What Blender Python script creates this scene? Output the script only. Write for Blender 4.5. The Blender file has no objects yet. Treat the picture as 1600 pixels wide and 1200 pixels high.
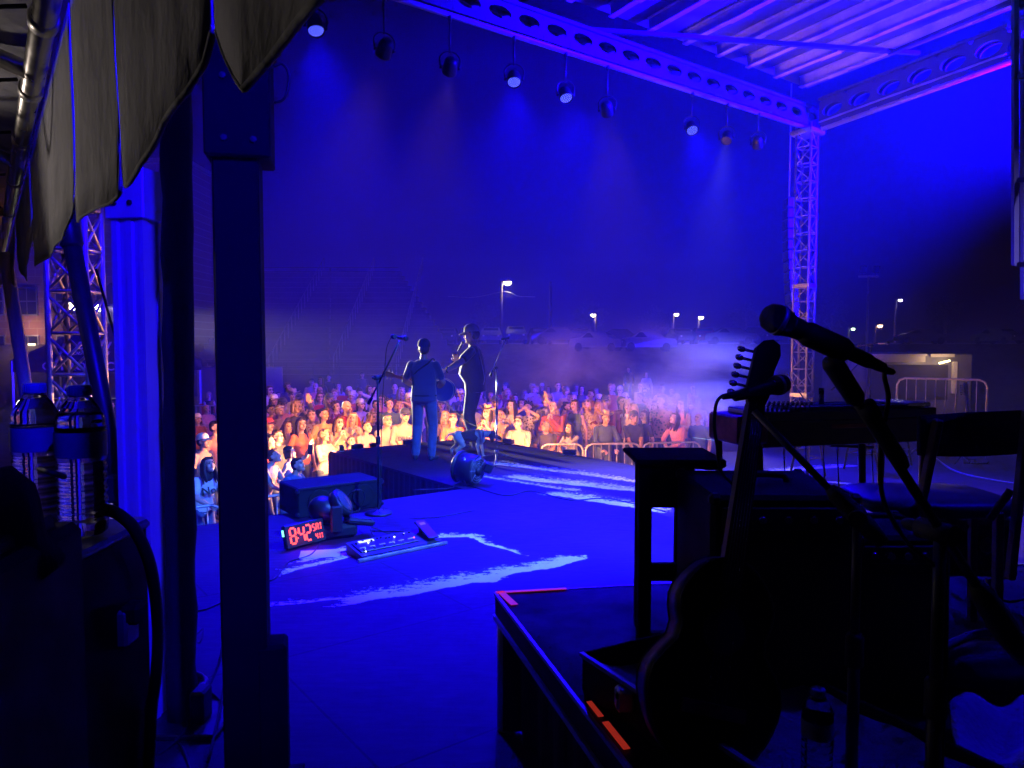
import bpy, bmesh, math, random
import numpy as np
from mathutils import Vector, Matrix, Euler

random.seed(7)
SC = bpy.context.scene
COL = SC.collection
R = math.radians
V = Vector

# ------------------------------------------------------------------ camera
F = 1150.0                    # focal length in pixels of a 1600 px wide frame
CZ = 1.6
PITCH = math.atan(60.0 / F)   # looking slightly down, horizon at y = 540 of 1200
cam_d = bpy.data.cameras.new('camera')
cam_d.sensor_width = 36.0
cam_d.lens = 36.0 * F / 1600.0
cam_d.clip_start = 0.05
cam_d.clip_end = 2000
cam = bpy.data.objects.new('camera', cam_d)
cam.location = (0, 0, CZ)
cam.rotation_euler = (math.pi / 2 - PITCH, 0, 0)
COL.objects.link(cam)
SC.camera = cam

# ------------------------------------------------------------------ render
SC.render.engine = 'CYCLES'
SC.view_settings.view_transform = 'Standard'
SC.view_settings.look = 'None'
SC.view_settings.gamma = 1.0
SC.view_settings.exposure = 0.3
SC.view_settings.use_curve_mapping = False
cy = SC.cycles
cy.use_denoising = True
try:
    cy.denoiser = 'OPENIMAGEDENOISE'
    cy.denoising_input_passes = 'RGB_ALBEDO_NORMAL'
except Exception:
    pass
cy.max_bounces = 6
cy.diffuse_bounces = 2
cy.glossy_bounces = 2
cy.transmission_bounces = 5
cy.transparent_max_bounces = 8
cy.volume_bounces = 0
cy.sample_clamp_indirect = 2.0
cy.sample_clamp_direct = 0.0
cy.use_light_tree = True
cy.caustics_reflective = False
cy.caustics_refractive = False
cy.volume_step_rate = 1.5
cy.volume_max_steps = 64
cy.use_adaptive_sampling = True
cy.adaptive_threshold = 0.06
cy.adaptive_min_samples = 24

# ------------------------------------------------------------------ night sky
W = bpy.data.worlds.new('World')
SC.world = W
W.use_nodes = True
wn = W.node_tree
bg = wn.nodes['Background']
sky = wn.nodes.new('ShaderNodeTexSky')
sky.sky_type = 'NISHITA'
sky.sun_disc = False
sky.sun_elevation = R(-4)
sky.sun_rotation = R(200)
wn.links.new(sky.outputs[0], bg.inputs[0])
bg.inputs[1].default_value = 0.0008

# ------------------------------------------------------------------ pixel <-> place
CP, SP = math.cos(PITCH), math.sin(PITCH)
def ray(px, py):
    x = (px - 800.0) / F
    y = (600.0 - py) / F
    return V((x, CP + y * SP, -SP + y * CP))
def at(px, py, D):
    d = ray(px, py)
    return V((0, 0, CZ)) + d * (D / d.y)
def fl(px, py, z=0.0):
    d = ray(px, py)
    return V((0, 0, CZ)) + d * ((z - CZ) / d.z)
VV = V((0.8, 0.6, 0))       # along the stage front
WW = V((0.6, -0.8, 0))      # from the crowd to the back of the stage

# ------------------------------------------------------------------ materials
MATS = {}
def mat(name, col, rough=0.6, metal=0.0, vary=0.0, vscale=8.0, bump=0.0, bscale=40.0,
        spec=0.5, emit=None, estr=0.0, trans=0.0, ior=1.45, stretch=None, coat=0.0, rvary=0.0, sheen=0.0):
    if name in MATS:
        return MATS[name]
    m = bpy.data.materials.new(name)
    m.use_nodes = True
    nt = m.node_tree
    b = nt.nodes['Principled BSDF']
    c = (col[0], col[1], col[2], 1)
    b.inputs['Base Color'].default_value = c
    b.inputs['Roughness'].default_value = rough
    b.inputs['Metallic'].default_value = metal
    b.inputs['Specular IOR Level'].default_value = spec
    b.inputs['IOR'].default_value = ior
    b.inputs['Transmission Weight'].default_value = trans
    b.inputs['Coat Weight'].default_value = coat
    b.inputs['Sheen Weight'].default_value = sheen
    if emit:
        b.inputs['Emission Color'].default_value = (*emit, 1)
        b.inputs['Emission Strength'].default_value = estr
    if vary or bump or rvary:
        tc = nt.nodes.new('ShaderNodeTexCoord')
        mp = nt.nodes.new('ShaderNodeMapping')
        if stretch:
            mp.inputs['Scale'].default_value = stretch
        nt.links.new(tc.outputs['Object'], mp.inputs[0])
        if vary or rvary:
            n = nt.nodes.new('ShaderNodeTexNoise')
            n.inputs['Scale'].default_value = vscale
            n.inputs['Detail'].default_value = 6
            n.inputs['Roughness'].default_value = 0.65
            nt.links.new(mp.outputs[0], n.inputs['Vector'])
        if vary:
            rp = nt.nodes.new('ShaderNodeValToRGB')
            e = rp.color_ramp.elements
            e[0].position, e[1].position = 0.3, 0.72
            e[0].color = tuple(max(0, x * (1 - vary)) for x in col) + (1,)
            e[1].color = tuple(min(1, x * (1 + vary)) for x in col) + (1,)
            nt.links.new(n.outputs[0], rp.inputs[0])
            nt.links.new(rp.outputs[0], b.inputs['Base Color'])
        if rvary:
            mr = nt.nodes.new('ShaderNodeMapRange')
            mr.inputs[1].default_value = 0.3
            mr.inputs[2].default_value = 0.7
            mr.inputs[3].default_value = max(0.02, rough - rvary)
            mr.inputs[4].default_value = min(1, rough + rvary)
            nt.links.new(n.outputs[0], mr.inputs[0])
            nt.links.new(mr.outputs[0], b.inputs['Roughness'])
        if bump:
            n2 = nt.nodes.new('ShaderNodeTexNoise')
            n2.inputs['Scale'].default_value = bscale
            n2.inputs['Detail'].default_value = 5
            nt.links.new(mp.outputs[0], n2.inputs['Vector'])
            bp = nt.nodes.new('ShaderNodeBump')
            bp.inputs['Strength'].default_value = bump
            bp.inputs['Distance'].default_value = 0.02
            nt.links.new(n2.outputs[0], bp.inputs['Height'])
            nt.links.new(bp.outputs[0], b.inputs['Normal'])
    MATS[name] = m
    return m
def glow(name, col, s):
    return mat(name, (0.02, 0.02, 0.02), 0.5, emit=col, estr=s)

M_BLACK = mat('black painted metal', (0.012, 0.012, 0.013), 0.45, 0.0, vary=0.4, vscale=12, rvary=0.15)
M_BLKPL = mat('black plastic', (0.015, 0.015, 0.016), 0.38, bump=0.08, bscale=180)
M_TOLEX = mat('black vinyl covering', (0.008, 0.008, 0.009), 0.75, spec=.2, vary=0.3, vscale=30, bump=0.25, bscale=260)
M_FELT = mat('black stage drape', (0.008, 0.008, 0.01), 0.95, vary=0.3, vscale=6, bump=0.5, bscale=9, stretch=(3, 3, .3))
M_ALU = mat('brushed aluminium', (0.62, 0.62, 0.64), 0.4, 0.35, vary=0.12, vscale=14, bump=0.04, bscale=120, stretch=(1, 1, .08), rvary=.1)
M_ALUD = mat('dull aluminium truss', (0.55, 0.55, 0.57), 0.42, 0.55, vary=0.2, vscale=9, rvary=.1)
M_STEEL = mat('galvanised steel', (0.42, 0.43, 0.45), 0.45, 0.7, vary=0.25, vscale=18, rvary=.12)
M_CHROME = mat('worn chrome', (0.7, 0.7, 0.72), 0.2, 1.0, rvary=.1, vscale=40)
M_RUBBER = mat('black rubber', (0.01, 0.01, 0.01), 0.7)
M_WOOD = mat('varnished wood', (0.20, 0.09, 0.035), 0.35, vary=0.45, vscale=9, stretch=(1, 1, 6), bump=.03)
M_WHITE = mat('white paint', (0.75, 0.75, 0.74), 0.5, vary=.08)

# ------------------------------------------------------------------ mesh builder
class MB:
    def __init__(s):
        s.v, s.f, s.m, s.sm = [], [], [], []
        s.cm = 0
        s.cs = False
    def add(s, vs, fs, smooth=None):
        o = len(s.v)
        s.v += [tuple(p) for p in vs]
        sm = s.cs if smooth is None else smooth
        for f in fs:
            s.f.append(tuple(i + o for i in f)); s.m.append(s.cm); s.sm.append(sm)
        return s
    def mi(s, k): s.cm = k; return s
    def box(s, c, size, rot=None, bev=0.0):
        hx, hy, hz = (x / 2 for x in size)
        b = min(bev, hx * .9, hy * .9, hz * .9)
        M = rot.to_3x3() if rot is not None else Matrix.Identity(3)
        c = V(c)
        if b <= 0:
            P = [V((x, y, z)) for x in (-hx, hx) for y in (-hy, hy) for z in (-hz, hz)]
            fs = [(0, 1, 3, 2), (4, 6, 7, 5), (0, 4, 5, 1), (2, 3, 7, 6), (0, 2, 6, 4), (1, 5, 7, 3)]
            return s.add([c + M @ p for p in P], fs, False)
        P, idx = [], {}
        for sx in (-1, 1):
            for sy in (-1, 1):
                for sz in (-1, 1):
                    for a in range(3):
                        q = [sx * (hx - b), sy * (hy - b), sz * (hz - b)]
                        q[a] = (sx * hx, sy * hy, sz * hz)[a]
                        idx[(sx, sy, sz, a)] = len(P); P.append(V(q))
        fs = []
        for a in range(3):
            o1, o2 = (a + 1) % 3, (a + 2) % 3
            for sg in (-1, 1):
                L = []
                for (p, q) in ((-1, -1), (1, -1), (1, 1), (-1, 1)):
                    k = [0, 0, 0]; k[a] = sg; k[o1] = p; k[o2] = q
                    L.append(idx[(*k, a)])
                fs.append(L if sg > 0 else L[::-1])
        for a in range(3):
            o1, o2 = (a + 1) % 3, (a + 2) % 3
            for p in (-1, 1):
                for q in (-1, 1):
                    k0 = [0, 0, 0]; k0[a] = -1; k0[o1] = p; k0[o2] = q
                    k1 = list(k0); k1[a] = 1
                    L = [idx[(*k0, o1)], idx[(*k1, o1)], idx[(*k1, o2)], idx[(*k0, o2)]]
                    fs.append(L if p * q < 0 else L[::-1])
        for sx in (-1, 1):
            for sy in (-1, 1):
                for sz in (-1, 1):
                    L = [idx[(sx, sy, sz, a)] for a in range(3)]
                    fs.append(L if sx * sy * sz > 0 else L[::-1])
        return s.add([c + M @ p for p in P], fs, False)
    def tube(s, pts, r, n=8, cap=True, smooth=True):
        pts = [V(p) for p in pts]
        rr = r if isinstance(r, (list, tuple)) else [r] * len(pts)
        vs, fs = [], []
        up = None
        for i, p in enumerate(pts):
            d = (pts[min(i + 1, len(pts) - 1)] - pts[max(i - 1, 0)]).normalized()
            if up is None:
                up = d.orthogonal().normalized()
            up = (up - d * up.dot(d))
            if up.length < 1e-6: up = d.orthogonal()
            up.normalize()
            sd = d.cross(up)
            for k in range(n):
                a = 2 * math.pi * k / n
                vs.append(p + (up * math.cos(a) + sd * math.sin(a)) * rr[i])
        for i in range(len(pts) - 1):
            for k in range(n):
                k2 = (k + 1) % n
                fs.append((i * n + k, i * n + k2, (i + 1) * n + k2, (i + 1) * n + k))
        s.add(vs, fs, smooth)
        if cap:
            o = len(s.v) - len(vs)
            for L in (list(range(n))[::-1], [(len(pts) - 1) * n + k for k in range(n)]):
                s.f.append(tuple(i + o for i in L)); s.m.append(s.cm); s.sm.append(False)
        return s
    def cyl(s, a, b, r, r2=None, n=12, smooth=True):
        return s.tube([a, b], [r, r if r2 is None else r2], n, True, smooth)
    def bar(s, a, b, w, h, up=(0, 0, 1), bev=0.0):
        a, b = V(a), V(b)
        d = (b - a); L = d.length; d.normalize()
        u = V(up); u = u - d * u.dot(d)
        if u.length < 1e-5: u = d.orthogonal()
        u.normalize(); sd = d.cross(u)
        M = Matrix((sd, d, u)).transposed()
        return s.box((a + b) / 2, (w, L, h), M, bev)
    def lathe(s, prof, c=(0, 0, 0), axis=(0, 0, 1), n=16, smooth=True):
        ax = V(axis).normalized(); u = ax.orthogonal().normalized(); w = ax.cross(u); c = V(c)
        vs, fs = [], []
        for (r, z) in prof:
            for k in range(n):
                a = 2 * math.pi * k / n
                vs.append(c + ax * z + (u * math.cos(a) + w * math.sin(a)) * max(r, 1e-4))
        for i in range(len(prof) - 1):
            for k in range(n):
                k2 = (k + 1) % n
                fs.append((i * n + k, i * n + k2, (i + 1) * n + k2, (i + 1) * n + k))
        fs.append(tuple(range(n))[::-1]); fs.append(tuple((len(prof) - 1) * n + k for k in range(n)))
        return s.add(vs, fs, smooth)
    def ell(s, c, rad, rot=None, n=12, m=8):
        M = rot.to_3x3() if rot is not None else Matrix.Identity(3)
        c = V(c); vs = [c + M @ V((0, 0, -rad[2]))]; fs = []
        for i in range(1, m):
            t = math.pi * i / m - math.pi / 2
            for k in range(n):
                a = 2 * math.pi * k / n
                vs.append(c + M @ V((rad[0] * math.cos(t) * math.cos(a), rad[1] * math.cos(t) * math.sin(a), rad[2] * math.sin(t))))
        vs.append(c + M @ V((0, 0, rad[2])))
        for k in range(n):
            fs.append((0, 1 + (k + 1) % n, 1 + k))
        for i in range(m - 2):
            for k in range(n):
                a = 1 + i * n
                fs.append((a + k, a + (k + 1) % n, a + n + (k + 1) % n, a + n + k))
        a = 1 + (m - 2) * n
        for k in range(n):
            fs.append((a + k, a + (k + 1) % n, len(vs) - 1))
        return s.add(vs, fs, True)
    def prism(s, poly, h0, h1, M=None, smooth=False):
        # polygon in local xy extruded along local z from h0 to h1
        M = M or Matrix.Identity(4)
        n = len(poly)
        vs = [M @ V((p[0], p[1], h0)) for p in poly] + [M @ V((p[0], p[1], h1)) for p in poly]
        fs = [tuple(range(n))[::-1], tuple(range(n, 2 * n))]
        s.add(vs, fs, False)
        o = len(s.v) - 2 * n
        for i in range(n):
            j = (i + 1) % n
            s.f.append((o + i, o + j, o + n + j, o + n + i)); s.m.append(s.cm); s.sm.append(smooth)
        return s
    def mesh(s, name, mats, off=None):
        me = bpy.data.meshes.new(name)
        vs = s.v if off is None else [(p[0] - off[0], p[1] - off[1], p[2] - off[2]) for p in s.v]
        me.from_pydata(vs, [], s.f)
        ms = mats if isinstance(mats, (list, tuple)) else [mats]
        for m in ms: me.materials.append(m)
        me.polygons.foreach_set('material_index', s.m)
        me.polygons.foreach_set('use_smooth', s.sm)
        me.validate()
        me.update()
        return me
    def build(s, name, mats, parent=None, world=True):
        off = None
        if world and parent is not None:
            off = V((0, 0, 0)); p = parent
            while p is not None:
                off += p.location; p = p.parent
        return link(name, s.mesh(name, mats, off), parent)
def link(name, me, parent=None):
    o = bpy.data.objects.new(name, me)
    COL.objects.link(o)
    if parent is not None: o.parent = parent
    return o
def tag(o, label, cat, group=None):
    o['label'] = label; o['category'] = cat
    if group: o['group'] = group
    return o
def thing(name, label, cat, loc=(0, 0, 0), rz=0.0, group=None):
    o = bpy.data.objects.new(name, None)
    o.empty_display_size = 0.1
    COL.objects.link(o)
    o.location = loc; o.rotation_euler = (0, 0, rz)
    return tag(o, label, cat, group)
def struct(o): o['kind'] = 'structure'; return o
def stuff(o): o['kind'] = 'stuff'; return o
def one(name, mb, mats, label, cat, group=None):
    return tag(mb.build(name, mats), label, cat, group)
def text_mesh(txt, size, ext=0.002, shear=0.0, sx=1.0):
    cu = bpy.data.curves.new('lettering', 'FONT')
    cu.body = txt; cu.size = size; cu.extrude = ext; cu.align_x = 'CENTER'; cu.align_y = 'CENTER'
    cu.shear = shear; cu.resolution_u = 3
    cu.offset = size * 0.012
    o = bpy.data.objects.new('lettering', cu)
    COL.objects.link(o)
    dg = bpy.context.evaluated_depsgraph_get()
    me = bpy.data.meshes.new_from_object(o.evaluated_get(dg))
    bpy.data.objects.remove(o); bpy.data.curves.remove(cu)
    if sx != 1.0: me.transform(Matrix.Diagonal((sx, 1, 1, 1)))
    return me
def lettering(name, txt, size, M, m, parent=None, ext=0.002, sx=1.0, shear=0.0):
    me = text_mesh(txt, size, ext, shear, sx)
    me.materials.clear(); me.materials.append(m)
    off = V((0, 0, 0)); p = parent
    while p is not None:
        off += p.location; p = p.parent
    me.transform(Matrix.Translation(-off) @ M)
    return link(name, me, parent)
def curve_pts(P, n=8):
    """Catmull-Rom through P."""
    P = [V(p) for p in P]
    Q = [P[0] * 2 - P[1]] + P + [P[-1] * 2 - P[-2]]
    out = []
    for i in range(1, len(Q) - 2):
        a, b, c, d = Q[i - 1:i + 3]
        for k in range(n):
            t = k / n
            out.append(.5 * ((2 * b) + (c - a) * t + (2 * a - 5 * b + 4 * c - d) * t * t + (3 * b - a - 3 * c + d) * t ** 3))
    out.append(P[-1])
    return out
def frame(o, x, y):
    """4x4 with origin o, local x along x, local y near y."""
    x = V(x).normalized(); y = V(y); y = (y - x * y.dot(x)).normalized(); z = x.cross(y)
    M = Matrix((x, y, z)).transposed().to_4x4()
    M.translation = V(o)
    return M
# ------------------------------------------------------------------ people: one continuous remeshed body each
TAGS = ['skin', 'shirt', 'pants', 'shoe', 'eye', 'lip', 'hair']
def ik(a, t, l1, l2, pole):
    a, t, pole = V(a), V(t), V(pole)
    d = t - a; L = d.length
    mx = (l1 + l2) * 0.995
    if L > mx:
        t = a + d * (mx / L); d = t - a; L = mx
    x = (l1 * l1 - l2 * l2 + L * L) / (2 * L)
    h = math.sqrt(max(l1 * l1 - x * x, 0))
    u = d.normalized(); p = pole - u * pole.dot(u)
    if p.length < 1e-4: p = u.orthogonal()
    return a + u * x + p.normalized() * h, t
class Body:
    """Collects tapered capsules and ellipsoids and fuses them into one skin."""
    def __init__(s): s.p = []
    def cap(s, a, b, ra, rb, tg, bias=0.0): s.p.append(('c', V(a), V(b), ra, rb, tg, bias))
    def ell(s, c, r, tg, M=None, bias=0.0): s.p.append(('e', V(c), V(r), M or Matrix.Identity(3), None, tg, bias))
    def loft(s, M, rings, tg, bias=0.0): s.p.append(('l', M, rings, None, None, tg, bias))
    def fuse(s, name, vox=0.011, it=3, n=12, tags=TAGS):
        mb = MB()
        for q in s.p:
            if q[0] == 'c':
                a, b, ra, rb = q[1:5]
                d = b - a
                if d.length < 1e-5: d = V((0, 0, 1e-4))
                u = d.normalized()
                pts, rs = [], []
                for k in range(4):
                    t = math.pi / 2 * k / 4
                    pts.append(a - u * ra * math.cos(t)); rs.append(max(ra * math.sin(t), ra * .08))
                pts.append(a); rs.append(ra); pts.append(b); rs.append(rb)
                for k in range(3, -1, -1):
                    t = math.pi / 2 * k / 4
                    pts.append(b + u * rb * math.cos(t)); rs.append(max(rb * math.sin(t), rb * .08))
                mb.tube(pts, rs, n)
            elif q[0] == 'l':
                vs, fs, K = [], [], 24
                for (z, yc, rx, ry) in q[2]:
                    for k in range(K):
                        a = 2 * math.pi * k / K
                        ca, sa = math.cos(a), math.sin(a)
                        vs.append(q[1] @ V((rx * math.copysign(abs(ca) ** .85, ca), yc + ry * math.copysign(abs(sa) ** .85, sa), z)))
                for i in range(len(q[2]) - 1):
                    for k in range(K):
                        k2 = (k + 1) % K
                        fs.append((i * K + k, i * K + k2, (i + 1) * K + k2, (i + 1) * K + k))
                fs.append(tuple(range(K))[::-1]); fs.append(tuple((len(q[2]) - 1) * K + k for k in range(K)))
                mb.add(vs, fs, True)
            else:
                mb.ell(q[1], q[2], q[3], 14, 10)
        me = mb.mesh(name, [MATS_NULL])
        o = bpy.data.objects.new('fuse', me); COL.objects.link(o)
        md = o.modifiers.new('r', 'REMESH'); md.mode = 'VOXEL'; md.voxel_size = vox
        ms = o.modifiers.new('s', 'SMOOTH'); ms.factor = .5; ms.iterations = it
        dg = bpy.context.evaluated_depsgraph_get()
        out = bpy.data.meshes.new_from_object(o.evaluated_get(dg))
        bpy.data.objects.remove(o); bpy.data.meshes.remove(me)
        out.name = name
        n_ = len(out.polygons)
        c = np.empty(n_ * 3, np.float32); out.polygons.foreach_get('center', c); c = c.reshape(-1, 3)
        best = np.full(n_, 1e9, np.float32); idx = np.zeros(n_, np.int32)
        for q in s.p:
            if q[0] == 'c':
                a, b, ra, rb = np.array(q[1]), np.array(q[2]), q[3], q[4]
                d = b - a; L2 = max(d @ d, 1e-9)
                t = np.clip(((c - a) @ d) / L2, 0, 1)
                dist = np.linalg.norm(c - a - t[:, None] * d, axis=1) - (ra + (rb - ra) * t)
            elif q[0] == 'l':
                Mi = np.array(q[1].inverted())
                l = c @ Mi[:3, :3].T + Mi[:3, 3]
                zs = [r[0] for r in q[2]]
                yc, rx, ry = (np.interp(l[:, 2], zs, [r[j] for r in q[2]]) for j in (1, 2, 3))
                k = np.sqrt((l[:, 0] / rx) ** 2 + ((l[:, 1] - yc) / ry) ** 2)
                dist = np.maximum((k - 1) * np.minimum(rx, ry), np.maximum(zs[0] - l[:, 2], l[:, 2] - zs[-1]))
            else:
                Mi = np.array(q[3].inverted()); r = np.array(q[2])
                l = (c - np.array(q[1])) @ Mi.T
                k = np.linalg.norm(l / r, axis=1)
                k2 = np.linalg.norm(l / (r * r), axis=1) + 1e-9
                dist = k * (k - 1.0) / k2
            dist = dist - q[6]
            w = dist < best
            best[w] = dist[w]; idx[w] = tags.index(q[5])
        out.materials.clear()
        for _ in tags: out.materials.append(MATS_NULL)
        out.polygons.foreach_set('material_index', idx)
        out.polygons.foreach_set('use_smooth', np.ones(n_, bool))
        return out
MATS_NULL = bpy.data.materials.new('neutral')
def add_hand(B, wrist, fdir, palm, side, curl=0.5, spread=0.2, s=1.0, fist=False):
    """wrist point, finger direction, palm normal, side +1: thumb towards fdir x palm."""
    f = V(fdir).normalized(); p = V(palm); p = (p - f * p.dot(f)).normalized(); t = f.cross(p) * side
    w = V(wrist)
    c = w + f * .05 * s
    M = Matrix((t, f, p)).transposed()
    B.ell(c, (.042 * s, .055 * s, .019 * s), 'skin', M)
    for k, (off, ln) in enumerate(((.03, .072), (.0105, .08), (-.0095, .075), (-.029, .06))):
        b = w + f * .092 * s + t * off * s
        cu = curl * 1.25
        d1 = (f * math.cos(cu * .8) + p * math.sin(cu * .8) + t * off * spread * 6).normalized()
        d2 = (f * math.cos(cu * 1.9) + p * math.sin(cu * 1.9)).normalized()
        e = b + d1 * ln * .55 * s; g = e + d2 * ln * .5 * s
        B.cap(b - f * .02 * s, e, .0098 * s, .009 * s, 'skin'); B.cap(e, g, .009 * s, .008 * s, 'skin')
    b = w + f * .028 * s + t * .034 * s
    e = b + (f * .55 + t * .7 + p * .25 * (1 + curl)).normalized() * .042 * s
    g = e + (f * .9 + t * (.25 - .5 * curl) + p * .8 * curl).normalized() * .034 * s
    B.cap(b, e, .0125 * s, .0105 * s, 'skin'); B.cap(e, g, .0105 * s, .009 * s, 'skin')
def human(name, wl=None, wr=None, el=(.5, .6, -.6), er=(-.5, .6, -.6), lean=0.0, yaw=0.0, pitch=0.0, roll=0.0, sex='m',
          girth=1.0, sleeve='short', legs='long', seat=False, fl_=(.11, 0), fr_=(-.11, 0), curl=.5, hl=None, hr=None, vox=0.011,
          kl=None, kr=None, belly=0.0, fz=(0, 0), hang=0.0, beard=False):
    """Stands at the origin, 1.75 m, facing -y; its own left is +x.  Returns mesh, head matrix, wrist points."""
    B = Body(); g = girth
    fem = sex == 'f'
    hip = V((0, 0, .95)) if not seat else V((0, .12, .52))
    Tm = Matrix.Translation(hip) @ Matrix.Rotation(lean, 4, 'X')
    def T(x, y, z): return Tm @ V((x, y, z - .95))
    Rm = Tm.to_3x3()
    sw = .152 if fem else .182
    cw = .145 if fem else .172
    # torso
    B.ell(hip + V((0, .012, -.02)), ((.172 if fem else .16) * g, .118 * g, .115), 'pants')
    if fem and legs != 'skirt':
        B.ell(hip + V((0, .05, -.05)), (.14 * g, .09 * g, .1), 'pants')
    Lm = Tm @ Matrix.Translation((0, 0, -.95))
    hm = .9 - hang if not seat else .97
    if fem:
        rings = [(hm, .012, .168 * g, .122 * g), (.98, .008, .168 * g, .12 * g), (1.1, -.004 - belly * .4, .132 * g, (.1 + belly) * g), (1.18, -.006, .136 * g, .104 * g),
                 (1.27, 0, .148 * g, .112 * g), (1.36, .008, .155, .1), (1.42, .012, .14, .075), (1.46, .014, .09, .055)]
        for sx in (-1, 1): B.ell(T(sx * .06, -.075, 1.262), (.062, .058, .06), 'shirt', Rm)
    else:
        rings = [(hm, .012, .172 * g, .126 * g), (.98, .006, .17 * g, .125 * g), (1.1, -.008 - belly * .4, .16 * g, (.112 + belly) * g), (1.2, -.006 - belly * .2, .168 * g, (.116 + belly * .6) * g),
                 (1.3, 0, .18 * g, .12 * g), (1.38, .008, .182, .108), (1.43, .014, .16, .08), (1.475, .016, .09, .06)]
    B.loft(Lm, rings, 'shirt')
    # neck and head
    B.cap(T(0, .012, 1.43), T(0, -.008, 1.545), .056 if not fem else .047, .052 if not fem else .045, 'skin', .001)
    Hm = Matrix.Translation(T(0, -.012, 1.635)) @ Matrix.Rotation(yaw, 4, 'Z') @ Matrix.Rotation(pitch, 4, 'X') @ Matrix.Rotation(roll, 4, 'Y')
    H3 = Hm.to_3x3()
    def h(x, y, z): return Hm @ V((x, y, z))
    B.ell(h(0, .012, .03), (.075, .094, .088), 'skin', H3)
    B.ell(h(0, -.022, -.025), (.066, .07, .085), 'skin', H3)
    B.ell(h(0, -.038, -.07), (.048, .05, .042), 'skin', H3)
    B.cap(h(0, -.084, -.096), h(0, -.07, -.1), .017, .02, 'hair' if beard else 'skin')
    if beard:
        B.ell(h(0, -.045, -.08), (.058, .058, .04), 'hair', H3, .002)
    B.cap(h(0, -.086, .012), h(0, -.107, -.024), .009, .014, 'skin')
    B.cap(h(-.04, -.073, .03), h(.04, -.073, .03), .014, .014, 'skin')
    for sx in (-1, 1):
        B.ell(h(sx * .077, .012, -.008), (.011, .02, .031), 'skin', H3)
        B.ell(h(sx * .031, -.081, .006), (.012, .011, .0065), 'eye', H3, .0)
        B.cap(h(sx * .015, -.09, .03), h(sx * .05, -.078, .031), .005, .004, 'hair', .0015)
        B.ell(h(sx * .043, -.062, -.03), (.024, .026, .026), 'skin', H3)
    B.ell(h(0, -.09, -.054), (.023, .009, .009), 'lip', H3, .003)
    # arms
    la, lf = .285, .255
    out = {}
    for sx, wt, pole, hd in ((1, wl, el, hl), (-1, wr, er, hr)):
        sh = T(sx * sw, .012, 1.4)
        wt = V(wt) if wt is not None else V((sx * .255, .0, .88 if not seat else .5))
        e, w = ik(sh, wt, la, lf, pole)
        ag = .92 if fem else 1.0
        B.cap(sh, e, .046 * ag * g, .04 * ag * g, 'skin'); B.cap(e, e.lerp(w, .3), .041 * ag * g, .042 * ag * g, 'skin'); B.cap(e.lerp(w, .3), w, .042 * ag * g, .028 * ag, 'skin')
        if sleeve == 'short':
            B.cap(sh, sh.lerp(e, .66), .058 * g, .056 * g, 'shirt', .001)
        elif sleeve == 'long':
            B.cap(sh, e, .057 * g, .05 * g, 'shirt', .002); B.cap(e, e.lerp(w, .92), .05 * g, .04 * g, 'shirt', .002)
        else:
            B.cap(T(sx * sw * .85, .012, 1.36), T(sx * sw * .8, .012, 1.43), .05, .04, 'shirt', .001)
        fd = (w - e).normalized()
        if hd is None:
            pn = V((-sx, -.4, .1))
            add_hand(B, w, fd, pn, sx * -1 if False else sx, curl)
        else:
            add_hand(B, w, hd[0], hd[1], sx, hd[2] if len(hd) > 2 else curl)
        out['l' if sx > 0 else 'r'] = w
    # legs
    for sx, ft, kp, dz in ((1, fl_, kl, fz[0]), (-1, fr_, kr, fz[1])):
        hj = hip + V((sx * .09, 0, -.02))
        an = V((ft[0], ft[1] + .02, .09 + dz)) if not seat else V((ft[0], ft[1] - .38, .09))
        k, an = ik(hj, an, .43, .43, kp or (sx * .12, -1, .15))
        pr = (.088, .07, .062) if legs == 'long' else (.092, .078, .05)
        if fem: pr = (pr[0] * 1.02, pr[1] * .9, pr[2] * .85)
        B.cap(hj, k, pr[0] * g, pr[1] * g, 'pants')
        if legs == 'long':
            B.cap(k, an + V((0, 0, .02)), pr[1] * g, pr[2], 'pants')
        else:
            B.cap(k, k.lerp(an, .35), .055, .056, 'skin'); B.cap(k.lerp(an, .35), an, .056, .036, 'skin')
        fdv = V((sx * .25, -1, 0)).normalized()
        B.cap(an + V((0, .02, -.045)), an + fdv * .16 + V((0, 0, -.055)), .045, .036, 'shoe')
        B.cap(an + V((0, .0, 0)), an + V((0, .0, -.04)), .045, .045, 'shoe')
    me = B.fuse(name, vox)
    return me, Hm, out

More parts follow.
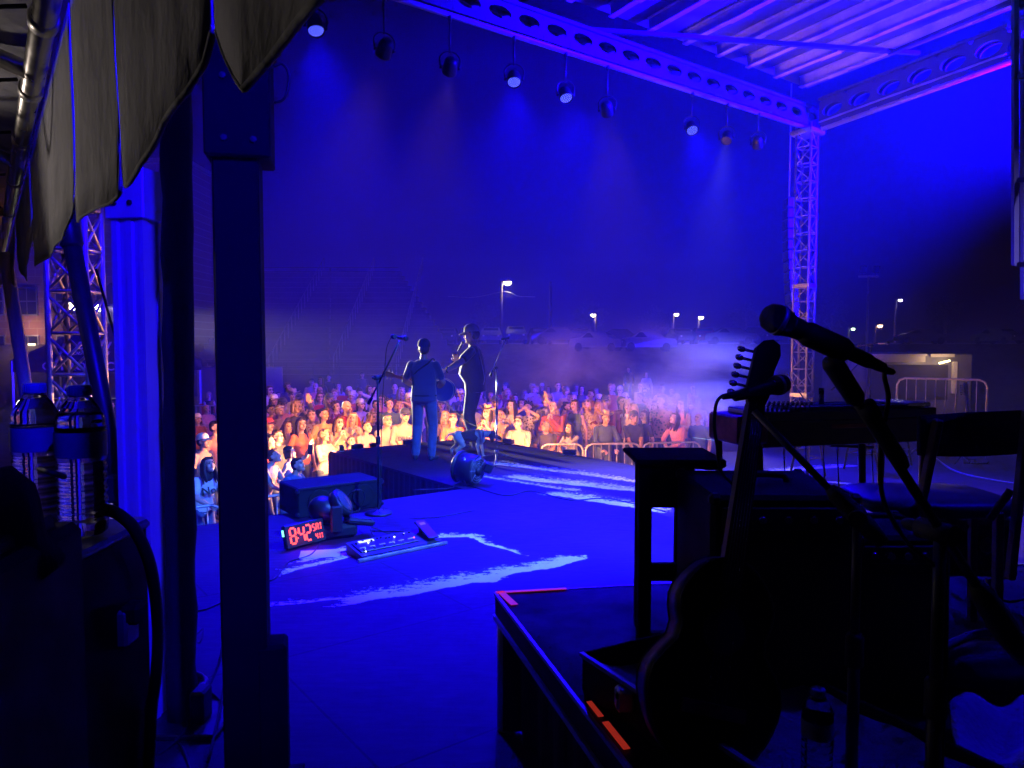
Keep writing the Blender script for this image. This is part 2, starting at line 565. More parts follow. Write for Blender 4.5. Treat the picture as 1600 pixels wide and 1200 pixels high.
# head wear, in head space (face towards -y)
HEADWEAR = {}
def hair_mesh(style):
    if style in HEADWEAR: return HEADWEAR[style]
    B = Body(); t = 'hair'; rnd = random.Random(style)
    I = Matrix.Identity(3)
    if style == 'fringe':
        B.ell((0, .04, .0), (.081, .076, .045), t)
    else:
        B.ell((0, .03, .048), (.083, .09, .084), t)
        B.ell((0, .05, .0), (.078, .07, .08), t)
        B.cap((-.045, -.05, .09), (.045, -.05, .092), .02, .022, t)
    if style == 'curly':
        for k in range(40):
            a = rnd.uniform(0, 6.28); z = rnd.uniform(-.09, .11)
            r = math.sqrt(max(0, 1 - (z / .14) ** 2)) * .09
            p = (r * math.cos(a), .035 + r * math.sin(a), z + .03)
            if p[1] < -.03 and z < .06: continue
            B.ell(p, (.024, .024, .024), t)
    if style in ('long', 'wavy'):
        L = .27
        B.ell((0, .07, -.07), (.088, .042, .15), t)
        for sx in (-1, 1):
            for k in range(4):
                y = -.02 + .03 * k
                B.cap((sx * .07, y, .04), (sx * .088, y + .01, -.1), .022, .024, t)
                B.cap((sx * .088, y + .01, -.1), (sx * (.085 + rnd.uniform(-.01, .02)), y + rnd.uniform(-.04, .0), -L + .04 * rnd.random()), .024, .012, t)
    if style == 'bob':
        for sx in (-1, 1):
            for k in range(4):
                y = -.03 + .03 * k
                B.cap((sx * .07, y, .04), (sx * .085, y, -.09 + .02 * rnd.random()), .024, .02, t)
        B.ell((0, .07, -.04), (.085, .042, .09), t)
    if style == 'tail':
        B.cap((0, .1, .06), (0, .15, .02), .03, .032, t); B.cap((0, .15, .02), (.01, .15, -.16), .032, .012, t)
    if style == 'bun':
        B.ell((0, .09, .1), (.045, .045, .04), t)
    me = B.fuse('hair', .009, 1, 10, tags=['hair'])
    # strand-like unevenness
    for v in me.vertices:
        c = v.co
        k = math.sin(c.x * 210 + c.z * 30) * math.sin(c.y * 190 + c.x * 60)
        v.co = c * (1 + .018 * k)
    HEADWEAR[style] = me
    return me
def cap_mesh(style):
    k = 'hat_' + style
    if k in HEADWEAR: return HEADWEAR[k]
    mb = MB()
    if style in ('cap', 'capback'):
        sg = 1 if style == 'cap' else -1
        N, Mm = 20, 8
        vs, fs = [], []
        for i in range(Mm + 1):
            t = math.pi / 2 * i / Mm
            for j in range(N):
                a = 2 * math.pi * j / N
                r = math.cos(t) ** .75 if i < Mm else 0.02
                vs.append((.094 * r * math.cos(a), .015 + .113 * r * math.sin(a), .042 + .112 * math.sin(t) ** .9 + (.012 * (-math.sin(a)) * (1 - i / Mm))))
        for i in range(Mm):
            for j in range(N):
                j2 = (j + 1) % N
                fs.append((i * N + j, i * N + j2, (i + 1) * N + j2, (i + 1) * N + j))
        mb.add(vs, fs, True)
        mb.ell((0, .015, .154), (.009, .009, .006), n=8, m=4)
        # peak
        for top in (0, 1):
            vs, fs = [], []
            for i in range(5):
                for j in range(11):
                    u = j / 10 * 2 - 1
                    y0 = .015 - sg * .108 * math.sqrt(max(0, 1 - (u * .86) ** 2))
                    x = u * .084
                    y = y0 - sg * i / 4 * .088 * math.sqrt(max(0, 1 - u * u * .8))
                    z = .052 - .02 * u * u - .018 * (i / 4) - top * .006
                    vs.append((x, y, z))
            for i in range(4):
                for j in range(10):
                    q = (i * 11 + j, i * 11 + j + 1, (i + 1) * 11 + j + 1, (i + 1) * 11 + j)
                    fs.append(q if (top == 0) == (sg > 0) else q[::-1])
            mb.add(vs, fs, True)
    elif style in ('cowboy', 'bucket'):
        N = 28; vs, fs = [], []
        rows = [(.0, .175, 0), (.035, .182, 0), (.06, .178, 0), (.078, .165, 0), (.084, .13, 0), (.09, .08, 0), (.094, .062, 0), (.125, .058, 1), (.175, .062, 1)] if style == 'cowboy' else \
               [(.0, .13, 0), (.06, .13, 0), (.075, .115, 0), (.088, .06, 0), (.12, .03, 1), (.13, .028, 1)]
        for (r, z, br) in rows:
            for j in range(N):
                a = 2 * math.pi * j / N
                zz = z + (br * (.05 if style == 'cowboy' else 0) * (r / .175) ** 2 * math.cos(a) ** 2 * (1.3 if r > .15 else .4))
                if style == 'cowboy' and z > .15: zz -= .03 * (1 - abs(math.cos(a))) * (1 - r / .1) if r < .08 else 0
                if style == 'cowboy' and z > .15: zz -= .022 * math.exp(-(r * math.cos(a) / .02) ** 2)
                vs.append((r * math.cos(a) * .95, .01 + r * 1.12 * math.sin(a), zz))
        for i in range(len(rows) - 1):
            for j in range(N):
                j2 = (j + 1) % N
                fs.append((i * N + j, (i + 1) * N + j, (i + 1) * N + j2, i * N + j2))
        mb.add(vs, fs, True)
    elif style == 'band':
        mb.tube([(.086 * math.cos(a), .015 + .1 * math.sin(a), .06 + .02 * -math.sin(a)) for a in [2 * math.pi * j / 20 for j in range(21)]], .012, 6)
    elif style == 'shades':          # sunglasses pushed up on the head
        for sx in (-1, 1):
            mb.ell((sx * .035, -.075, .085), (.028, .012, .02))
            mb.cyl((sx * .062, -.065, .085), (sx * .084, .03, .06), .004, n=5)
    elif style == 'glasses':
        for sx in (-1, 1):
            mb.tube([(sx * .032 + .023 * math.cos(a), -.1, .004 + .018 * math.sin(a)) for a in [2 * math.pi * j / 12 for j in range(13)]], .0035, 5)
            mb.cyl((sx * .056, -.098, .008), (sx * .08, .0, .005), .0035, n=5)
        mb.cyl((-.01, -.104, .008), (.01, -.104, .008), .003, n=5)
    me = mb.mesh(style, M_BLACK)
    if style in ('cowboy', 'bucket', 'cap', 'capback'):
        bm = bmesh.new(); bm.from_mesh(me); bmesh.ops.recalc_face_normals(bm, faces=bm.faces); bm.to_mesh(me); bm.free()
    me.materials.clear()
    HEADWEAR[k] = me
    return me
# ------------------------------------------------------------------ lamps of the show (each sits in the fixture built further down)
BLUE = (0.006, 0.0, 1.0)
AMBER = (1.0, 0.35, 0.10)
def spot(loc, aim, power, col, ang, blend=.6, rad=.08):
    d = bpy.data.lights.new('spot_lamp', 'SPOT')
    d.energy = power; d.color = col; d.spot_size = R(ang); d.spot_blend = blend; d.shadow_soft_size = rad
    o = bpy.data.objects.new('spot_lamp', d); COL.objects.link(o)
    o.location = loc
    o.rotation_euler = (V(aim) - V(loc)).to_track_quat('-Z', 'Y').to_euler()
    return o
def point(loc, power, col, rad=.05):
    d = bpy.data.lights.new('bulb', 'POINT')
    d.energy = power; d.color = col; d.shadow_soft_size = rad
    o = bpy.data.objects.new('bulb', d); COL.objects.link(o); o.location = loc
    return o

# ------------------------------------------------------------------ stage deck
GZ = -1.3
S_ = V((-1.3, 7.6, 0))
def sf(s, t=0.0, z=0.0): return S_ + VV * s - WW * t + V((0, 0, z))     # s along the front, t out over the crowd
deck_poly = [sf(-8), sf(.94), sf(.94, 3.7), sf(3.65, 3.7), sf(3.65), sf(13), sf(13, -15), sf(-8, -15)]
def floor_material():
    m = bpy.data.materials.new('worn black stage floor'); m.use_nodes = True
    nt = m.node_tree; N = nt.nodes; L = nt.links; b = N['Principled BSDF']
    geo = N.new('ShaderNodeNewGeometry')
    def math_(op, a, b_=None, c=None):
        n = N.new('ShaderNodeMath'); n.operation = op
        for i, x in enumerate((a, b_, c)):
            if x is None: continue
            if isinstance(x, (int, float)): n.inputs[i].default_value = x
            else: L.new(x, n.inputs[i])
        return n.outputs[0]
    def noise(scale, det=6, rough=.6, vec=None):
        n = N.new('ShaderNodeTexNoise'); n.inputs['Scale'].default_value = scale
        n.inputs['Detail'].default_value = det; n.inputs['Roughness'].default_value = rough
        L.new(vec or geo.outputs['Position'], n.inputs['Vector']); return n.outputs[0]
    sep = N.new('ShaderNodeSeparateXYZ'); L.new(geo.outputs['Position'], sep.inputs[0])
    X, Y = sep.outputs[0], sep.outputs[1]
    mp = N.new('ShaderNodeMapping'); mp.inputs['Rotation'].default_value = (0, 0, -math.atan2(.6, .8)); mp.inputs['Scale'].default_value = (1, 5, 1)
    L.new(geo.outputs['Position'], mp.inputs[0])
    nz = noise(21, 9, .75); nzs = noise(5.5, 10, .78, mp.outputs[0]); wob = noise(1.6, 3)
    total = None
    # strips of peeled black paint; far and right ones paint in light on the deck: (pixel start, pixel end, crisp near width, ragged far width, gain)
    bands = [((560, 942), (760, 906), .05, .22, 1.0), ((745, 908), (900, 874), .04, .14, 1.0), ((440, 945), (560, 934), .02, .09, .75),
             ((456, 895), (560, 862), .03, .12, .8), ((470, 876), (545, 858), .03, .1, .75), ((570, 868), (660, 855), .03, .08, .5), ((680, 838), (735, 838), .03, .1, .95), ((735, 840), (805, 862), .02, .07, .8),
             ((770, 722), (1000, 752), .12, .3, .62), ((800, 745), (1010, 768), .1, .3, .8), ((860, 772), (1030, 797), .08, .3, .85), ((740, 742), (900, 766), .08, .2, .55),  # far streaks: reflected floodlight painted into the floor colour
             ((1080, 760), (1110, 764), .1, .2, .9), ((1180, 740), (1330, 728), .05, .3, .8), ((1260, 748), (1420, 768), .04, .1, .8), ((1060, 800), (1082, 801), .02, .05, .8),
             ((1480, 905), (1640, 930), .3, .5, .8), ((1500, 960), (1640, 985), .1, .2, .7)]  # right end: lit deck painted in as pale strips
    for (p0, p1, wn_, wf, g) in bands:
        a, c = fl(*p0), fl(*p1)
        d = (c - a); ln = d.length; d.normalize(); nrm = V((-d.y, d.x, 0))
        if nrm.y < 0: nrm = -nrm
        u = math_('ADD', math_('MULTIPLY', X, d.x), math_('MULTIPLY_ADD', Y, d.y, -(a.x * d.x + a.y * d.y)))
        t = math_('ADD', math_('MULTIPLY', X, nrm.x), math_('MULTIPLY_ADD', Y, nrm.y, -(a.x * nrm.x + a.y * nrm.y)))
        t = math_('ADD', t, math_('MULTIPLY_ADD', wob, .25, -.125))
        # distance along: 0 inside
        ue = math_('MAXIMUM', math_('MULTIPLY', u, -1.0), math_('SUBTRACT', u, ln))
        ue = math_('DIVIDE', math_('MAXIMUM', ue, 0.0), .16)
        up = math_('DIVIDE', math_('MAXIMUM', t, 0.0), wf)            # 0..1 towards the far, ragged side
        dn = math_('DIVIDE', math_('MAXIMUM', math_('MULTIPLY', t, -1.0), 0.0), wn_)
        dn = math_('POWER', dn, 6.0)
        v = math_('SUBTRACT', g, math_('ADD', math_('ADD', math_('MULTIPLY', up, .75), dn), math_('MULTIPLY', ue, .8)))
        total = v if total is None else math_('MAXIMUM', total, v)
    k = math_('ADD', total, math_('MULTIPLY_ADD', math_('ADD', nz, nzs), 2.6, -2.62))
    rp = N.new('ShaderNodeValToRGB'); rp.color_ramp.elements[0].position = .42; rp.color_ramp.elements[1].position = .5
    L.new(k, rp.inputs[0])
    # fine scuffs everywhere
    sc = noise(38, 8, .75, mp.outputs[0])
    sr = N.new('ShaderNodeValToRGB'); sr.color_ramp.elements[0].position = .66; sr.color_ramp.elements[1].position = .78
    sr.color_ramp.elements[1].color = (.35, .35, .35, 1)
    L.new(sc, sr.inputs[0])
    big = noise(.7, 5, .6)
    base = N.new('ShaderNodeValToRGB')
    base.color_ramp.elements[0].position = .3; base.color_ramp.elements[1].position = .72
    base.color_ramp.elements[0].color = (.016, .003, .022, 1); base.color_ramp.elements[1].color = (.036, .007, .046, 1)
    L.new(big, base.inputs[0])
    mx0 = N.new('ShaderNodeMixRGB'); mx0.inputs[2].default_value = (.14, .09, .16, 1)
    L.new(sr.outputs[0], mx0.inputs[0]); L.new(base.outputs[0], mx0.inputs[1])
    # plywood sheet joints
    mp2 = N.new('ShaderNodeMapping'); mp2.inputs['Rotation'].default_value = (0, 0, -math.atan2(.6, .8))
    L.new(geo.outputs['Position'], mp2.inputs[0])
    br = N.new('ShaderNodeTexBrick'); br.inputs['Scale'].default_value = 1.0
    br.inputs['Mortar Size'].default_value = .007; br.inputs['Brick Width'].default_value = 2.44; br.inputs['Row Height'].default_value = 1.22
    L.new(mp2.outputs[0], br.inputs['Vector'])
    mx1 = N.new('ShaderNodeMixRGB'); mx1.inputs[2].default_value = (.01, .01, .01, 1)
    L.new(br.outputs['Fac'], mx1.inputs[0]); L.new(mx0.outputs[0], mx1.inputs[1])
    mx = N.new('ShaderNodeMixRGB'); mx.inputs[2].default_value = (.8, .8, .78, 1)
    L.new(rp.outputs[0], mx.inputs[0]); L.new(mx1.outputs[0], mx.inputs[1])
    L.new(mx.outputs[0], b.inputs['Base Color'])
    rr = N.new('ShaderNodeMapRange'); rr.inputs[1].default_value = .3; rr.inputs[2].default_value = .7; rr.inputs[3].default_value = .6; rr.inputs[4].default_value = .85; b.inputs['Specular IOR Level'].default_value = .22
    L.new(nzs, rr.inputs[0]); L.new(rr.outputs[0], b.inputs['Roughness'])
    bp = N.new('ShaderNodeBump'); bp.inputs['Strength'].default_value = .25; bp.inputs['Distance'].default_value = .01
    L.new(math_('ADD', nzs, math_('MULTIPLY', br.outputs['Fac'], -1.0)), bp.inputs['Height']); L.new(bp.outputs[0], b.inputs['Normal'])
    return m
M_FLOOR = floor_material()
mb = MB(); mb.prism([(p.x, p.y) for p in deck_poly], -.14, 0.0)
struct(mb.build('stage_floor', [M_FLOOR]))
# stage skirt: pleated black cloth down to the ground, one run for each side
def skirt(a, b, z1, z0, name='stage_skirt', m=M_FELT, pleat=.14, amp=.02):
    a, b = V(a), V(b); d = (b - a); ln = d.length; d.normalize(); n = V((d.y, -d.x, 0))
    k = max(4, int(ln / pleat * 6)); mb = MB(); vs, fs = [], []
    for i in range(k + 1):
        q = a + d * ln * i / k
        w = math.sin(i / 6 * 2 * math.pi) * amp + math.sin(i * .37) * amp * .4
        for j, z in enumerate((z1, (z1 + z0) / 2, z0)):
            p = q + n * (.03 + w * (.25 + .4 * j)); vs.append((p.x, p.y, z))
    for i in range(k):
        for j in range(2):
            fs.append((i * 3 + j, i * 3 + j + 1, i * 3 + j + 4, i * 3 + j + 3))
    mb.add(vs, fs, True)
    return mb.build(name, m)
for i in (0, 1, 2, 3, 4, 5):
    a, b = deck_poly[i], deck_poly[i + 1]
    o = struct(skirt(b, a, -.02, GZ, 'stage_skirt'))
# ------------------------------------------------------------------ ground, lot, sky air
M_GROUND = mat('trampled dirt ground', (.07, .06, .05), .9, vary=.45, vscale=1.5, bump=.5, bscale=6)
mb = MB()
vs, fs = [], []
xs = [-420, -160, -90, -60, -45, -30, -20, -12, -6, 0, 6, 12, 20, 30, 45, 60, 90, 160, 420]
ys = [-200, -60, -20, 0, 10, 20, 30, 40, 50, 56, 62, 70, 90, 140, 300, 900]
def gz(x, y):
    k = min(1, max(0, (y - 55) / 7.0)); k = k * k * (3 - 2 * k)
    return GZ + 3.0 * k + (max(0, y - 62) * .004)
for y in ys:
    for x in xs: vs.append((x, y, gz(x, y)))
for i in range(len(ys) - 1):
    for j in range(len(xs) - 1):
        a = i * len(xs) + j; fs.append((a, a + 1, a + 1 + len(xs), a + len(xs)))
mb.add(vs, fs, True)
struct(mb.build('ground', M_GROUND))

# ------------------------------------------------------------------ roof of the stage
T0 = V((5.9, 14.95, 0))
def fb(s, t=0.0, z=0.0): return T0 - VV * s + WW * t + V((0, 0, z))       # s back towards us along the front beam, t to the rear
M_ROOF = mat('roof panel underside', (.12, .12, .14), .5, .2, vary=.2, vscale=2)
M_RSTEEL = mat('painted roof steel', (.28, .27, .29), .45, .1, vary=.12, vscale=6)
M_PURL = mat('pale purlin steel', (.6, .54, .58), .5, 0, vary=.12, vscale=6)  # pinkish pale tone paints in the light on the purlins
M_RWEB = mat('dark beam web', (.045, .045, .05), .55, .1, vary=.2, vscale=5)
def rz(t): return 6.62 + .075 * t
roof = thing('stage_roof', 'steel stage roof with purlins and diagonal braces overhead', 'roof', fb(6, 4, 6.6))
mb = MB()
P = [fb(-.3, -.2, rz(0) + .22), fb(15, -.2, rz(0) + .22), fb(15, 11, rz(11) + .22), fb(-.3, 11, rz(11) + .22)]
mb.add(P + [p + V((0, 0, .06)) for p in P], [(0, 1, 2, 3), (7, 6, 5, 4), (0, 4, 5, 1), (1, 5, 6, 2), (2, 6, 7, 3), (3, 7, 4, 0)])
mb.build('roof_panel', M_ROOF, roof)
for i in range(17):
    s = .35 + .86 * i
    mb = MB()
    up = V((0, 0, 1))
    a, b = fb(s, .05, rz(0) + .03), fb(s, 10.8, rz(10.8) + .03)
    mb.bar(a, b, .11, .02, up); mb.bar(a + V((0, 0, .1)), b + V((0, 0, .1)), .02, .18, up); mb.bar(a + V((0, 0, .195)), b + V((0, 0, .195)), .11, .015, up)
    for q in range(5):      # splice plates under the flange
        t = .6 + q * 2.1 + (i % 3) * .35
        mb.bar(fb(s, t, rz(t) + .012), fb(s, t + .38, rz(t + .38) + .012), .13, .016, up)
    mb.build('purlin', M_PURL, roof)
def brace(a, b, r=.045):
    mb = MB(); mb.bar(a, b, .07, .06); mb.build('brace', M_RWEB, roof)
br0 = V((.53, 11.6, 6.5))
brace(br0, V((6.9, 12.75, 6.55))); brace(br0, V((-1.3, 8.9, 6.62))); brace(V((-1.3, 8.9, 6.52)), V((2.5, 9.2, 6.7)))
brace(V((6.37, 12.7, 6.52)), V((8.6, 9.2, 6.85)))
# beams with oval lightening holes
def holed_beam(name, label, P0, P1, h, tops=True, step=.62, hole=(.44, .26)):
    """P0,P1 bottom ends."""
    P0, P1 = V(P0), V(P1)
    e = thing(name, label, 'beam', P0)
    d = (P1 - P0); L_ = d.length; d.normalize(); up = V((0, 0, 1)); n = d.cross(up).normalized()
    k = int(L_ / step); st = L_ / k
    for side in (-1, 1):
        mb = MB()
        off = n * .11 * side
        K = 20
        for i in range(k):
            c = P0 + d * (i + .5) * st + up * (h * .52) + off
            vs, fs = [], []
            for q in range(K):
                a = 2 * math.pi * q / K
                ca, sa = math.cos(a), math.sin(a)
                sc = 1 / max(abs(ca) / (st / 2), abs(sa) / (h / 2))
                vs.append(c + d * ca * sc + up * (sa * sc - h * .02))
                vs.append(c + d * ca * hole[0] / 2 + up * sa * hole[1] / 2)
                vs.append(c + d * ca * hole[0] / 2 + up * sa * hole[1] / 2 - n * .035 * side)
            for q in range(K):
                q2 = (q + 1) % K
                for r in (0, 1):
                    f_ = (q * 3 + r, q * 3 + r + 1, q2 * 3 + r + 1, q2 * 3 + r)
                    fs.append(f_ if side > 0 else f_[::-1])
            mb.add(vs, fs, False)
        mb.build('web_plate', M_RWEB, e)
    mb = MB(); mb.tube([P0 - d * .1, P1 + d * .1], .05, 10); mb.build('bottom_tube', M_RSTEEL, e)
    mb = MB(); mb.bar(P0 + up * h, P1 + up * h, .3, .05, up); mb.build('top_flange', M_RWEB, e)
    if tops:
        mb = MB(); mb.bar(P0 + up * .1 + n * .14, P1 + up * .1 + n * .14, .02, .03, up); mb.build('edge_rail', M_RSTEEL, e)
    return e
FBZ = 5.9
holed_beam('header_beam', 'long perforated steel header beam along the front of the stage roof', fb(-.2, 0, FBZ + .05), fb(14.5, 0, FBZ + .05), .36, step=.5, hole=(.38, .17))
holed_beam('side_beam', 'perforated side beam running right from the lattice tower', fb(-.1, .25, 5.88), fb(-.1, 3.5, 6.2), .55, step=.54, hole=(.4, .24))
holed_beam('side_beam', 'off-picture rear length of the perforated side beam', fb(-.1, 3.6, 6.24), fb(-.1, 8, 6.6), .55)
# lattice tower
def lattice(name, label, base, top, w, m=M_ALUD, rot=0.0, step=.5, r=.025, cat='truss tower', xpat=False):
    e = thing(name, label, cat, base, 0)
    H = top
    cs = []
    for (sx, sy) in ((-1, -1), (1, -1), (1, 1), (-1, 1)):
        v = Matrix.Rotation(rot, 3, 'Z') @ V((sx * w / 2, sy * w / 2, 0)); cs.append(v)
    for c in cs:
        mb = MB(); mb.tube([c, c + V((0, 0, H))], r, 8); mb.build('chord', m, e, False)
    n = int(H / step)
    for f in range(4):
        a, b = cs[f], cs[(f + 1) % 4]
        mb = MB()
        for i in range(n):
            z0, z1 = i * step + .05, (i + 1) * step
            if xpat:
                mb.tube([a + V((0, 0, z0)), b + V((0, 0, z1))], r * .5, 6); mb.tube([b + V((0, 0, z0)), a + V((0, 0, z1))], r * .5, 6)
            else:
                mb.tube([a + V((0, 0, z0)), b + V((0, 0, z1))] if i % 2 else [b + V((0, 0, z0)), a + V((0, 0, z1))], r * .5, 6)
            mb.tube([a + V((0, 0, z0)), b + V((0, 0, z0))], r * .5, 6)
        mb.build('lattice_side', m, e, False)
    mb = MB(); mb.box((0, 0, .01), (w * 1.6, w * 1.6, .02), bev=.004); mb.build('base_plate', M_STEEL, e, False)
    return e, cs
tw, cs = lattice('lattice_tower', 'tall lilac lit lattice tower holding the far roof corner', (5.9, 14.95, GZ), FBZ - GZ + .1, .30, m=mat('dull tower aluminium', (.3, .3, .32), .5, .4, vary=.2, vscale=9), rot=math.atan2(.6, .8) + .12, step=.34, r=.026)
for zz in (1.9, 4.1):
    mb = MB(); mb.box((0, 0, zz), (.36, .36, .09), Matrix.Rotation(math.atan2(.6, .8) + .12, 3, 'Z'), .01); mb.build('splice_collar', M_ALUD, tw, False)
mb = MB(); mb.box((0, 0, FBZ - GZ - .06), (.5, .5, .1), Matrix.Rotation(math.atan2(.6, .8), 3, 'Z'), .02); mb.build('head_plate', M_STEEL, tw, False)

# ------------------------------------------------------------------ stage lanterns
M_LENS_B = mat('lit blue led lens', (.001, .001, .002), 1.0, spec=0.0, emit=(.008, .012, 1.0), estr=.5)
M_LED = glow('blue led emitter', (.1, .12, 1.0), 3.2)
M_LENS_A = glow('lit amber led lens', (1, .5, .25), 1.5)
M_LENS_O = mat('dark led lens', (.05, .05, .07), .2)
def par(loc, aim, lens, label, lamp=None, dots=True, drop=.42):
    loc = V(loc); d = (V(aim) - loc).normalized()
    e = thing('stage_lantern', label, 'stage light', loc, group='lanterns hung under the header beam')
    mb = MB()
    mb.lathe([(.03, -.17), (.07, -.165), (.1, -.12), (.112, -.02), (.116, .07), (.118, .09), (.108, .092), (.106, .06)], (0, 0, 0), d, 20)
    mb.build('housing', M_BLACK, e, False)
    mb = MB(); mb.lathe([(.105, .055), (.104, .062), (.02, .062)], (0, 0, 0), d, 20); mb.build('lens', lens, e, False)
    if dots:
        mb = MB(); u = d.orthogonal().normalized(); w = d.cross(u)
        for ring, n in ((0, 1), (.035, 6), (.065, 12), (.092, 16)):
            for k in range(n):
                a = 2 * math.pi * k / n + ring * 9
                mb.ell(d * .066 + (u * math.cos(a) + w * math.sin(a)) * ring, (.0085,) * 3, n=6, m=4)
        mb.build('led_emitters', M_LED, e, False)
    # yoke and clamp
    sd = d.cross(V((0, 0, 1))).normalized()
    mb = MB()
    mb.tube(curve_pts([sd * .125, sd * .135 + V((0, 0, .12)), sd * .06 + V((0, 0, .2)), -sd * .06 + V((0, 0, .2)), -sd * .135 + V((0, 0, .12)), -sd * .125], 4), .011, 6)
    for k in (-1, 1): mb.cyl(sd * .105 * k, sd * .14 * k, .022, n=8)
    mb.build('yoke', M_BLACK, e, False)
    mb = MB(); mb.cyl((0, 0, .19), (0, 0, drop - .03), .014, n=8); mb.box((0, 0, drop - .01), (.05, .09, .08), bev=.01); mb.build('clamp', M_BLACK, e, False)
    for ch in e.children: ch.scale = (.84,) * 3 if ch.name.split('.')[0] not in ('clamp', 'yoke') else (1, 1, 1)
    if lamp:
        s = spot(loc + d * .1, loc + d * 5, *lamp)
        s.parent = e; s.location = d * .1
    return e
def on_beam(px, py):
    k = (px - 800) / F
    s = (5.9 - k * 14.95) / (.8 - k * .6)
    p = fb(s); z = at(px, py, p.y).z
    return V((p.x, p.y, z))
BP = 9500.0      # watts of one blue wash lantern
FOOT = 400.0
CAMV = V((.3, 1.5, .6))
lanterns = [
    (500, 42, 'b', (-1.2, 7.0, 0), 'lit blue lantern hanging leftmost beside the tent valance'),
    (605, 78, 'a', (-5.5, 16.5, -.5), 'dark lantern with a faint pink rim, second from the left under the beam'),
    (705, 106, 'a', (-3.0, 18, -.5), 'dark lantern throwing a faint purple beam, third from the left under the beam'),
    (803, 124, 'b', (.2, 7.6, 0), 'bright blue dotted lantern left of the pair near the beam middle'),
    (882, 149, 'b', (1.8, 8.2, 0), 'blue dotted lantern right of the pair near the beam middle'),
    (946, 172, 'a', (3.2, 19, -.5), 'dark lantern just right of the two bright blue ones'),
    (1076, 201, 'b', (3.6, 8.5, 0), 'blue dotted lantern hanging alone left of the lattice tower'),
    (1130, 216, 'o', (5, 20, -.5), 'dark lantern second from the lattice tower, with an added smoke lamp'),
    (1178, 224, 'o', (8, 22, -.5), 'unlit dark lantern nearest the lattice tower'),
]
for (px, py, k, aim, lab) in lanterns:
    p = on_beam(px, py)
    if k == 'b': par(p, V(aim).lerp(CAMV, .1), M_LENS_B, lab, (BP, BLUE, 60, 1.0, .09), True, FBZ - p.z)
    elif k == 'a': par(p, aim, M_LENS_A, lab, (1200.0 if px > 900 else 950.0, AMBER, 50, .9, .09), False, FBZ - p.z)
    elif px == 1130: par(p, (2.6, 10.6, .9), M_LENS_O, lab, (1800.0, (.85, .8, 1), 30, .9, .09), False, FBZ - p.z)  # pale lamp added inside this dark lantern to whiten the smoke
    else: par(p, aim, M_LENS_O, lab, None, False, FBZ - p.z)
# lanterns past the right picture edge; roof and right deck washes are added fill
rear = [(tuple(at(1600, 2, 9.0)), (-3.5, 14.0, 7.6), 52000), ((9.6, 11.4, 5.3), (5.0, 18.0, 7.6), 80000), ((4.6, 3.4, 5.6), (-.9, 7.4, .1), 11000), ((8.2, 9.6, 4.9), (3.0, 12.2, 7.0), 2000), ((7.6, 4.4, 5.5), (4.0, 6.4, 0), 2200)]
for i, (p, a, w) in enumerate(rear):
    par(p, a, M_LENS_B, ['blue wash lantern glaring at the top right corner', 'blue wash lantern at the far right of the roof', 'blue wash lantern aimed at the effects unit', 'added unseen violet wash lantern aimed up at the roof ribs', 'added unseen pale blue wash lantern over the right of the deck'][i], (w, [BLUE, BLUE, (.05, .17, 1), (.03, .005, 1), (.22, .18, 1)][i], [64, 118, 42, 100, 56][i], 1.0, .12), True, .5)
# two white lamps on the mast at the left, far behind the crowd
FOH = [at(109, 479, 38.0), at(157, 479, 38.0)]
# haze
mh = bpy.data.materials.new('stage haze'); mh.use_nodes = True
nt = mh.node_tree; nt.nodes.clear()
out = nt.nodes.new('ShaderNodeOutputMaterial'); pv = nt.nodes.new('ShaderNodeVolumePrincipled')
pv.inputs['Color'].default_value = (.42, .38, 1, 1); pv.inputs['Density'].default_value = .0046; pv.inputs['Anisotropy'].default_value = .0
nt.links.new(pv.outputs[0], out.inputs['Volume'])
mb = MB(); mb.box((0, 45, 6.5), (170, 150, 18)); stuff(mb.build('haze', mh))
# small warm foot lamps along the lip of the thrust, shining out on the nearest rows
def foot_lamp(p, aim, label, pw):
    p = V(p); d = V(aim).normalized()
    e = thing('foot_lamp', label, 'stage light', p, group='warm foot lamps on the thrust lip')
    M = frame((0, 0, 0), d.cross(V((0, 0, 1))), d).to_3x3()
    MB().box((0, 0, .045), (.2, .07, .07), M, .01).build('housing', M_BLACK, e, False)
    MB().box(V((0, 0, .05)) + d * .037, (.17, .006, .045), M).build('lens', M_LENS_A, e, False)
    for k in (-1, 1): MB().box(M @ V((k * .085, 0, 0)) + V((0, 0, .006)), (.02, .07, .012), M).build('foot', M_STEEL, e, False)
    l = spot(p, p + d, pw, AMBER, 150, .5, .05); l.parent = e; l.location = d * .06 + V((0, 0, .06))
NW = -WW
for (s_, t_, aim, lab, pw) in ((1.08, 3.6, NW * .35 - VV + V((0, 0, .08)), 'warm foot lamp at the near left corner of the thrust', FOOT * 2.0), (1.35, 3.62, NW - VV * .2 + V((0, 0, .12)), 'warm foot lamp on the thrust front, leftmost', FOOT), (2.25, 3.62, NW + V((0, 0, .12)), 'warm foot lamp on the thrust front, middle', FOOT),
                             (3.2, 3.62, NW + VV * .2 + V((0, 0, .12)), 'warm foot lamp on the thrust front, rightmost', FOOT), (3.58, 2.7, VV + NW * .35 + V((0, 0, .12)), 'warm foot lamp on the far side of the thrust', FOOT * 1.5), (3.58, 1.2, VV + NW * .5 + V((0, 0, .12)), 'warm foot lamp on the thrust side nearest the barriers', FOOT * 1.7)):
    foot_lamp(sf(s_, t_), aim, lab, pw)
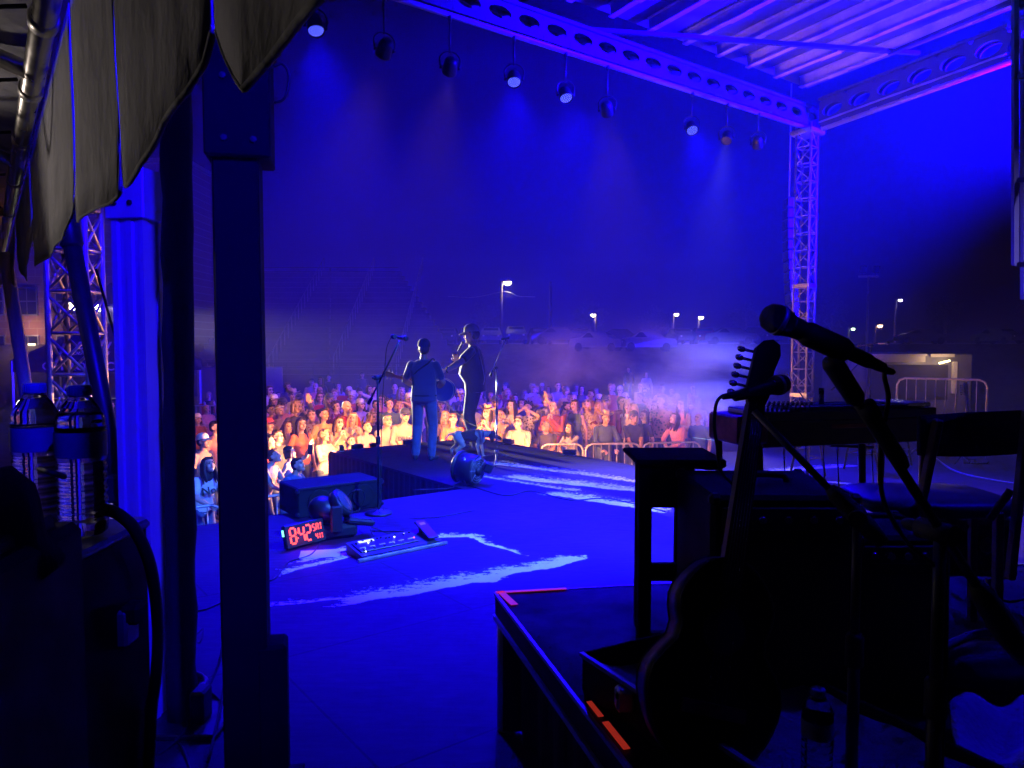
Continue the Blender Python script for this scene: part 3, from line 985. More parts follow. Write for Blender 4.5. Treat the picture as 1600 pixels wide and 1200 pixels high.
# blue side lantern high behind the camera, on the posts
par((1.9, -1.6, 4.6), (-1.4, 3.1, 1.4), M_LENS_B, 'blue lantern high behind the camera', (3400, BLUE, 34, .9, .08), True, .4)
p = fb(12.0); p.z = 5.42
par(p, (-5.4, 9.2, 1.2), M_LENS_B, 'added unseen blue lantern at the left end of the header beam', (900, BLUE, 36, .6, .08), True, FBZ - p.z)  # unseen lamp added to turn the left lattice tower blue
par((3.9, 3.0, 5.6), (1.1, 1.75, .6), M_LENS_B, 'added unseen blue lantern over the riser', (380, BLUE, 22, .9, .08), True, .5)  # unseen lamp added to brighten the cloth on the riser
# ------------------------------------------------------------------ beyond the stage
def foh_lamp(p, label, aim):
    e = thing('flood_lamp', label, 'flood light', p, group='white lamps on the left mast')
    d = (V((-1, 10.5, .8)) - V(p)).normalized()
    mb = MB(); mb.lathe([(.05, -.3), (.12, -.28), (.2, -.05), (.24, .05), (.25, .08), (.22, .08)], (0, 0, 0), d, 16); mb.build('housing', M_BLACK, e, False)
    mb = MB(); mb.lathe([(.25, .082), (.24, .09), (.02, .1)], (0, 0, 0), d, 16); mb.build('lens', glow('hot white lamp lens', (1, .95, .62), 40), e, False)
    mb = MB(); mb.cyl((0, 0, -.2), (0, 0, -.75), .03); mb.build('bracket', M_BLACK, e, False)
    s = spot(V(p) + d * .3, aim, FOHP, (1, .88, .58), 4.6, 1.0, .12); s.parent = e; s.location = d * .3
FOHP = 280000.0
foh_lamp(FOH[0], 'left of the two glaring white lamps behind the tilted tent leg', (-1.3, 10.2, .9))
foh_lamp(FOH[1], 'right of the two glaring white lamps, with a halo under the covered tower', (-.45, 11.1, 1.0))
mp_ = (FOH[0] + FOH[1]) / 2
e = thing('lamp_mast', 'dark mast with a cross bar carrying two white lamps', 'mast', (mp_.x, mp_.y, GZ))
mb = MB(); mb.cyl((0, 0, 0), (0, 0, mp_.z - GZ - .75), .07, .05); mb.build('pole', M_BLACK, e, False)
mb = MB(); mb.bar((-.95, 0, mp_.z - GZ - .76), (.95, 0, mp_.z - GZ - .76), .06, .06); mb.build('cross_bar', M_BLACK, e, False)
mb = MB(); mb.box((0, 0, .03), (.8, .8, .06), bev=.02); mb.build('base_plate', M_BLACK, e, False)
# near lattice mast lit blue at the left
p = at(126, 700, 9.0)
lattice('lattice_tower', 'blue lit lattice tower with crossed braces behind the tilted tent leg', (p.x, p.y, GZ), 5.2, .44, rot=.1, step=.5, r=.036, xpat=True)
# covered speaker tower
p = at(207, 470, 44.0)
e = thing('covered_speaker_tower', 'dark blue weather hood over a tower left of the posts', 'tower', (p.x, p.y, GZ))
mb = MB()
def hood(mb, z0, z1, a0, a1, b0, b1, x0=0, x1=0):
    vs = []
    for z, a, b, x in ((z0, a0, b0, x0), (z1, a1, b1, x1)):
        vs += [(x - a, -b, z), (x + a, -b, z), (x + a, b, z), (x - a, b, z)]
    mb.add(vs, [(3, 2, 1, 0), (4, 5, 6, 7), (0, 1, 5, 4), (1, 2, 6, 5), (2, 3, 7, 6), (3, 0, 4, 7)])
z0 = at(205, 508, 44).z - GZ; HS = 2.7
hood(mb, z0, z0 + .45 * HS, .8 * HS, .78 * HS, .5, .5); hood(mb, z0 + .45 * HS, z0 + .92 * HS, .78 * HS, .42 * HS, .5, .35); hood(mb, z0 + .92 * HS, z0 + 1.4 * HS, .24 * HS, .18 * HS, .22, .16, -.3, -.4)
mb.build('hood', mat('dark blue tarpaulin', (.02, .025, .06), .5, vary=.3, vscale=3, bump=.4, bscale=4), e, False)
mb = MB(); mb.tube([(0, 0, 0), (0, 0, z0)], .15, 8); mb.build('pole', M_BLACK, e, False)
mb = MB(); mb.box((-.95, -.52, z0 - .1), (.55, .03, .26), Matrix.Rotation(.2, 3, 'Y'), .01); mb.build('small_screen', glow('teal screen', (.1, .9, .75), .9), e, False)
mb = MB(); mb.bar((-2.1, -.52, z0 + 1.2), (2.1, -.52, z0 + 1.2), .05, .05); mb.build('edge_cord', M_STEEL, e, False)
# production canopy
p = at(175, 640, 27.0)
M_CANOPY = mat('charcoal canopy cloth', (.035, .035, .04), .8, vary=.2, vscale=2, bump=.3, bscale=3)
M_LETTER = mat('pale print', (.75, .62, .55), .7)
e = thing('canopy_tent', 'charcoal canopy tent printed PRODUCTIONS behind the left posts', 'tent', (p.x, p.y, GZ))
w_, h0, h1 = 2.75, at(175, 582, 25.6).z - GZ, at(175, 505, 27).z - GZ
mb = MB(); mb.add([(-w_, -w_ / 2, h0 + .42), (w_, -w_ / 2, h0 + .42), (w_, w_ / 2, h0 + .42), (-w_, w_ / 2, h0 + .42), (-.5, 0, h1), (.5, 0, h1)], [(0, 1, 5, 4), (1, 2, 5), (2, 3, 4, 5), (3, 0, 4)]); mb.build('canopy', M_CANOPY, e, False)
mb = MB(); P = [(-w_, -w_ / 2), (w_, -w_ / 2), (w_, w_ / 2), (-w_, w_ / 2)]
for i in range(4):
    a, b = P[i], P[(i + 1) % 4]
    mb.add([(*a, h0), (*b, h0), (*b, h0 + .42), (*a, h0 + .42)], [(0, 1, 2, 3)])
mb.build('valance', M_CANOPY, e, False)
for (a, b) in P:
    mb = MB(); mb.bar((a * .98, b * .98, 0), (a * .98, b * .98, h0 + .4), .06, .06); mb.build('leg', M_STEEL, e, False)
def let(txt, size, x, y, z, par, m=M_LETTER, rx=math.pi / 2, sx=1.0, rz=0.0, name='lettering'):
    o = link(name, text_mesh(txt, size, .004, 0, sx), par)
    o.data.materials.clear(); o.data.materials.append(m)
    o.location = (x, y, z); o.rotation_euler = (rx, 0, rz); return o
yv = -w_ / 2 - .012
let('PRODUCTIONS', .4, .62, yv, h0 + .2, e, sx=1.15); let('O', .4, -1.45, yv, h0 + .2, e, sx=1.2)
sl = math.atan2(h1 - h0 - .42, w_ / 2)
for (t, sz, k, xx, sx) in (('ECFI', .5, .36, -.1, 1.3), ('PRODUCTIONS', .2, .16, -.15, 1.1), ('sfi', .42, .66, -.1, 1.6)):
    let(t, sz, xx, -w_ / 2 * (1 - k) - .02, h0 + .42 + (h1 - h0 - .42) * k + .03, e, rx=sl, sx=sx)
mb = MB(); mb.box((0, -1.0, 1.0), (3.2, .6, .06)); mb.box((-1.5, -1, .5), (.06, .5, 1)); mb.box((1.5, -1, .5), (.06, .5, 1)); mb.build('mixing_table', M_BLACK, e, False)
one('console_lamp', MB().cyl((p.x + 1.0, p.y - 1.0, GZ + 1.03), (p.x + 1.0, p.y - 1.0, GZ + 1.5), .015).box((p.x + 1.0, p.y - 1.05, GZ + 1.5), (.3, .08, .03)), [glow('small warm console lamp', (1, .7, .4), 3)], 'small warm strip lamp glowing over the mixing table', 'lamp')
point((p.x + .9, p.y - .9, GZ + 1.75), 10, (1, .6, .35), .08)
# brick building far left
def brick_mat():
    m = bpy.data.materials.new('dim brick'); m.use_nodes = True; nt = m.node_tree; b = nt.nodes['Principled BSDF']
    tc = nt.nodes.new('ShaderNodeTexCoord'); mp = nt.nodes.new('ShaderNodeMapping'); mp.inputs['Rotation'].default_value = (math.pi / 2, 0, 0)
    br = nt.nodes.new('ShaderNodeTexBrick'); br.inputs['Scale'].default_value = 1; br.inputs['Brick Width'].default_value = 1.3; br.inputs['Row Height'].default_value = .62; br.inputs['Mortar Size'].default_value = .03
    br.inputs['Color1'].default_value = (.30, .16, .11, 1); br.inputs['Color2'].default_value = (.24, .12, .09, 1); br.inputs['Mortar'].default_value = (.36, .3, .26, 1)
    nt.links.new(tc.outputs['Object'], mp.inputs[0]); nt.links.new(mp.outputs[0], br.inputs['Vector']); nt.links.new(br.outputs[0], b.inputs['Base Color'])
    b.inputs['Roughness'].default_value = .9
    return m
p = at(130, 500, 62.0)
e = thing('brick_building', 'dim block building with lit windows far behind the left tent', 'building', (p.x, p.y, GZ))
mb = MB(); mb.box((-6, 4, 9), (30, 8, 18)); mb.build('wall', brick_mat(), e, False)
mb = MB(); mb.box((-6, 3.8, 18.15), (30.6, 9, .3)); mb.build('parapet', M_STEEL, e, False)
for i, wx in enumerate((-7.4, -4.6, -1.4, 2.0, 5.4)):
    for wz in (2.6, 6.6):
        mb = MB(); mb.box((wx, -.05, wz), (1.7, .12, 2.4)); f = mb.build('window', M_STEEL, e, False)
        for sx in (-1, 1):
            for sz in (-1, 1):
                mb = MB(); mb.box((wx + sx * .4, -.13, wz + sz * .57), (.7, .05, 1.02)); mb.build('pane', mat('dark window glass', (.02, .02, .03), .08), f, False)
one('wall_lamp', MB().box((p.x - 4.2, p.y - .3, GZ + 3.0), (.5, .2, .16)).box((p.x - 5.2, p.y - .3, GZ + 3.0), (.3, .2, .14)), [glow('warm wall lamp', (1, .75, .4), 5)], 'warm wall lamps under a window at the far left', 'lamp')
point((p.x - 4.2, p.y - 1.4, GZ + 4.2), 160, (1, .55, .32), .2)
# grandstand
p0 = at(395, 590, 42.0)
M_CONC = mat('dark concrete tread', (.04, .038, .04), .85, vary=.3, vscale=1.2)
e = thing('grandstand', 'dark stepped grandstand with stair railings left of the performers', 'grandstand', (p0.x, p0.y, GZ))
NR = 18; Wd = 16.5
for i in range(NR):
    y0 = .75 * i; z0 = 1.25 + .42 * i; w = Wd - .35 * i
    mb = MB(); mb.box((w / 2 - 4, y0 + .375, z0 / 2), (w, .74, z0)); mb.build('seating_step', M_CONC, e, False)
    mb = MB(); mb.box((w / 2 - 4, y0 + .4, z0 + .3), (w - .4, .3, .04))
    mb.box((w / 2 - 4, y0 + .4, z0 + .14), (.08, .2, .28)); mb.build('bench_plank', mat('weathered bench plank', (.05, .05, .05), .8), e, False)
def stair_rail(x0):
    mb = MB(); prev = None
    for i in range(0, NR, 1):
        q = V((x0, .75 * i + .1, 1.25 + .42 * i)); t = q + V((0, 0, 1.0))
        mb.cyl(q, t, .035, n=6)
        if prev: mb.cyl(prev, t, .03, n=6)
        prev = t
    mb.build('stair_railing', mat('dull rail paint', (.12, .12, .13), .7), e, False)
stair_rail(.9); stair_rail(4.6); stair_rail(8.2)
mb = MB(); mb.bar((-4, -.2, 1.9), (12.5, -.2, 1.9), .05, .05); mb.bar((-4, -.2, 1.45), (12.5, -.2, 1.45), .03, .03)
for i in range(12): mb.cyl((-4 + 1.5 * i, -.2, 0), (-4 + 1.5 * i, -.2, 1.9), .03, n=6)
mb.build('front_railing', M_BLACK, e, False)
for i, (px, w) in enumerate(((326, 1.0), (427, .85), (408, .4))):
    q = at(px, 606, 33.0)
    one('white_board', MB().box((q.x, q.y, GZ + 1.05), (w, .05, 1.75), bev=.01).box((q.x - w / 2, q.y + .1, GZ + .5), (.04, .04, 1.0)).box((q.x + w / 2, q.y + .1, GZ + .5), (.04, .04, 1.0)), [mat('pale board', (.22, .18, .17), .8, vary=.1)],
        ['pale upright board between the dark pole and the big post', 'pale upright board just right of the big post', 'narrow pale board against the big post'][i], 'board')
# ------------------------------------------------------------------ car park on the rise
def car_parts():
    body = MB()
    prof = [(-2.2, .35), (-2.25, .75), (-2.05, .92), (-1.3, .98), (-.75, 1.42), (.6, 1.46), (1.35, 1.05), (2.1, .93), (2.25, .7), (2.2, .35)]
    n = len(prof)
    vs = []
    for sx in (-1, -.96, .96, 1):
        for (y, z) in prof:
            k = 1.0 if z < 1.0 else .8
            top = .0 if abs(sx) == 1 else .03
            vs.append((sx * .9 * k, y, z - (0.03 if abs(sx) == 1 else 0)))
    fs = []
    for r in range(3):
        for i in range(n - 1): fs.append((r * n + i, r * n + i + 1, (r + 1) * n + i + 1, (r + 1) * n + i))
        fs.append((r * n + n - 1, r * n, (r + 1) * n, (r + 1) * n + n - 1))
    fs.append(tuple(range(n))); fs.append(tuple(range(3 * n, 4 * n))[::-1])
    body.add(vs, fs, False)
    win = MB()
    win.add([(-.66, -1.24, 1.02), (.66, -1.24, 1.02), (.62, -.8, 1.39), (-.62, -.8, 1.39)], [(0, 1, 2, 3)])
    win.add([(-.62, .66, 1.42), (.62, .66, 1.42), (.66, 1.3, 1.09), (-.66, 1.3, 1.09)], [(0, 1, 2, 3)])
    for sx in (-1, 1):
        for a, b in ((-1.05, -.12), (-.05, .95)):
            z1 = 1.36
            win.add([(sx * .8, a - .0, 1.02), (sx * .8, b + (.15 if b > .5 else 0), 1.02), (sx * .738, b - (.22 if b > .5 else 0), z1), (sx * .738, a + (.3 if a < -1 else 0), z1)], [(0, 1, 2, 3) if sx > 0 else (3, 2, 1, 0)])
    wheel = MB(); wheel.lathe([(.05, -.1), (.3, -.1), (.33, -.06), (.33, .06), (.3, .1), (.2, .1), (.18, .07), (.03, .08)], (0, 0, 0), (1, 0, 0), 14)
    head = MB(); head.ell((0, 0, 0), (.16, .06, .08), n=10, m=6)
    return body, win, wheel, head
cb, cwn, cwh, chd = car_parts()
CARM = {'b': cb.mesh('car_body', M_WHITE), 'w': [m for m in [cwn.mesh('window', mat('tinted car glass', (.02, .02, .025), .05))]][0], 'h': cwh.mesh('wheel', M_RUBBER), 'l': chd.mesh('headlight', mat('car lamp glass', (.7, .7, .65), .1)), 't': chd.mesh('tail_light', mat('red lamp glass', (.4, .01, .01), .15))}
PAINT = {c: mat(c + ' car paint', v, .25, .3, coat=.6) for c, v in {'white': (.4, .4, .4), 'black': (.02, .02, .02), 'silver': (.22, .22, .23), 'red': (.3, .02, .02), 'blue': (.03, .06, .2), 'grey': (.12, .12, .13)}.items()}
cars = [(700, 66, 0, 'grey', 1), (732, 68, .2, 'silver', 1.05), (767, 64, 0, 'white', 1), (806, 65, .1, 'silver', 1.1), (842, 67, .1, 'black', 1), (872, 63, 1.5, 'grey', 1.0), (935, 60, 1.2, 'white', 1.12), (905, 69, 0, 'blue', 1), (968, 70, 1.5, 'black', 1),
        (1012, 60, 1.5, 'white', 1.15), (1062, 68, .2, 'grey', 1), (1098, 66, 0, 'red', 1), (1140, 64, 1.5, 'silver', 1), (1185, 66, .2, 'black', 1.05), (640, 66, .1, 'black', 1), (1440, 70, 1.4, 'grey', 1), (1560, 68, .2, 'silver', 1)]
for i, (px, D, rz_, col, sc) in enumerate(cars):
    q = at(px, 530, D)
    around = 'far right behind the trailer' if px > 1400 else ['behind the tall performer', 'beside the street lamp', 'right of the utility pole', 'under the twin lamps'][min(3, max(0, int((px - 640) / 150)))]
    e = thing('parked_car', f'{col} car on the rise {around}, {["first", "second", "third", "fourth", "fifth", "sixth", "seventh", "eighth", "ninth", "tenth", "eleventh", "twelfth", "thirteenth", "fourteenth", "fifteenth", "sixteenth", "seventeenth"][sorted(c[0] for c in cars).index(px)]} car from the left', 'car', (q.x, q.y, gz(q.x, q.y)), rz_ + random.uniform(-.1, .1), 'cars parked on the rise')
    e.scale = (1, 1, sc)
    o = link('body', CARM['b'], e); o.material_slots[0].link = 'OBJECT'; o.material_slots[0].material = PAINT[col]
    link('windows', CARM['w'], e)
    for sx in (-1, 1):
        for y in (-1.4, 1.4):
            w = link('wheel', CARM['h'], e); w.location = (sx * .82, y, .33)
        w = link('headlight', CARM['l'], e); w.location = (sx * .62, -2.2, .72)
        w = link('tail_light', CARM['t'], e); w.location = (sx * .66, 2.2, .8)
# street lamps
M_POLE = mat('weathered wood pole', (.16, .12, .09), .85, vary=.3, vscale=5, stretch=(1, 1, .1))
def street_lamp(px, py, D, label, power, arm=.6, lit=True, col=(1, .82, .35), size=.32):
    q = at(px, py, D); base = gz(q.x - arm, q.y)
    e = thing('street_lamp', label, 'street lamp', (q.x - arm, q.y, base), group='lamps over the car park')
    H = q.z - base
    mb = MB(); mb.cyl((0, 0, 0), (0, 0, H + .1), .16, .11, 8); mb.build('pole', M_POLE, e, False)
    mb = MB(); mb.tube(curve_pts([(0, 0, H - .5), (arm * .5, 0, H - .05), (arm, 0, H + .02)], 4), .045, 6); mb.build('arm', M_STEEL, e, False)
    mb = MB(); mb.lathe([(.08, .2), (size * .9, .05), (size, 0), (size * .8, -.02)], (arm, 0, H), (0, 0, 1), 12); mb.build('lamp_shade', M_STEEL, e, False)
    if lit:
        mb = MB(); mb.ell((arm, 0, H - .08), (size * .8, size * .8, size * .62)); mb.build('globe', glow('sodium globe %d' % px, col, 22), e, False)
        o = point((0, 0, 0), power * .18, col, .3); o.parent = e; o.location = (arm, 0, H - .5)
    return e
street_lamp(793, 440, 66, 'brightest yellow street lamp on a wooden pole above the tall performer', 900, arm=.55, size=.42)
street_lamp(927, 491, 84, 'small yellow lamp on a short pole over the middle of the car park', 420, arm=-.3, size=.36)
street_lamp(1057, 490, 88, 'left of the two small lamps near the smoke', 380, arm=.4, size=.34)
street_lamp(1095, 495, 86, 'right of the two small lamps near the smoke', 420, arm=.3, size=.38)
street_lamp(1375, 508, 90, 'orange lamp low behind the foreground microphone', 200, col=(1, .55, .2), size=.36)
street_lamp(1333, 513, 95, 'tiny greenish lamp left of the orange one', 150, col=(.7, 1, .45), size=.26)
street_lamp(1407, 468, 92, 'small white tilted lamp high right of the microphone', 150, col=(1, .95, .8), size=.26)
q = at(860, 440, 64); b = gz(q.x, q.y)
one('utility_pole', MB().cyl((q.x, q.y, b), (q.x, q.y, q.z), .17, .11, 8), M_POLE, 'bare wooden utility pole right of the bright street lamp', 'utility pole')
l = at(787, 456, 66); a1 = at(700, 463, 80); a2 = at(836, 464, 58)
one('power_line', MB().tube(curve_pts([a1, (a1 + l) / 2 - V((0, 0, .3)), l, (l + a2) / 2 - V((0, 0, .15)), a2], 6), .028, 5), M_STEEL, 'thin overhead power line strung past the bright street lamp', 'power line')
# dark tree line behind
M_LEAF = mat('night foliage', (.035, .05, .02), .8, vary=.4, vscale=3)
rt = random.Random(3)
for i in range(11):
    x = -60 + i * 14 + rt.uniform(-3, 3); y = 120 + rt.uniform(-8, 12); h = rt.uniform(5, 8)
    e = thing('tree', f'dark tree on the skyline behind the cars, number {["one", "two", "three", "four", "five", "six", "seven", "eight", "nine", "ten", "eleven"][i]} from the left', 'tree', (x, y, gz(x, y)), group='trees on the dark skyline')
    mb = MB(); mb.tube([(0, 0, 0), (.1, 0, h * .3), (.0, .1, h * .7)], [.3, .22, .08], 7)
    for k in range(5):
        a = rt.uniform(0, 6.28); mb.tube([(0, 0, h * (.3 + .07 * k)), (math.cos(a) * 1.4, math.sin(a) * 1.4, h * (.5 + .08 * k))], [.1, .03], 5)
    mb.build('trunk', M_POLE, e, False)
    mb = MB(); vs, fs = [], []
    for k in range(1100):
        u = V((rt.gauss(0, 1), rt.gauss(0, 1), rt.gauss(0, 1))).normalized()
        r = rt.random() ** .4
        lump = 1 + .25 * math.sin(u.x * 5 + i) * math.sin(u.y * 4 + i * 2) + .15 * math.sin(u.z * 7)
        c = V((u.x * 2.6 * r * lump, u.y * 2.6 * r * lump, h * .66 + u.z * h * .36 * r * lump))
        t = V((rt.gauss(0, 1), rt.gauss(0, 1), rt.gauss(0, 1))).normalized() * .22; w = t.orthogonal().normalized() * .13
        o_ = len(vs); vs += [c - t, c + w, c + t, c - w]; fs.append((o_, o_ + 1, o_ + 2, o_ + 3))
    mb.add(vs, fs); mb.build('crown', M_LEAF, e, False)
# ------------------------------------------------------------------ right side
p = at(1424, 640, 23.0)
e = thing('cargo_trailer', 'dim cargo trailer with an open lit hatch at the right', 'trailer', (p.x, p.y, GZ))
M_TRL = mat('dull trailer skin', (.16, .15, .16), .5, .2, vary=.2, vscale=2)
mb = MB(); mb.box((0, 1.1, 1.55), (3.9, 2.0, 2.2), bev=.05); mb.build('box', M_TRL, e, False)
ht = at(1424, 553, 23).z - GZ
mb = MB(); mb.box((-.65, -.15, ht), (1.75, .5, .07), Matrix.Rotation(.12, 3, 'X')); mb.box((-.65, -.28, ht - .15), (1.75, .05, .2)); hb = mb.build('hatch', mat('cream painted hatch', (.55, .5, .45), .5, vary=.1), e, False)
for k in range(4):
    mb = MB(); mb.box((-1.35 + k * .47, -.31, ht - .02), (.06, .02, .06)); mb.build('hinge', M_STEEL, hb, False)
mb = MB(); mb.box((1.35, .07, 1.9), (.14, .1, 1.0)); mb.box((.95, .06, ht - .05), (.75, .06, .1)); mb.build('door_frame', mat('cream painted hatch', (.5, .45, .4), .5), e, False)
mb = MB(); mb.box((-.1, .08, 1.75), (2.5, .04, 1.1)); mb.build('opening', mat('dark trailer inside', (.03, .025, .025), .8), e, False)
mb = MB(); mb.box((.98, -.02, ht - .25), (.34, .05, .05), Matrix.Rotation(-.25, 3, 'Y')); mb.build('strip_lamp', glow('warm strip lamp', (1, .8, .35), 6), e, False)
for sx in (-1, 1):
    mb = MB(); mb.lathe([(.1, -.12), (.34, -.12), (.36, 0), (.34, .12), (.1, .12)], (sx * .45, .2, .36), (0, 1, 0), 16); mb.build('wheel', M_RUBBER, e, False)
o = point((0, 0, 0), 26, (1, .66, .4), .1); o.parent = e; o.location = (.7, -.7, ht - .25)
# deck guard rail
def barrier(a, b, h, label, feet=True, z=None, group='steel crowd barriers', bars=None, cat='barrier', name='crowd_barrier', m=M_STEEL, low=.18):
    a, b = V(a), V(b); e = thing(name, label, cat, a, 0, group)
    d = b - a; d.z = 0; L_ = d.length; d.normalize(); up = V((0, 0, 1)); c = .12
    mb = MB(); P = [d * 0 + up * low, up * (h - c), up * (h - c * .3) + d * c * .3, up * h + d * c, up * h + d * (L_ - c), up * (h - c * .3) + d * (L_ - c * .3), up * (h - c) + d * L_, up * low + d * L_]
    mb.tube(P, .019, 8); mb.tube([up * low, up * low + d * L_], .016, 8); mb.build('frame', m, e, False)
    n = bars or int(L_ / .14)
    for i in range(1, n):
        mb = MB(); mb.cyl(up * low + d * L_ * i / n, up * h + d * L_ * i / n, .008, n=6); mb.build('bar', m, e, False)
    if feet:
        nn = V((d.y, -d.x, 0))
        for k in (.12, .88):
            mb = MB(); q = d * L_ * k; mb.tube([q + up * low, q + nn * .05 + up * .04, q + nn * .3 + up * .02], .018, 6); mb.tube([q + nn * .05 + up * .04, q - nn * .3 + up * .02], .018, 6); mb.build('foot', m, e, False)
    else:
        for k in (0, L_):
            mb = MB(); mb.cyl(d * k, d * k + up * low, .019, n=8); mb.build('post', m, e, False)
    return e
a = at(1402, 592, 13.2); b = at(1543, 592, 12.4); a.z = b.z = 0
barrier(a, b, 1.02, 'blue lit deck guard rail with rounded corners at the right', feet=False, group=None, low=.3, m=M_ALUD)
# speaker column
q = at(1233, 318, 19.0)
e = thing('speaker_column', 'dark hanging speaker column beside the lattice tower', 'speaker', q)
for i in range(12):
    z = -i * .27; y = -.0 - .012 * i * i * .3
    mb = MB(); mb.box((0, y, z), (.2, .42, .25), Matrix.Rotation(-.02 * i, 3, 'X'), .02); f = mb.build('cabinet', M_BLKPL, e, False)
    mb = MB(); mb.box((-.105, y - .05, z), (.012, .2, .16), bev=.005); mb.build('side_plate', M_BLACK, f, False)
mb = MB(); mb.tube([(0, 0, .12), (0, 0, 3.0)], .015, 6); mb.build('hanging_cable', M_STEEL, e, False)
q = at(1357, 432, 34.0)
e = thing('flood_mast', 'thin pole with a cross bar and two small floods at the right', 'light mast', (q.x, q.y, GZ))
H = q.z - GZ
mb = MB(); mb.cyl((0, 0, 0), (0, 0, H), .06, .045, 8); mb.build('pole', M_STEEL, e, False)
mb = MB(); mb.bar((-.45, 0, H), (.45, 0, H), .06, .09); mb.build('cross_bar', M_STEEL, e, False)
for sx in (-.3, .3):
    mb = MB(); mb.box((sx, -.1, H + .32), (.28, .16, .34), Matrix.Rotation(.3, 3, 'X'), .03); mb.cyl((sx, 0, H), (sx, 0, H + .2), .02); mb.build('flood_head', M_BLACK, e, False)
# video wall frame at the right edge
e = thing('screen_frame', 'pale lilac metal frame at the right picture edge', 'metal frame', at(1586, 415, 7.0))
mb = MB(); A = at(1586, -120, 7.0); B = at(1586, 415, 7.0); mb.bar(A, B, .045, .045, (0, 1, 0)); mb.build('upright', M_RSTEEL, e)
mb = MB(); A = at(1599, 60, 7.0); B = at(1599, 468, 7.0); mb.bar(A, B, .03, .05, (0, 1, 0)); mb.build('upright', M_RSTEEL, e)
for y in (282, 414, 120):
    mb = MB(); mb.bar(at(1588, y, 7.0), at(1690, y - 6, 6.6), .04, .045); mb.build('rail', M_RSTEEL, e)
mb = MB(); mb.bar(at(1690, -120, 6.6), at(1690, 1045, 6.6), .06, .06, (0, 1, 0)); mb.build('post', M_RSTEEL, e)
# ------------------------------------------------------------------ crowd
SKIN = [mat('fair skin', (.58, .36, .27), .5), mat('tanned skin', (.48, .27, .18), .5), mat('brown skin', (.28, .15, .09), .5), mat('pale skin', (.64, .43, .34), .5)]
HAIRC = {k: mat(k + ' hair', v, .55, vary=.35, vscale=30, stretch=(1, 1, .2), bump=.4, bscale=60) for k, v in
         {'dark': (.02, .014, .01), 'brown': (.07, .035, .018), 'blonde': (.42, .27, .12), 'grey': (.3, .28, .26), 'red': (.2, .07, .03)}.items()}
CL = {'black': (.015, .015, .017), 'white': (.72, .70, .66), 'grey': (.28, .28, .28), 'charcoal': (.06, .06, .065), 'navy': (.025, .035, .09), 'blue': (.07, .12, .3), 'denim': (.06, .1, .2), 'red': (.42, .03, .03),
      'orange': (.62, .16, .05), 'salmon': (.65, .25, .18), 'pink': (.65, .25, .3), 'yellow': (.65, .45, .15), 'tan': (.42, .3, .19), 'teal': (.05, .22, .25), 'green': (.09, .16, .1), 'lavender': (.42, .36, .55), 'maroon': (.2, .03, .05), 'cream': (.66, .58, .42)}
def cloth(c):
    return mat(c + ' cloth', CL[c], .85, vary=.18, vscale=5, bump=.35, bscale=11, sheen=.2)
def pattern_cloth(name, c1, c2, scale, kind='check'):
    if name in MATS: return MATS[name]
    m = mat(name, CL[c1], .85)
    nt = m.node_tree; b = nt.nodes['Principled BSDF']; tc = nt.nodes.new('ShaderNodeTexCoord')
    t = nt.nodes.new('ShaderNodeTexChecker' if kind == 'check' else 'ShaderNodeTexVoronoi')
    t.inputs['Scale'].default_value = scale; nt.links.new(tc.outputs['Object'], t.inputs['Vector'])
    mx = nt.nodes.new('ShaderNodeMixRGB'); mx.inputs[1].default_value = (*CL[c1], 1); mx.inputs[2].default_value = (*CL[c2], 1)
    if kind == 'check': nt.links.new(t.outputs['Fac'], mx.inputs[0])
    else:
        r = nt.nodes.new('ShaderNodeValToRGB'); r.color_ramp.elements[0].position = .35; r.color_ramp.elements[1].position = .42
        nt.links.new(t.outputs['Distance'], r.inputs[0]); nt.links.new(r.outputs[0], mx.inputs[0])
    nt.links.new(mx.outputs[0], b.inputs['Base Color'])
    return m
def shirt_mat(c):
    if c == 'floral': return pattern_cloth('floral cloth', 'red', 'cream', 22, 'v')
    if c == 'plaid': return pattern_cloth('plaid cloth', 'tan', 'cream', 24)
    if c == 'camo': return pattern_cloth('camouflage cloth', 'green', 'tan', 16, 'v')
    if c == 'stripe': return pattern_cloth('spotted cloth', 'black', 'cream', 26, 'v')
    return cloth(c)
M_EYE = mat('dark eye', (.03, .02, .018), .3); M_LIP = mat('lips', (.42, .14, .12), .5); M_SHOE = mat('dark shoe', (.03, .03, .03), .6)
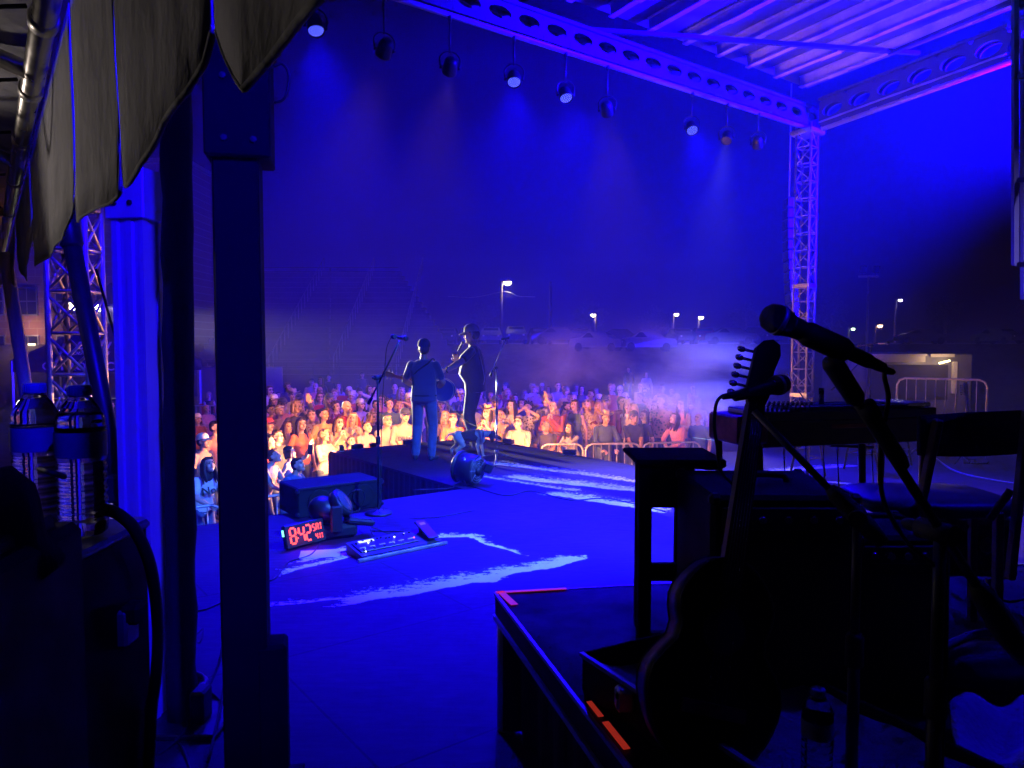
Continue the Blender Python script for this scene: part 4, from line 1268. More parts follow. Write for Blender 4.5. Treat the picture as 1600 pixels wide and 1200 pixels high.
POSES = {
    'down': dict(),
    'cross': dict(wl=(-.13, -.2, 1.17), wr=(.13, -.22, 1.2), el=(.7, -.05, -.5), er=(-.7, -.05, -.5), hl=((-1, .2, .2), (0, 1, 0), .3), hr=((1, .2, .1), (0, 1, 0), .3)),
    'lean': dict(wl=(.05, -.42, 1.02), wr=(-.07, -.44, 1.03), el=(.9, .1, -.3), er=(-.9, .1, -.3), lean=.3, pitch=-.25, hl=((-.9, -.4, 0), (0, 0, -1), .3), hr=((.9, -.4, 0), (0, 0, -1), .3)),
    'clasp': dict(wl=(.045, -.21, 1.4), wr=(-.045, -.21, 1.4), el=(.5, -.3, -.9), er=(-.5, -.3, -.9), hl=((-.15, .0, 1), (-1, 0, 0), .7), hr=((.15, 0, 1), (1, 0, 0), .7), roll=.1),
    'chin': dict(wl=(.03, -.17, 1.43), wr=(-.08, -.42, 1.02), el=(.5, -.5, -.9), er=(-.9, .1, -.3), lean=.3, pitch=-.2, hl=((-.5, .3, 1), (-.2, 1, 0), .6), hr=((.9, -.2, 0), (0, 0, -1), .3)),
    'phone': dict(wl=(.1, -.35, 1.72), wr=(-.2, -.02, .95), el=(.6, .2, -.8), hl=((0, -.1, 1), (-.3, -1, 0), .5)),
    'clap': dict(wl=(.05, -.3, 1.25), wr=(-.05, -.3, 1.25), el=(.7, .1, -.7), er=(-.7, .1, -.7), hl=((-.1, -.4, 1), (-1, 0, 0), .15), hr=((.1, -.4, 1), (1, 0, 0), .15)),
    'camera': dict(wl=(.075, -.2, 1.6), wr=(-.075, -.2, 1.6), el=(1, -.1, -.5), er=(-1, -.1, -.5), hl=((-.5, .1, .7), (-1, .4, 0), .6), hr=((.5, .1, .7), (1, .4, 0), .6)),
    'hair': dict(wl=(.12, -.02, 1.72), wr=(-.2, -.05, 1.0), el=(1, -.3, .2), hl=((-1, .1, .2), (0, 0, -1), .3)),
    'rail': dict(wl=(.14, -.36, .98), wr=(-.14, -.36, .98), el=(.8, .2, -.3), er=(-.8, .2, -.3), lean=.22, pitch=.1, hl=((-.3, -1, -.1), (0, 0, -1), .7), hr=((.3, -1, -.1), (0, 0, -1), .7)),
    'low': dict(wl=(.06, -.3, .86), wr=(-.06, -.3, .86), el=(.8, .2, -.2), er=(-.8, .2, -.2), lean=.15, hl=((-.5, -.4, -.6), (-.4, .6, 0), .6), hr=((.5, -.4, -.6), (.4, .6, 0), .6)),
    'seat': dict(seat=True, wl=(.12, -.25, .62), wr=(-.12, -.25, .62)),
    'seatx': dict(seat=True, wl=(-.12, -.1, .78), wr=(.12, -.12, .8), el=(.7, -.05, -.5), er=(-.7, -.05, -.5), hl=((-1, .2, .2), (0, 1, 0), .3), hr=((1, .2, .1), (0, 1, 0), .3)),
}
TEMPL = {}
def template(pose, sex, sleeve, yv, big):
    k = (pose, sex, sleeve, yv, big)
    if k not in TEMPL:
        kw = dict(POSES[pose]); kw['sex'] = sex; kw['sleeve'] = sleeve; kw['girth'] = big
        kw['yaw'] = {0: 0, 1: .35, 2: -.35}[yv]; kw['pitch'] = kw.get('pitch', 0) - .12
        kw['belly'] = .03 if big > 1.05 else 0; kw['vox'] = .0125 if not pose.startswith('seat') else .015
        TEMPL[k] = human('body', **kw)
    return TEMPL[k]
def wear(e, me, m, Hm, name):
    o = link(name, me, e)
    if len(me.materials) == 0: me.materials.append(MATS_NULL)
    o.material_slots[0].link = 'OBJECT'; o.material_slots[0].material = m
    o.matrix_local = Hm
    return o
def dress(body, skin, shirt, pants, hair):
    ms = {'skin': skin, 'shirt': shirt, 'pants': pants, 'shoe': M_SHOE, 'eye': M_EYE, 'lip': M_LIP, 'hair': hair}
    for i, t in enumerate(TAGS):
        body.material_slots[i].link = 'OBJECT'; body.material_slots[i].material = ms[t]
M_STRAW = mat('straw hat', (.62, .45, .22), .8, vary=.2, vscale=40, bump=.4, bscale=120)
HATM = {'straw': M_STRAW, 'black': cloth('black'), 'navy': cloth('navy'), 'red': cloth('red'), 'camo': pattern_cloth('tan camo', 'yellow', 'tan', 20, 'v'), 'white': cloth('white'), 'felt': mat('pale felt hat', (.55, .42, .28), .8, vary=.1), 'pink': cloth('pink'), 'shade': M_BLKPL, 'gold': cloth('cream')}
TARGET = V((-1.0, 10.4, 0))
prng = random.Random(11)
PEOPLE = []
def person(px, py, D, pose, sex, shirt, hs, hc, hat, label, sleeve='short', big=1.0, face=None, skin=None, pants='denim', zbase=None, group='spectators in the crowd', yv=None):
    yv = prng.choice((0, 0, 1, 2)) if yv is None else yv
    me, Hm, wr = template(pose, sex, sleeve, yv, big)
    hl = Hm.translation
    if pose.startswith('seat') and zbase is None:
        for _ in range(2):
            D = F * (CZ - (GZ + hl.z)) / max(20, (py - 540)) * 1.0
    P = at(px, py, D)
    f = face if face is not None else None
    tgt = V((P.x, P.y, 0))
    d = (TARGET - tgt).normalized() if f is None else V((math.sin(f), -math.cos(f), 0))
    rz_ = math.atan2(d.x, -d.y) + prng.uniform(-.15, .15)
    zb = GZ if zbase is None else zbase
    sc = (P.z - zb) / hl.z
    if pose.startswith('seat') or zbase is not None: sc = 1.0
    off = Matrix.Rotation(rz_, 3, 'Z') @ (V((hl.x, hl.y, 0)) * sc)
    z0 = zb if not pose.startswith('seat') else P.z - hl.z
    e = thing('person', label, 'person', (P.x - off.x, P.y - off.y, z0), rz_, group)
    e.scale = (sc, sc, sc)
    b = link('body', me, e)
    sk = SKIN[prng.choice((0, 0, 1, 3, 3))] if skin is None else SKIN[skin]
    dress(b, sk, shirt_mat(shirt), cloth(pants), HAIRC[hc])
    if hs: wear(e, hair_mesh(hs), HAIRC[hc], Hm, 'hair')
    if hat:
        for h_ in hat.split('+'):
            kind, hcq = h_.split(':')
            wear(e, cap_mesh(kind), HATM[hcq], Hm, {'cap': 'cap', 'capback': 'cap', 'cowboy': 'cowboy_hat', 'bucket': 'bucket_hat', 'band': 'headband', 'shades': 'sunglasses', 'glasses': 'glasses'}[kind])
    PEOPLE.append((px, py, D, sc, e, Hm, pose))
    if sc < .62 or sc > 1.2: print('SCALE', round(sc, 2), px, py, D, label)
    return e
P_ = person
# left of the big post, between the poles
P_(173, 634, 17, 'down', 'm', 'charcoal', 'short', 'dark', None, 'dark figure at the fence left of the blue aluminium post')
P_(196, 655, 13.5, 'rail', 'f', 'cream', 'bob', 'brown', None, 'person in a cream top left of the blue aluminium post')
P_(189, 704, 10.2, 'lean', 'f', 'lavender', 'short', 'dark', None, 'person in a lilac top lowest left of the blue aluminium post')
P_(262, 652, 15.5, 'down', 'm', 'floral', 'short', 'brown', 'capback:camo', 'person in a floral shirt just right of the blue aluminium post', big=1.1)
P_(251, 678, 12.2, 'down', 'm', 'cream', 'short', 'grey', None, 'grey haired man in profile between blue post and black pole', face=1.3, yv=0)
P_(274, 706, 10.2, 'low', 'm', 'teal', 'short', 'brown', None, 'person in a teal shirt partly hidden by the black pole', face=.9, big=1.1)
P_(327, 618, 22, 'seat', 'f', 'black', 'bob', 'blonde', None, 'woman in a black vest seated high between pole and big post', sleeve='none')
P_(323, 639, 17.5, 'cross', 'm', 'salmon', 'fringe', 'grey', None, 'bald man with crossed arms between black pole and big post', sleeve='none', big=1.1, skin=1)
P_(309, 655, 15.2, 'down', 'f', 'orange', 'bob', 'red', 'cap:white', 'person in an orange top touching the black pole edge')
P_(337, 668, 12.3, 'down', 'm', 'salmon', 'short', 'dark', None, 'bearded man in a salmon shirt in profile left of the big post', face=1.2, yv=0)
P_(318, 690, 11.0, 'down', 'm', 'tan', 'short', 'dark', 'cap:white', 'man in a white cap above the woman with printed tee', face=1.2)
TEE = P_(326, 727, 9.2, 'lean', 'f', 'white', 'long', 'dark', None, 'dark haired woman in a white script tee at the barrier left of the big post', face=.9, yv=0)
# left block
P_(417, 614, 22, 'seat', 'm', 'tan', 'short', 'brown', None, 'seated man in tan at the back beside the big post')
P_(435, 618, 22, 'seat', 'f', 'red', 'bob', 'dark', None, 'seated woman in a red top beneath the pale boards')
P_(465, 624, 18, 'down', 'm', 'black', 'short', 'dark', None, 'dark haired man half hidden behind the raised gold phone')
P_(424, 641, 15, 'down', 'm', 'black', 'short', 'dark', None, 'bearded man in black beside the big post edge', yv=0)
P_(437, 642, 14.6, 'down', 'f', 'tan', 'short', 'blonde', 'band:white', 'person with a white headband and tan top near the big post')
PH1 = P_(463, 636, 14.2, 'phone', 'f', 'charcoal', 'bob', 'blonde', 'glasses:shade', 'blonde woman with glasses filming with a raised phone', sleeve='long', yv=0)
P_(487, 597, 25.4, 'down', 'm', 'tan', 'short', 'dark', 'cap:black', 'man in a tan jacket standing far back, leftmost of three', sleeve='long')
P_(501, 594, 26.8, 'down', 'f', 'charcoal', 'long', 'brown', None, 'woman in dark clothes standing far back, middle of three', sleeve='long')
P_(514, 590, 29.0, 'down', 'm', 'black', 'short', 'brown', None, 'man in black standing far back, rightmost of three', sleeve='long')
P_(500, 621, 17.5, 'cross', 'f', 'red', 'bob', 'brown', 'glasses:shade', 'person in a bright red shirt behind the raised gold phone', sleeve='long')
P_(510, 627, 16.6, 'cross', 'm', 'black', 'fringe', 'grey', None, 'bald man in black with folded arms beside the red shirt', big=1.1)
P_(523, 616, 19.5, 'cross', 'm', 'charcoal', 'curly', 'blonde', None, 'fair haired man in a dark hoodie with folded arms', sleeve='long', big=1.1)
P_(542, 636, 14.0, 'down', 'm', 'red', 'fringe', 'grey', None, 'tall bald man in a red shirt left of the blue microphone stand', big=1.1, skin=3)
P_(487, 649, 14.0, 'down', 'f', 'floral', 'bun', 'dark', None, 'person with dark tied hair in a floral shirt', yv=2)
P_(506, 648, 13.6, 'down', 'f', 'yellow', 'tail', 'dark', None, 'woman with tied hair in a yellow top', yv=0, big=1.08)
P_(471, 663, 12.7, 'down', 'f', 'orange', 'long', 'dark', 'shades:shade', 'woman in an orange tee with sunglasses on her hair', yv=0, big=1.08)
P_(530, 661, 13.0, 'clasp', 'f', 'tan', 'long', 'brown', None, 'brunette with hands clasped at her cheek', sleeve='none', yv=0)
P_(551, 654, 13.6, 'clasp', 'f', 'lavender', 'long', 'blonde', 'band:white', 'blonde in a lilac vest with hands together beside the bald man', sleeve='none')
P_(450, 667, 12.8, 'down', 'f', 'tan', 'long', 'brown', None, 'brown haired woman left of the orange tee')
P_(421, 664, 13.0, 'down', 'm', 'navy', 'short', 'dark', 'cap:red', 'person in a bright red cap beside the big post')
P_(434, 682, 11.8, 'down', 'm', 'charcoal', 'short', 'brown', 'glasses:shade', 'man with glasses in profile under the red cap', face=1.2, yv=0)
P_(507, 680, 12.2, 'clap', 'f', 'cream', 'tail', 'blonde', None, 'fair girl in a pale top clapping at the thrust corner', yv=0)
P_(549, 690, 12.55, 'lean', 'f', 'pink', 'bun', 'brown', None, 'small girl peeking over the thrust edge', yv=0)
P_(420, 690, 11.2, 'down', 'f', 'maroon', 'long', 'dark', None, 'dark haired woman at the big post under the man with glasses', face=1.1)
P_(429, 713, 10.2, 'lean', 'm', 'grey', 'short', 'brown', None, 'brown haired man in a grey shirt leaning at the barrier', face=1.5, yv=0)
PH2 = P_(453, 707, 10.8, 'phone', 'f', 'lavender', 'bob', 'brown', None, 'woman holding a small phone in front of the orange tee', face=1.4, sleeve='none', yv=0)
P_(466, 727, 9.7, 'lean', 'm', 'blue', 'short', 'dark', None, 'dark haired youth in a blue tee, arms on the barrier by the speaker box', face=1.2, yv=0)
# behind the left microphone stand
P_(566, 586, 31.5, 'down', 'm', 'charcoal', 'short', 'brown', 'cap:black', 'man in a cap standing alone far back above the varsity jacket', sleeve='long', big=1.1)
P_(562, 614, 20, 'camera', 'm', 'cream', 'short', 'dark', 'cap:black', 'person in a varsity jacket and black cap, hands at the face', sleeve='long', yv=0)
P_(564, 629, 17.2, 'down', 'f', 'black', 'long', 'brown', None, 'long haired girl in a dark jacket below the varsity jacket', sleeve='long', yv=0)
P_(588, 633, 16.5, 'down', 'm', 'charcoal', 'short', 'dark', None, 'dark haired man behind the blue microphone stand')
P_(615, 624, 22, 'seat', 'f', 'pink', 'bob', 'brown', None, 'far seated person in pink left of the guitarist')
P_(624, 635, 15.8, 'hair', 'f', 'green', 'bob', 'blonde', None, 'blonde woman in green with one arm raised to her head', yv=0)
P_(583, 652, 14.4, 'down', 'f', 'navy', 'bob', 'blonde', None, 'blonde directly behind the blue microphone stand')
P_(574, 668, 13.1, 'lean', 'f', 'pink', 'tail', 'brown', None, 'girl in a pink vest leaning on the thrust left of the stand', sleeve='none', yv=0)
P_(606, 659, 13.4, 'lean', 'm', 'grey', 'short', 'blonde', None, 'boy in a grey shirt right of the blue microphone stand', yv=0)
HOOD = P_(633, 650, 13.5, 'rail', 'm', 'grey', 'short', 'brown', 'cap:navy', 'boy in a navy cap and grey lettered hoodie beside the guitarist', sleeve='long', yv=0)
# between and behind the performers
P_(694, 616, 22, 'seat', 'f', 'tan', 'long', 'brown', None, 'far seated woman seen between the two performers')
P_(712, 614, 21, 'cross', 'm', 'maroon', 'short', 'brown', 'cap:camo', 'man in a cap seen between the two performers')
P_(696, 650, 14.6, 'down', 'f', 'tan', 'long', 'blonde', None, 'fair long haired woman behind the chin resting child')
P_(708, 655, 13.6, 'lean', 'f', 'orange', 'short', 'brown', None, 'child in an orange tee resting on folded arms behind the dog', yv=0)
P_(727, 656, 14.6, 'down', 'm', 'red', 'short', 'brown', None, 'person in red behind the tall performer legs')
P_(761, 645, 13.9, 'clasp', 'f', 'pink', 'long', 'dark', 'cowboy:straw', 'smiling woman in a straw cowboy hat with clasped hands', sleeve='none', yv=0)
P_(781, 649, 14.4, 'down', 'f', 'yellow', 'bob', 'blonde', None, 'blonde woman behind the chrome microphone stand')
P_(788, 616, 20, 'cross', 'm', 'grey', 'short', 'brown', None, 'man in a grey tee with folded arms in front of a red chair', yv=0)
P_(799, 634, 15.0, 'clap', 'f', 'white', 'long', 'dark', None, 'dark long haired woman in a white shirt clapping', yv=2)
P_(820, 615, 22, 'seat', 'f', 'black', 'long', 'blonde', None, 'far seated blonde in black')
P_(825, 637, 15.2, 'camera', 'f', 'stripe', 'curly', 'dark', None, 'curly haired person in a spotted shirt, hands at the face')
P_(809, 661, 13.3, 'lean', 'm', 'grey', 'tail', 'dark', 'glasses:shade', 'man with glasses in a grey polo, arms on the stage edge', big=1.12, yv=0)
P_(852, 667, 13.9, 'lean', 'm', 'charcoal', 'short', 'grey', 'glasses:shade', 'grey bearded man with glasses, arms on the barrier', big=1.1, yv=2)
P_(855, 626, 15.6, 'phone', 'm', 'cream', 'short', 'brown', 'cap:camo', 'tall man in a tan cap and cream tee holding a dark phone low', big=1.08, yv=2)
P_(866, 646, 14.9, 'clap', 'f', 'lavender', 'long', 'blonde', None, 'smiling blonde woman in a lilac tee', yv=2)
P_(847, 604, 26, 'seat', 'm', 'charcoal', 'short', 'brown', 'cap:white', 'far seated man in charcoal above the tan cap')
P_(857, 608, 25, 'seat', 'f', 'pink', 'bob', 'brown', None, 'far seated woman in pink above the tan cap')
P_(881, 606, 25, 'seatx', 'm', 'white', 'short', 'brown', None, 'far seated man in a white shirt, left of two')
P_(901, 606, 25, 'seat', 'f', 'white', 'bob', 'blonde', None, 'far seated person in a white top, right of two')
P_(932, 612, 24, 'seat', 'm', 'pink', 'short', 'grey', None, 'far seated man in pale pink at the smoke edge')
P_(887, 636, 16.2, 'down', 'f', 'orange', 'bun', 'dark', None, 'woman with tied hair in an orange vest turned to the right', sleeve='none', face=.8)
P_(891, 622, 18.2, 'down', 'm', 'charcoal', 'short', 'brown', None, 'man behind the orange vest')
P_(917, 633, 15.8, 'cross', 'f', 'plaid', 'bob', 'blonde', 'shades:shade', 'blonde with sunglasses on her head in a plaid shirt, arms folded', sleeve='long', yv=0)
P_(889, 669, 13.9, 'chin', 'f', 'grey', 'long', 'dark', None, 'long haired girl in grey, hand over her mouth, at the barrier', yv=0)
P_(935, 636, 15.6, 'down', 'f', 'tan', 'long', 'blonde', None, 'blonde behind the boy in the pale cowboy hat')
P_(947, 653, 14.1, 'rail', 'm', 'denim', 'short', 'brown', 'cowboy:felt', 'boy in a pale cowboy hat and denim shirt holding the barrier', sleeve='long', yv=0, face=.3)
P_(972, 628, 16.2, 'down', 'f', 'maroon', 'tail', 'brown', 'glasses:shade', 'woman with glasses and a ponytail turned right', face=.5)
P_(989, 640, 15.4, 'down', 'f', 'cream', 'long', 'blonde', None, 'blonde woman in a cream jacket in profile', sleeve='long', face=-1.0, yv=0)
P_(991, 652, 14.4, 'low', 'm', 'navy', 'short', 'dark', 'cap:black', 'boy in a dark cap and navy tee, hands clasped over the barrier', face=.2, yv=0)
P_(1006, 650, 14.8, 'down', 'f', 'charcoal', 'wavy', 'brown', None, 'long brown haired girl in profile beside the navy tee', face=-.9)
P_(1033, 627, 15.6, 'down', 'm', 'camo', 'short', 'dark', None, 'young man with dark hair in a camouflage shirt', yv=2, skin=0)
P_(1054, 654, 14.2, 'lean', 'f', 'pink', 'long', 'brown', None, 'long haired girl in a pink hoodie leaning on the barrier', sleeve='long', yv=2)
P_(1091, 653, 14.5, 'down', 'm', 'blue', 'fringe', 'dark', None, 'bald man fading into the smoke, lower of two')
P_(1090, 630, 18, 'down', 'm', 'white', 'short', 'grey', None, 'man in a white shirt fading into the smoke')
P_(1049, 625, 18, 'down', 'm', 'tan', 'short', 'brown', None, 'man behind the camouflage shirt at the smoke')
P_(1000, 621, 18.6, 'down', 'm', 'green', 'short', 'dark', None, 'man at the back left of the raised hand')
P_(1007, 620, 18.8, 'chin', 'f', 'tan', 'bob', 'dark', None, 'woman at the back with a hand to her face')
P_(1017, 632, 16.8, 'down', 'f', 'charcoal', 'bob', 'blonde', None, 'fair child in front of the woman with hand to her face')
P_(982, 577, 39.2, 'down', 'm', 'black', 'short', 'brown', None, 'dark figure standing far back, left of the white cardigan', sleeve='long')
P_(1010, 585, 32.2, 'down', 'f', 'white', 'bob', 'brown', None, 'figure in a white cardigan standing far back', sleeve='long')
P_(958, 616, 22, 'seat', 'm', 'charcoal', 'short', 'dark', None, 'far seated man in charcoal right of the pale pink shirt')
P_(740, 612, 24, 'seat', 'm', 'navy', 'short', 'brown', None, 'far seated man behind the tall performer')
P_(640, 612, 24, 'seat', 'm', 'grey', 'short', 'grey', None, 'far seated man behind the guitarist')
# the rest of the packed rows, each half hidden behind somebody already placed
fr_ = random.Random(21)
base_rows = [q for q in PEOPLE if q[0] > 400 and not q[6].startswith('seat')]
FCOL = ['tan', 'cream', 'salmon', 'grey', 'navy', 'orange', 'lavender', 'maroon', 'yellow', 'pink', 'charcoal', 'white', 'green', 'red']
used_lab = set()
for i in range(66):
    px = 408 + i * 10.5 + fr_.uniform(-5, 5)
    row = i % 4
    py = (606, 614, 622, 632)[row] + fr_.uniform(-4, 4)
    if 640 < px < 690 or 712 < px < 752: py -= 4
    D = F * (1.6 - .33 - fr_.uniform(-.1, .08)) / (py - 540)
    near = min(base_rows, key=lambda q: abs(q[0] - px) * 1.5 + abs(q[2] - D) * 4 + (40 if q[2] > D else 0))
    sx_ = fr_.choice('mf'); c = fr_.choice(FCOL); hc = fr_.choice(['dark', 'brown', 'blonde', 'brown', 'grey'])
    hs = fr_.choice(['short', 'short', 'fringe', 'curly']) if sx_ == 'm' else fr_.choice(['long', 'bob', 'tail', 'wavy'])
    side = 'left' if near[0] > px else 'right'
    who = ' '.join(near[4]['label'].split()[:5]).rstrip(',')
    while who.split()[-1] in ('a', 'in', 'the', 'with', 'and', 'of', 'on', 'at', 'an', 'her', 'behind', 'to', 'by', 'his', 'left', 'right', 'half', 'holding', 'just', 'beside', 'low', 'arms', 'tied', 'white', 'dark', 'pale', 'under', 'over', 'pink', 'straw', 'blue', 'red', 'grey', 'navy', 'hand', 'tan', 'black', 'holding', 'hidden', 'his', 'standing', 'far', 'chin', 'facing'): who = ' '.join(who.split()[:-1])
    lab = f'{hc} haired spectator in {c}, behind and {side} of the {who}'
    if lab in used_lab: lab = f'{hc} haired spectator in {c}, farther back behind the {who}'
    used_lab.add(lab)
    P_(px, py, D, fr_.choice(['down', 'down', 'clap', 'cross', 'clasp', 'phone' if i % 7 == 0 else 'down']), sx_, c, hs, hc, fr_.choice([None, None, None, 'cap:navy', 'cap:white', 'glasses:shade', 'cowboy:felt' if i % 5 == 0 else None]), lab, sleeve=fr_.choice(['short', 'long']) if sx_ == 'm' else fr_.choice(['short', 'none']))
# sound desk crew and stand spectator
P_(110, 596, 25.5, 'down', 'm', 'black', 'short', 'dark', 'cap:black', 'man in black under the canopy tent, at the left')
P_(133, 600, 25.3, 'down', 'm', 'charcoal', 'short', 'brown', None, 'crew man by the lattice tower under the canopy tent')
P_(191, 598, 25.0, 'low', 'f', 'black', 'tail', 'brown', 'cap:white', 'crew person at the mixing table by the blue post')
P_(508, 541, 47, 'seat', 'm', 'charcoal', 'short', 'grey', 'cap:white', 'lone man in a white cap sitting high in the grandstand', zbase=0)
# folding chairs under the seated rows
M_CHAIRS = [cloth('red'), cloth('navy'), cloth('charcoal')]
cmb1, cmb2, cmb3 = MB(), MB(), MB()
cmb4 = MB()
cmb1.box((0, .05, .4), (.5, .46, .03), bev=.01); cmb2.box((0, .3, .68), (.52, .03, .5), Matrix.Rotation(-.18, 3, 'X'), .01)
for sx in (1,):
    cmb3.cyl((sx * .25, -.18, .0), (sx * .25, .3, .42), .012, n=6); cmb3.cyl((sx * .25, .3, .0), (sx * .25, -.18, .42), .012, n=6); cmb3.cyl((sx * .26, .26, .38), (sx * .26, .36, .95), .012, n=6)
for sx in (-1,):
    cmb4.cyl((sx * .25, -.18, .0), (sx * .25, .3, .42), .012, n=6); cmb4.cyl((sx * .25, .3, .0), (sx * .25, -.18, .42), .012, n=6); cmb4.cyl((sx * .26, .26, .38), (sx * .26, .36, .95), .012, n=6)
CH = (cmb1.mesh('seat', M_BLACK), cmb2.mesh('backrest', M_BLACK), cmb3.mesh('side_frame', M_STEEL), cmb4.mesh('side_frame', M_STEEL))
chn = 0
for (px, py, D, sc, e, Hm, pose) in list(PEOPLE):
    if not pose.startswith('seat') or py < 560: continue
    c = thing('camp_chair', 'camp chair holding the ' + e['label'], 'chair', e.location, e.rotation_euler.z, 'camp chairs at the back of the crowd')
    if len(c['label'].split()) > 15: c['label'] = ' '.join(c['label'].split()[:15])
    m = M_CHAIRS[chn % 3]; chn += 1
    for me, nm in zip(CH, ('seat', 'backrest', 'side_frame', 'side_frame')):
        o = link(nm, me, c)
        if nm != 'side_frame': o.material_slots[0].link = 'OBJECT'; o.material_slots[0].material = m
for (px, py, D, lab) in ((790, 606, 20.6, 'tall empty red camp chair behind the grey tee'), (530, 613, 20.2, 'red camp chair behind the dark hoodie')):
    q = at(px, py, D); c = thing('camp_chair', lab, 'chair', (q.x, q.y, GZ), 0, 'camp chairs at the back of the crowd'); c.scale = (1.15, 1.15, 1.62)
    for me, nm in zip(CH, ('seat', 'backrest', 'side_frame', 'side_frame')):
        o = link(nm, me, c)
        if nm != 'side_frame': o.material_slots[0].link = 'OBJECT'; o.material_slots[0].material = M_CHAIRS[0]
# lettering on two shirts
def chest_text(e, txt, size, z, y, m, sx=1.0, rx=0.0):
    o = link('chest_lettering', text_mesh(txt, size, .006, .0, sx), e); o.data.materials.clear(); o.data.materials.append(m)
    o.location = (0, y, z); o.rotation_euler = (math.pi / 2 + rx, 0, 0)
chest_text(HOOD, 'DILLES', .105, 1.2, -.215, cloth('navy'), 1.0, -.22)
chest_text(TEE, 'Nor', .15, 1.24, -.27, M_BLACK, 1.1, -.3)
# phones
def phone(px, py, D, rz_, rx, label, back, w=.075, h=.155):
    e = thing('smartphone', label, 'phone', at(px, py, D), rz_)
    M = Matrix.Rotation(rx, 3, 'X')
    mb = MB(); mb.box((0, 0, 0), (w, .009, h), M, .004); mb.build('case', back, e, False)
    mb = MB(); mb.box(M @ V((0, .0055, 0)), (w * .9, .002, h * .93), M); mb.build('screen', glow('phone screen', (.5, .55, .7), .5), e, False)
    mb = MB(); mb.box(M @ V((-w * .27, -.0065, h * .33)), (w * .3, .004, h * .2), M, .001); mb.build('camera_bump', M_BLKPL, e, False)
phone(481, 621, 13.7, .15, .1, 'rose gold phone held high by the blonde woman with glasses', mat('rose gold phone case', (.75, .42, .33), .3, .3))
phone(485, 702, 10.5, .6, .2, 'small dark phone held up beside the thrust corner', M_BLKPL)
phone(849, 648, 14.9, -.3, .3, 'dark phone held by the man in the tan cap', M_BLKPL, .085, .175)
# barriers
def gb(px, D): q = at(px, 700, D); return V((q.x, q.y, GZ))
barrier(gb(250, 7.9), gb(345, 8.3), 1.1, 'blue lit crowd barrier between the black pole and the big post')
barrier(gb(352, 8.35), gb(468, 9.0), 1.1, 'blue lit crowd barrier right of the big post by the speaker box')
barrier(gb(845, 13.35), gb(911, 13.4), 1.1, 'crowd barrier right of the chrome microphone stand, under the girl in grey')
barrier(gb(915, 13.4), gb(1000, 13.5), 1.1, 'crowd barrier held by the boy in the pale cowboy hat')
barrier(gb(1004, 13.5), gb(1094, 13.7), 1.1, 'crowd barrier under the pink hoodie at the smoke')
for i, (a, b) in enumerate(((60, 150), (153, 245), (248, 345))):
    barrier(gb(a, 22), gb(b, 22), 1.1, ['barrier before the canopy tent, left section', 'barrier before the canopy tent, middle section', 'barrier before the canopy tent, right section'][i])
# ------------------------------------------------------------------ performers
M_JEANS = mat('blue jeans', (.07, .11, .24), .85, sheen=.4, vary=.25, vscale=6, bump=.4, bscale=14)
M_NAVYTEE = mat('dark blue tee', (.03, .035, .10), .8, sheen=.6, vary=.15, vscale=5, bump=.4, bscale=9)
M_BLKTEE = mat('black tee', (.014, .014, .018), .8, sheen=.6, vary=.2, vscale=5, bump=.4, bscale=8)
def rot_z(a): return Matrix.Rotation(a, 4, 'Z')
f1 = fl(663, 719); f1.z = 0
g_rz = math.pi - .12
me, Hm, wr = human('body', wl=(.2, -.3, 1.06), wr=(-.14, -.28, 1.03), el=(1, .5, -.6), er=(-1, .5, -.6), sex='m', girth=1.1, yaw=.35, pitch=-.05, fl_=(.13, -.02), fr_=(-.12, .03), vox=.009, hang=.03,
                   hl=((-.2, -.5, .8), (-.8, .3, 0), .9), hr=((.6, -.5, -.5), (.2, 1, 0), .5))
p1 = thing('person', 'guitarist in a dark tee, jeans and cap, back turned, on the thrust', 'person', f1, g_rz, 'performers')
s1 = (at(663, 545, f1.y).z) / Hm.translation.z
p1.scale = (s1,) * 3
b = link('body', me, p1); dress(b, SKIN[1], M_NAVYTEE, M_JEANS, HAIRC['brown'])
wear(p1, hair_mesh('short'), HAIRC['brown'], Hm, 'hair'); wear(p1, cap_mesh('cap'), mat('dark cap', (.035, .03, .05), .8), Hm, 'cap')
mb = MB(); mb.tube([(.178 * math.cos(a), .01 + .132 * math.sin(a), .955) for a in [2 * math.pi * k / 24 for k in range(25)]], .014, 6); mb.build('belt', M_TOLEX, p1, False)
mb = MB(); mb.tube(curve_pts([(.2, -.1, 1.1), (.1, .11, 1.28), (-.08, .1, 1.42), (-.15, -.02, 1.48), (-.2, -.14, 1.2)], 5), .013, 5); mb.build('guitar_strap', M_TOLEX, p1, False)
def guitar_outline(w=.2, ln=.5, waist=.62, n=44):
    pts = []
    for i in range(n):
        a = 2 * math.pi * i / n
        y = -math.cos(a) * ln / 2
        t = (y / ln) + .5
        k = math.sin(math.pi * min(1, max(0, t))) ** .42
        prof = 1.0 - .28 * t - (1 - waist) * math.exp(-((t - .6) / .13) ** 2) * .75
        pts.append((math.copysign(w * k * prof, math.sin(a)) if abs(math.sin(a)) > 1e-3 else 0, y))
    return pts
def tele_outline():
    return [(0, -.2), (.08, -.2), (.14, -.17), (.163, -.1), (.155, -.03), (.13, .03), (.125, .08), (.145, .13), (.14, .175), (.11, .19), (.075, .165), (.05, .135), (.03, .13), (-.03, .13), (-.05, .17), (-.09, .195), (-.135, .175), (-.145, .13), (-.13, .07), (-.135, .02), (-.158, -.04), (-.163, -.1), (-.14, -.17), (-.08, -.2)]
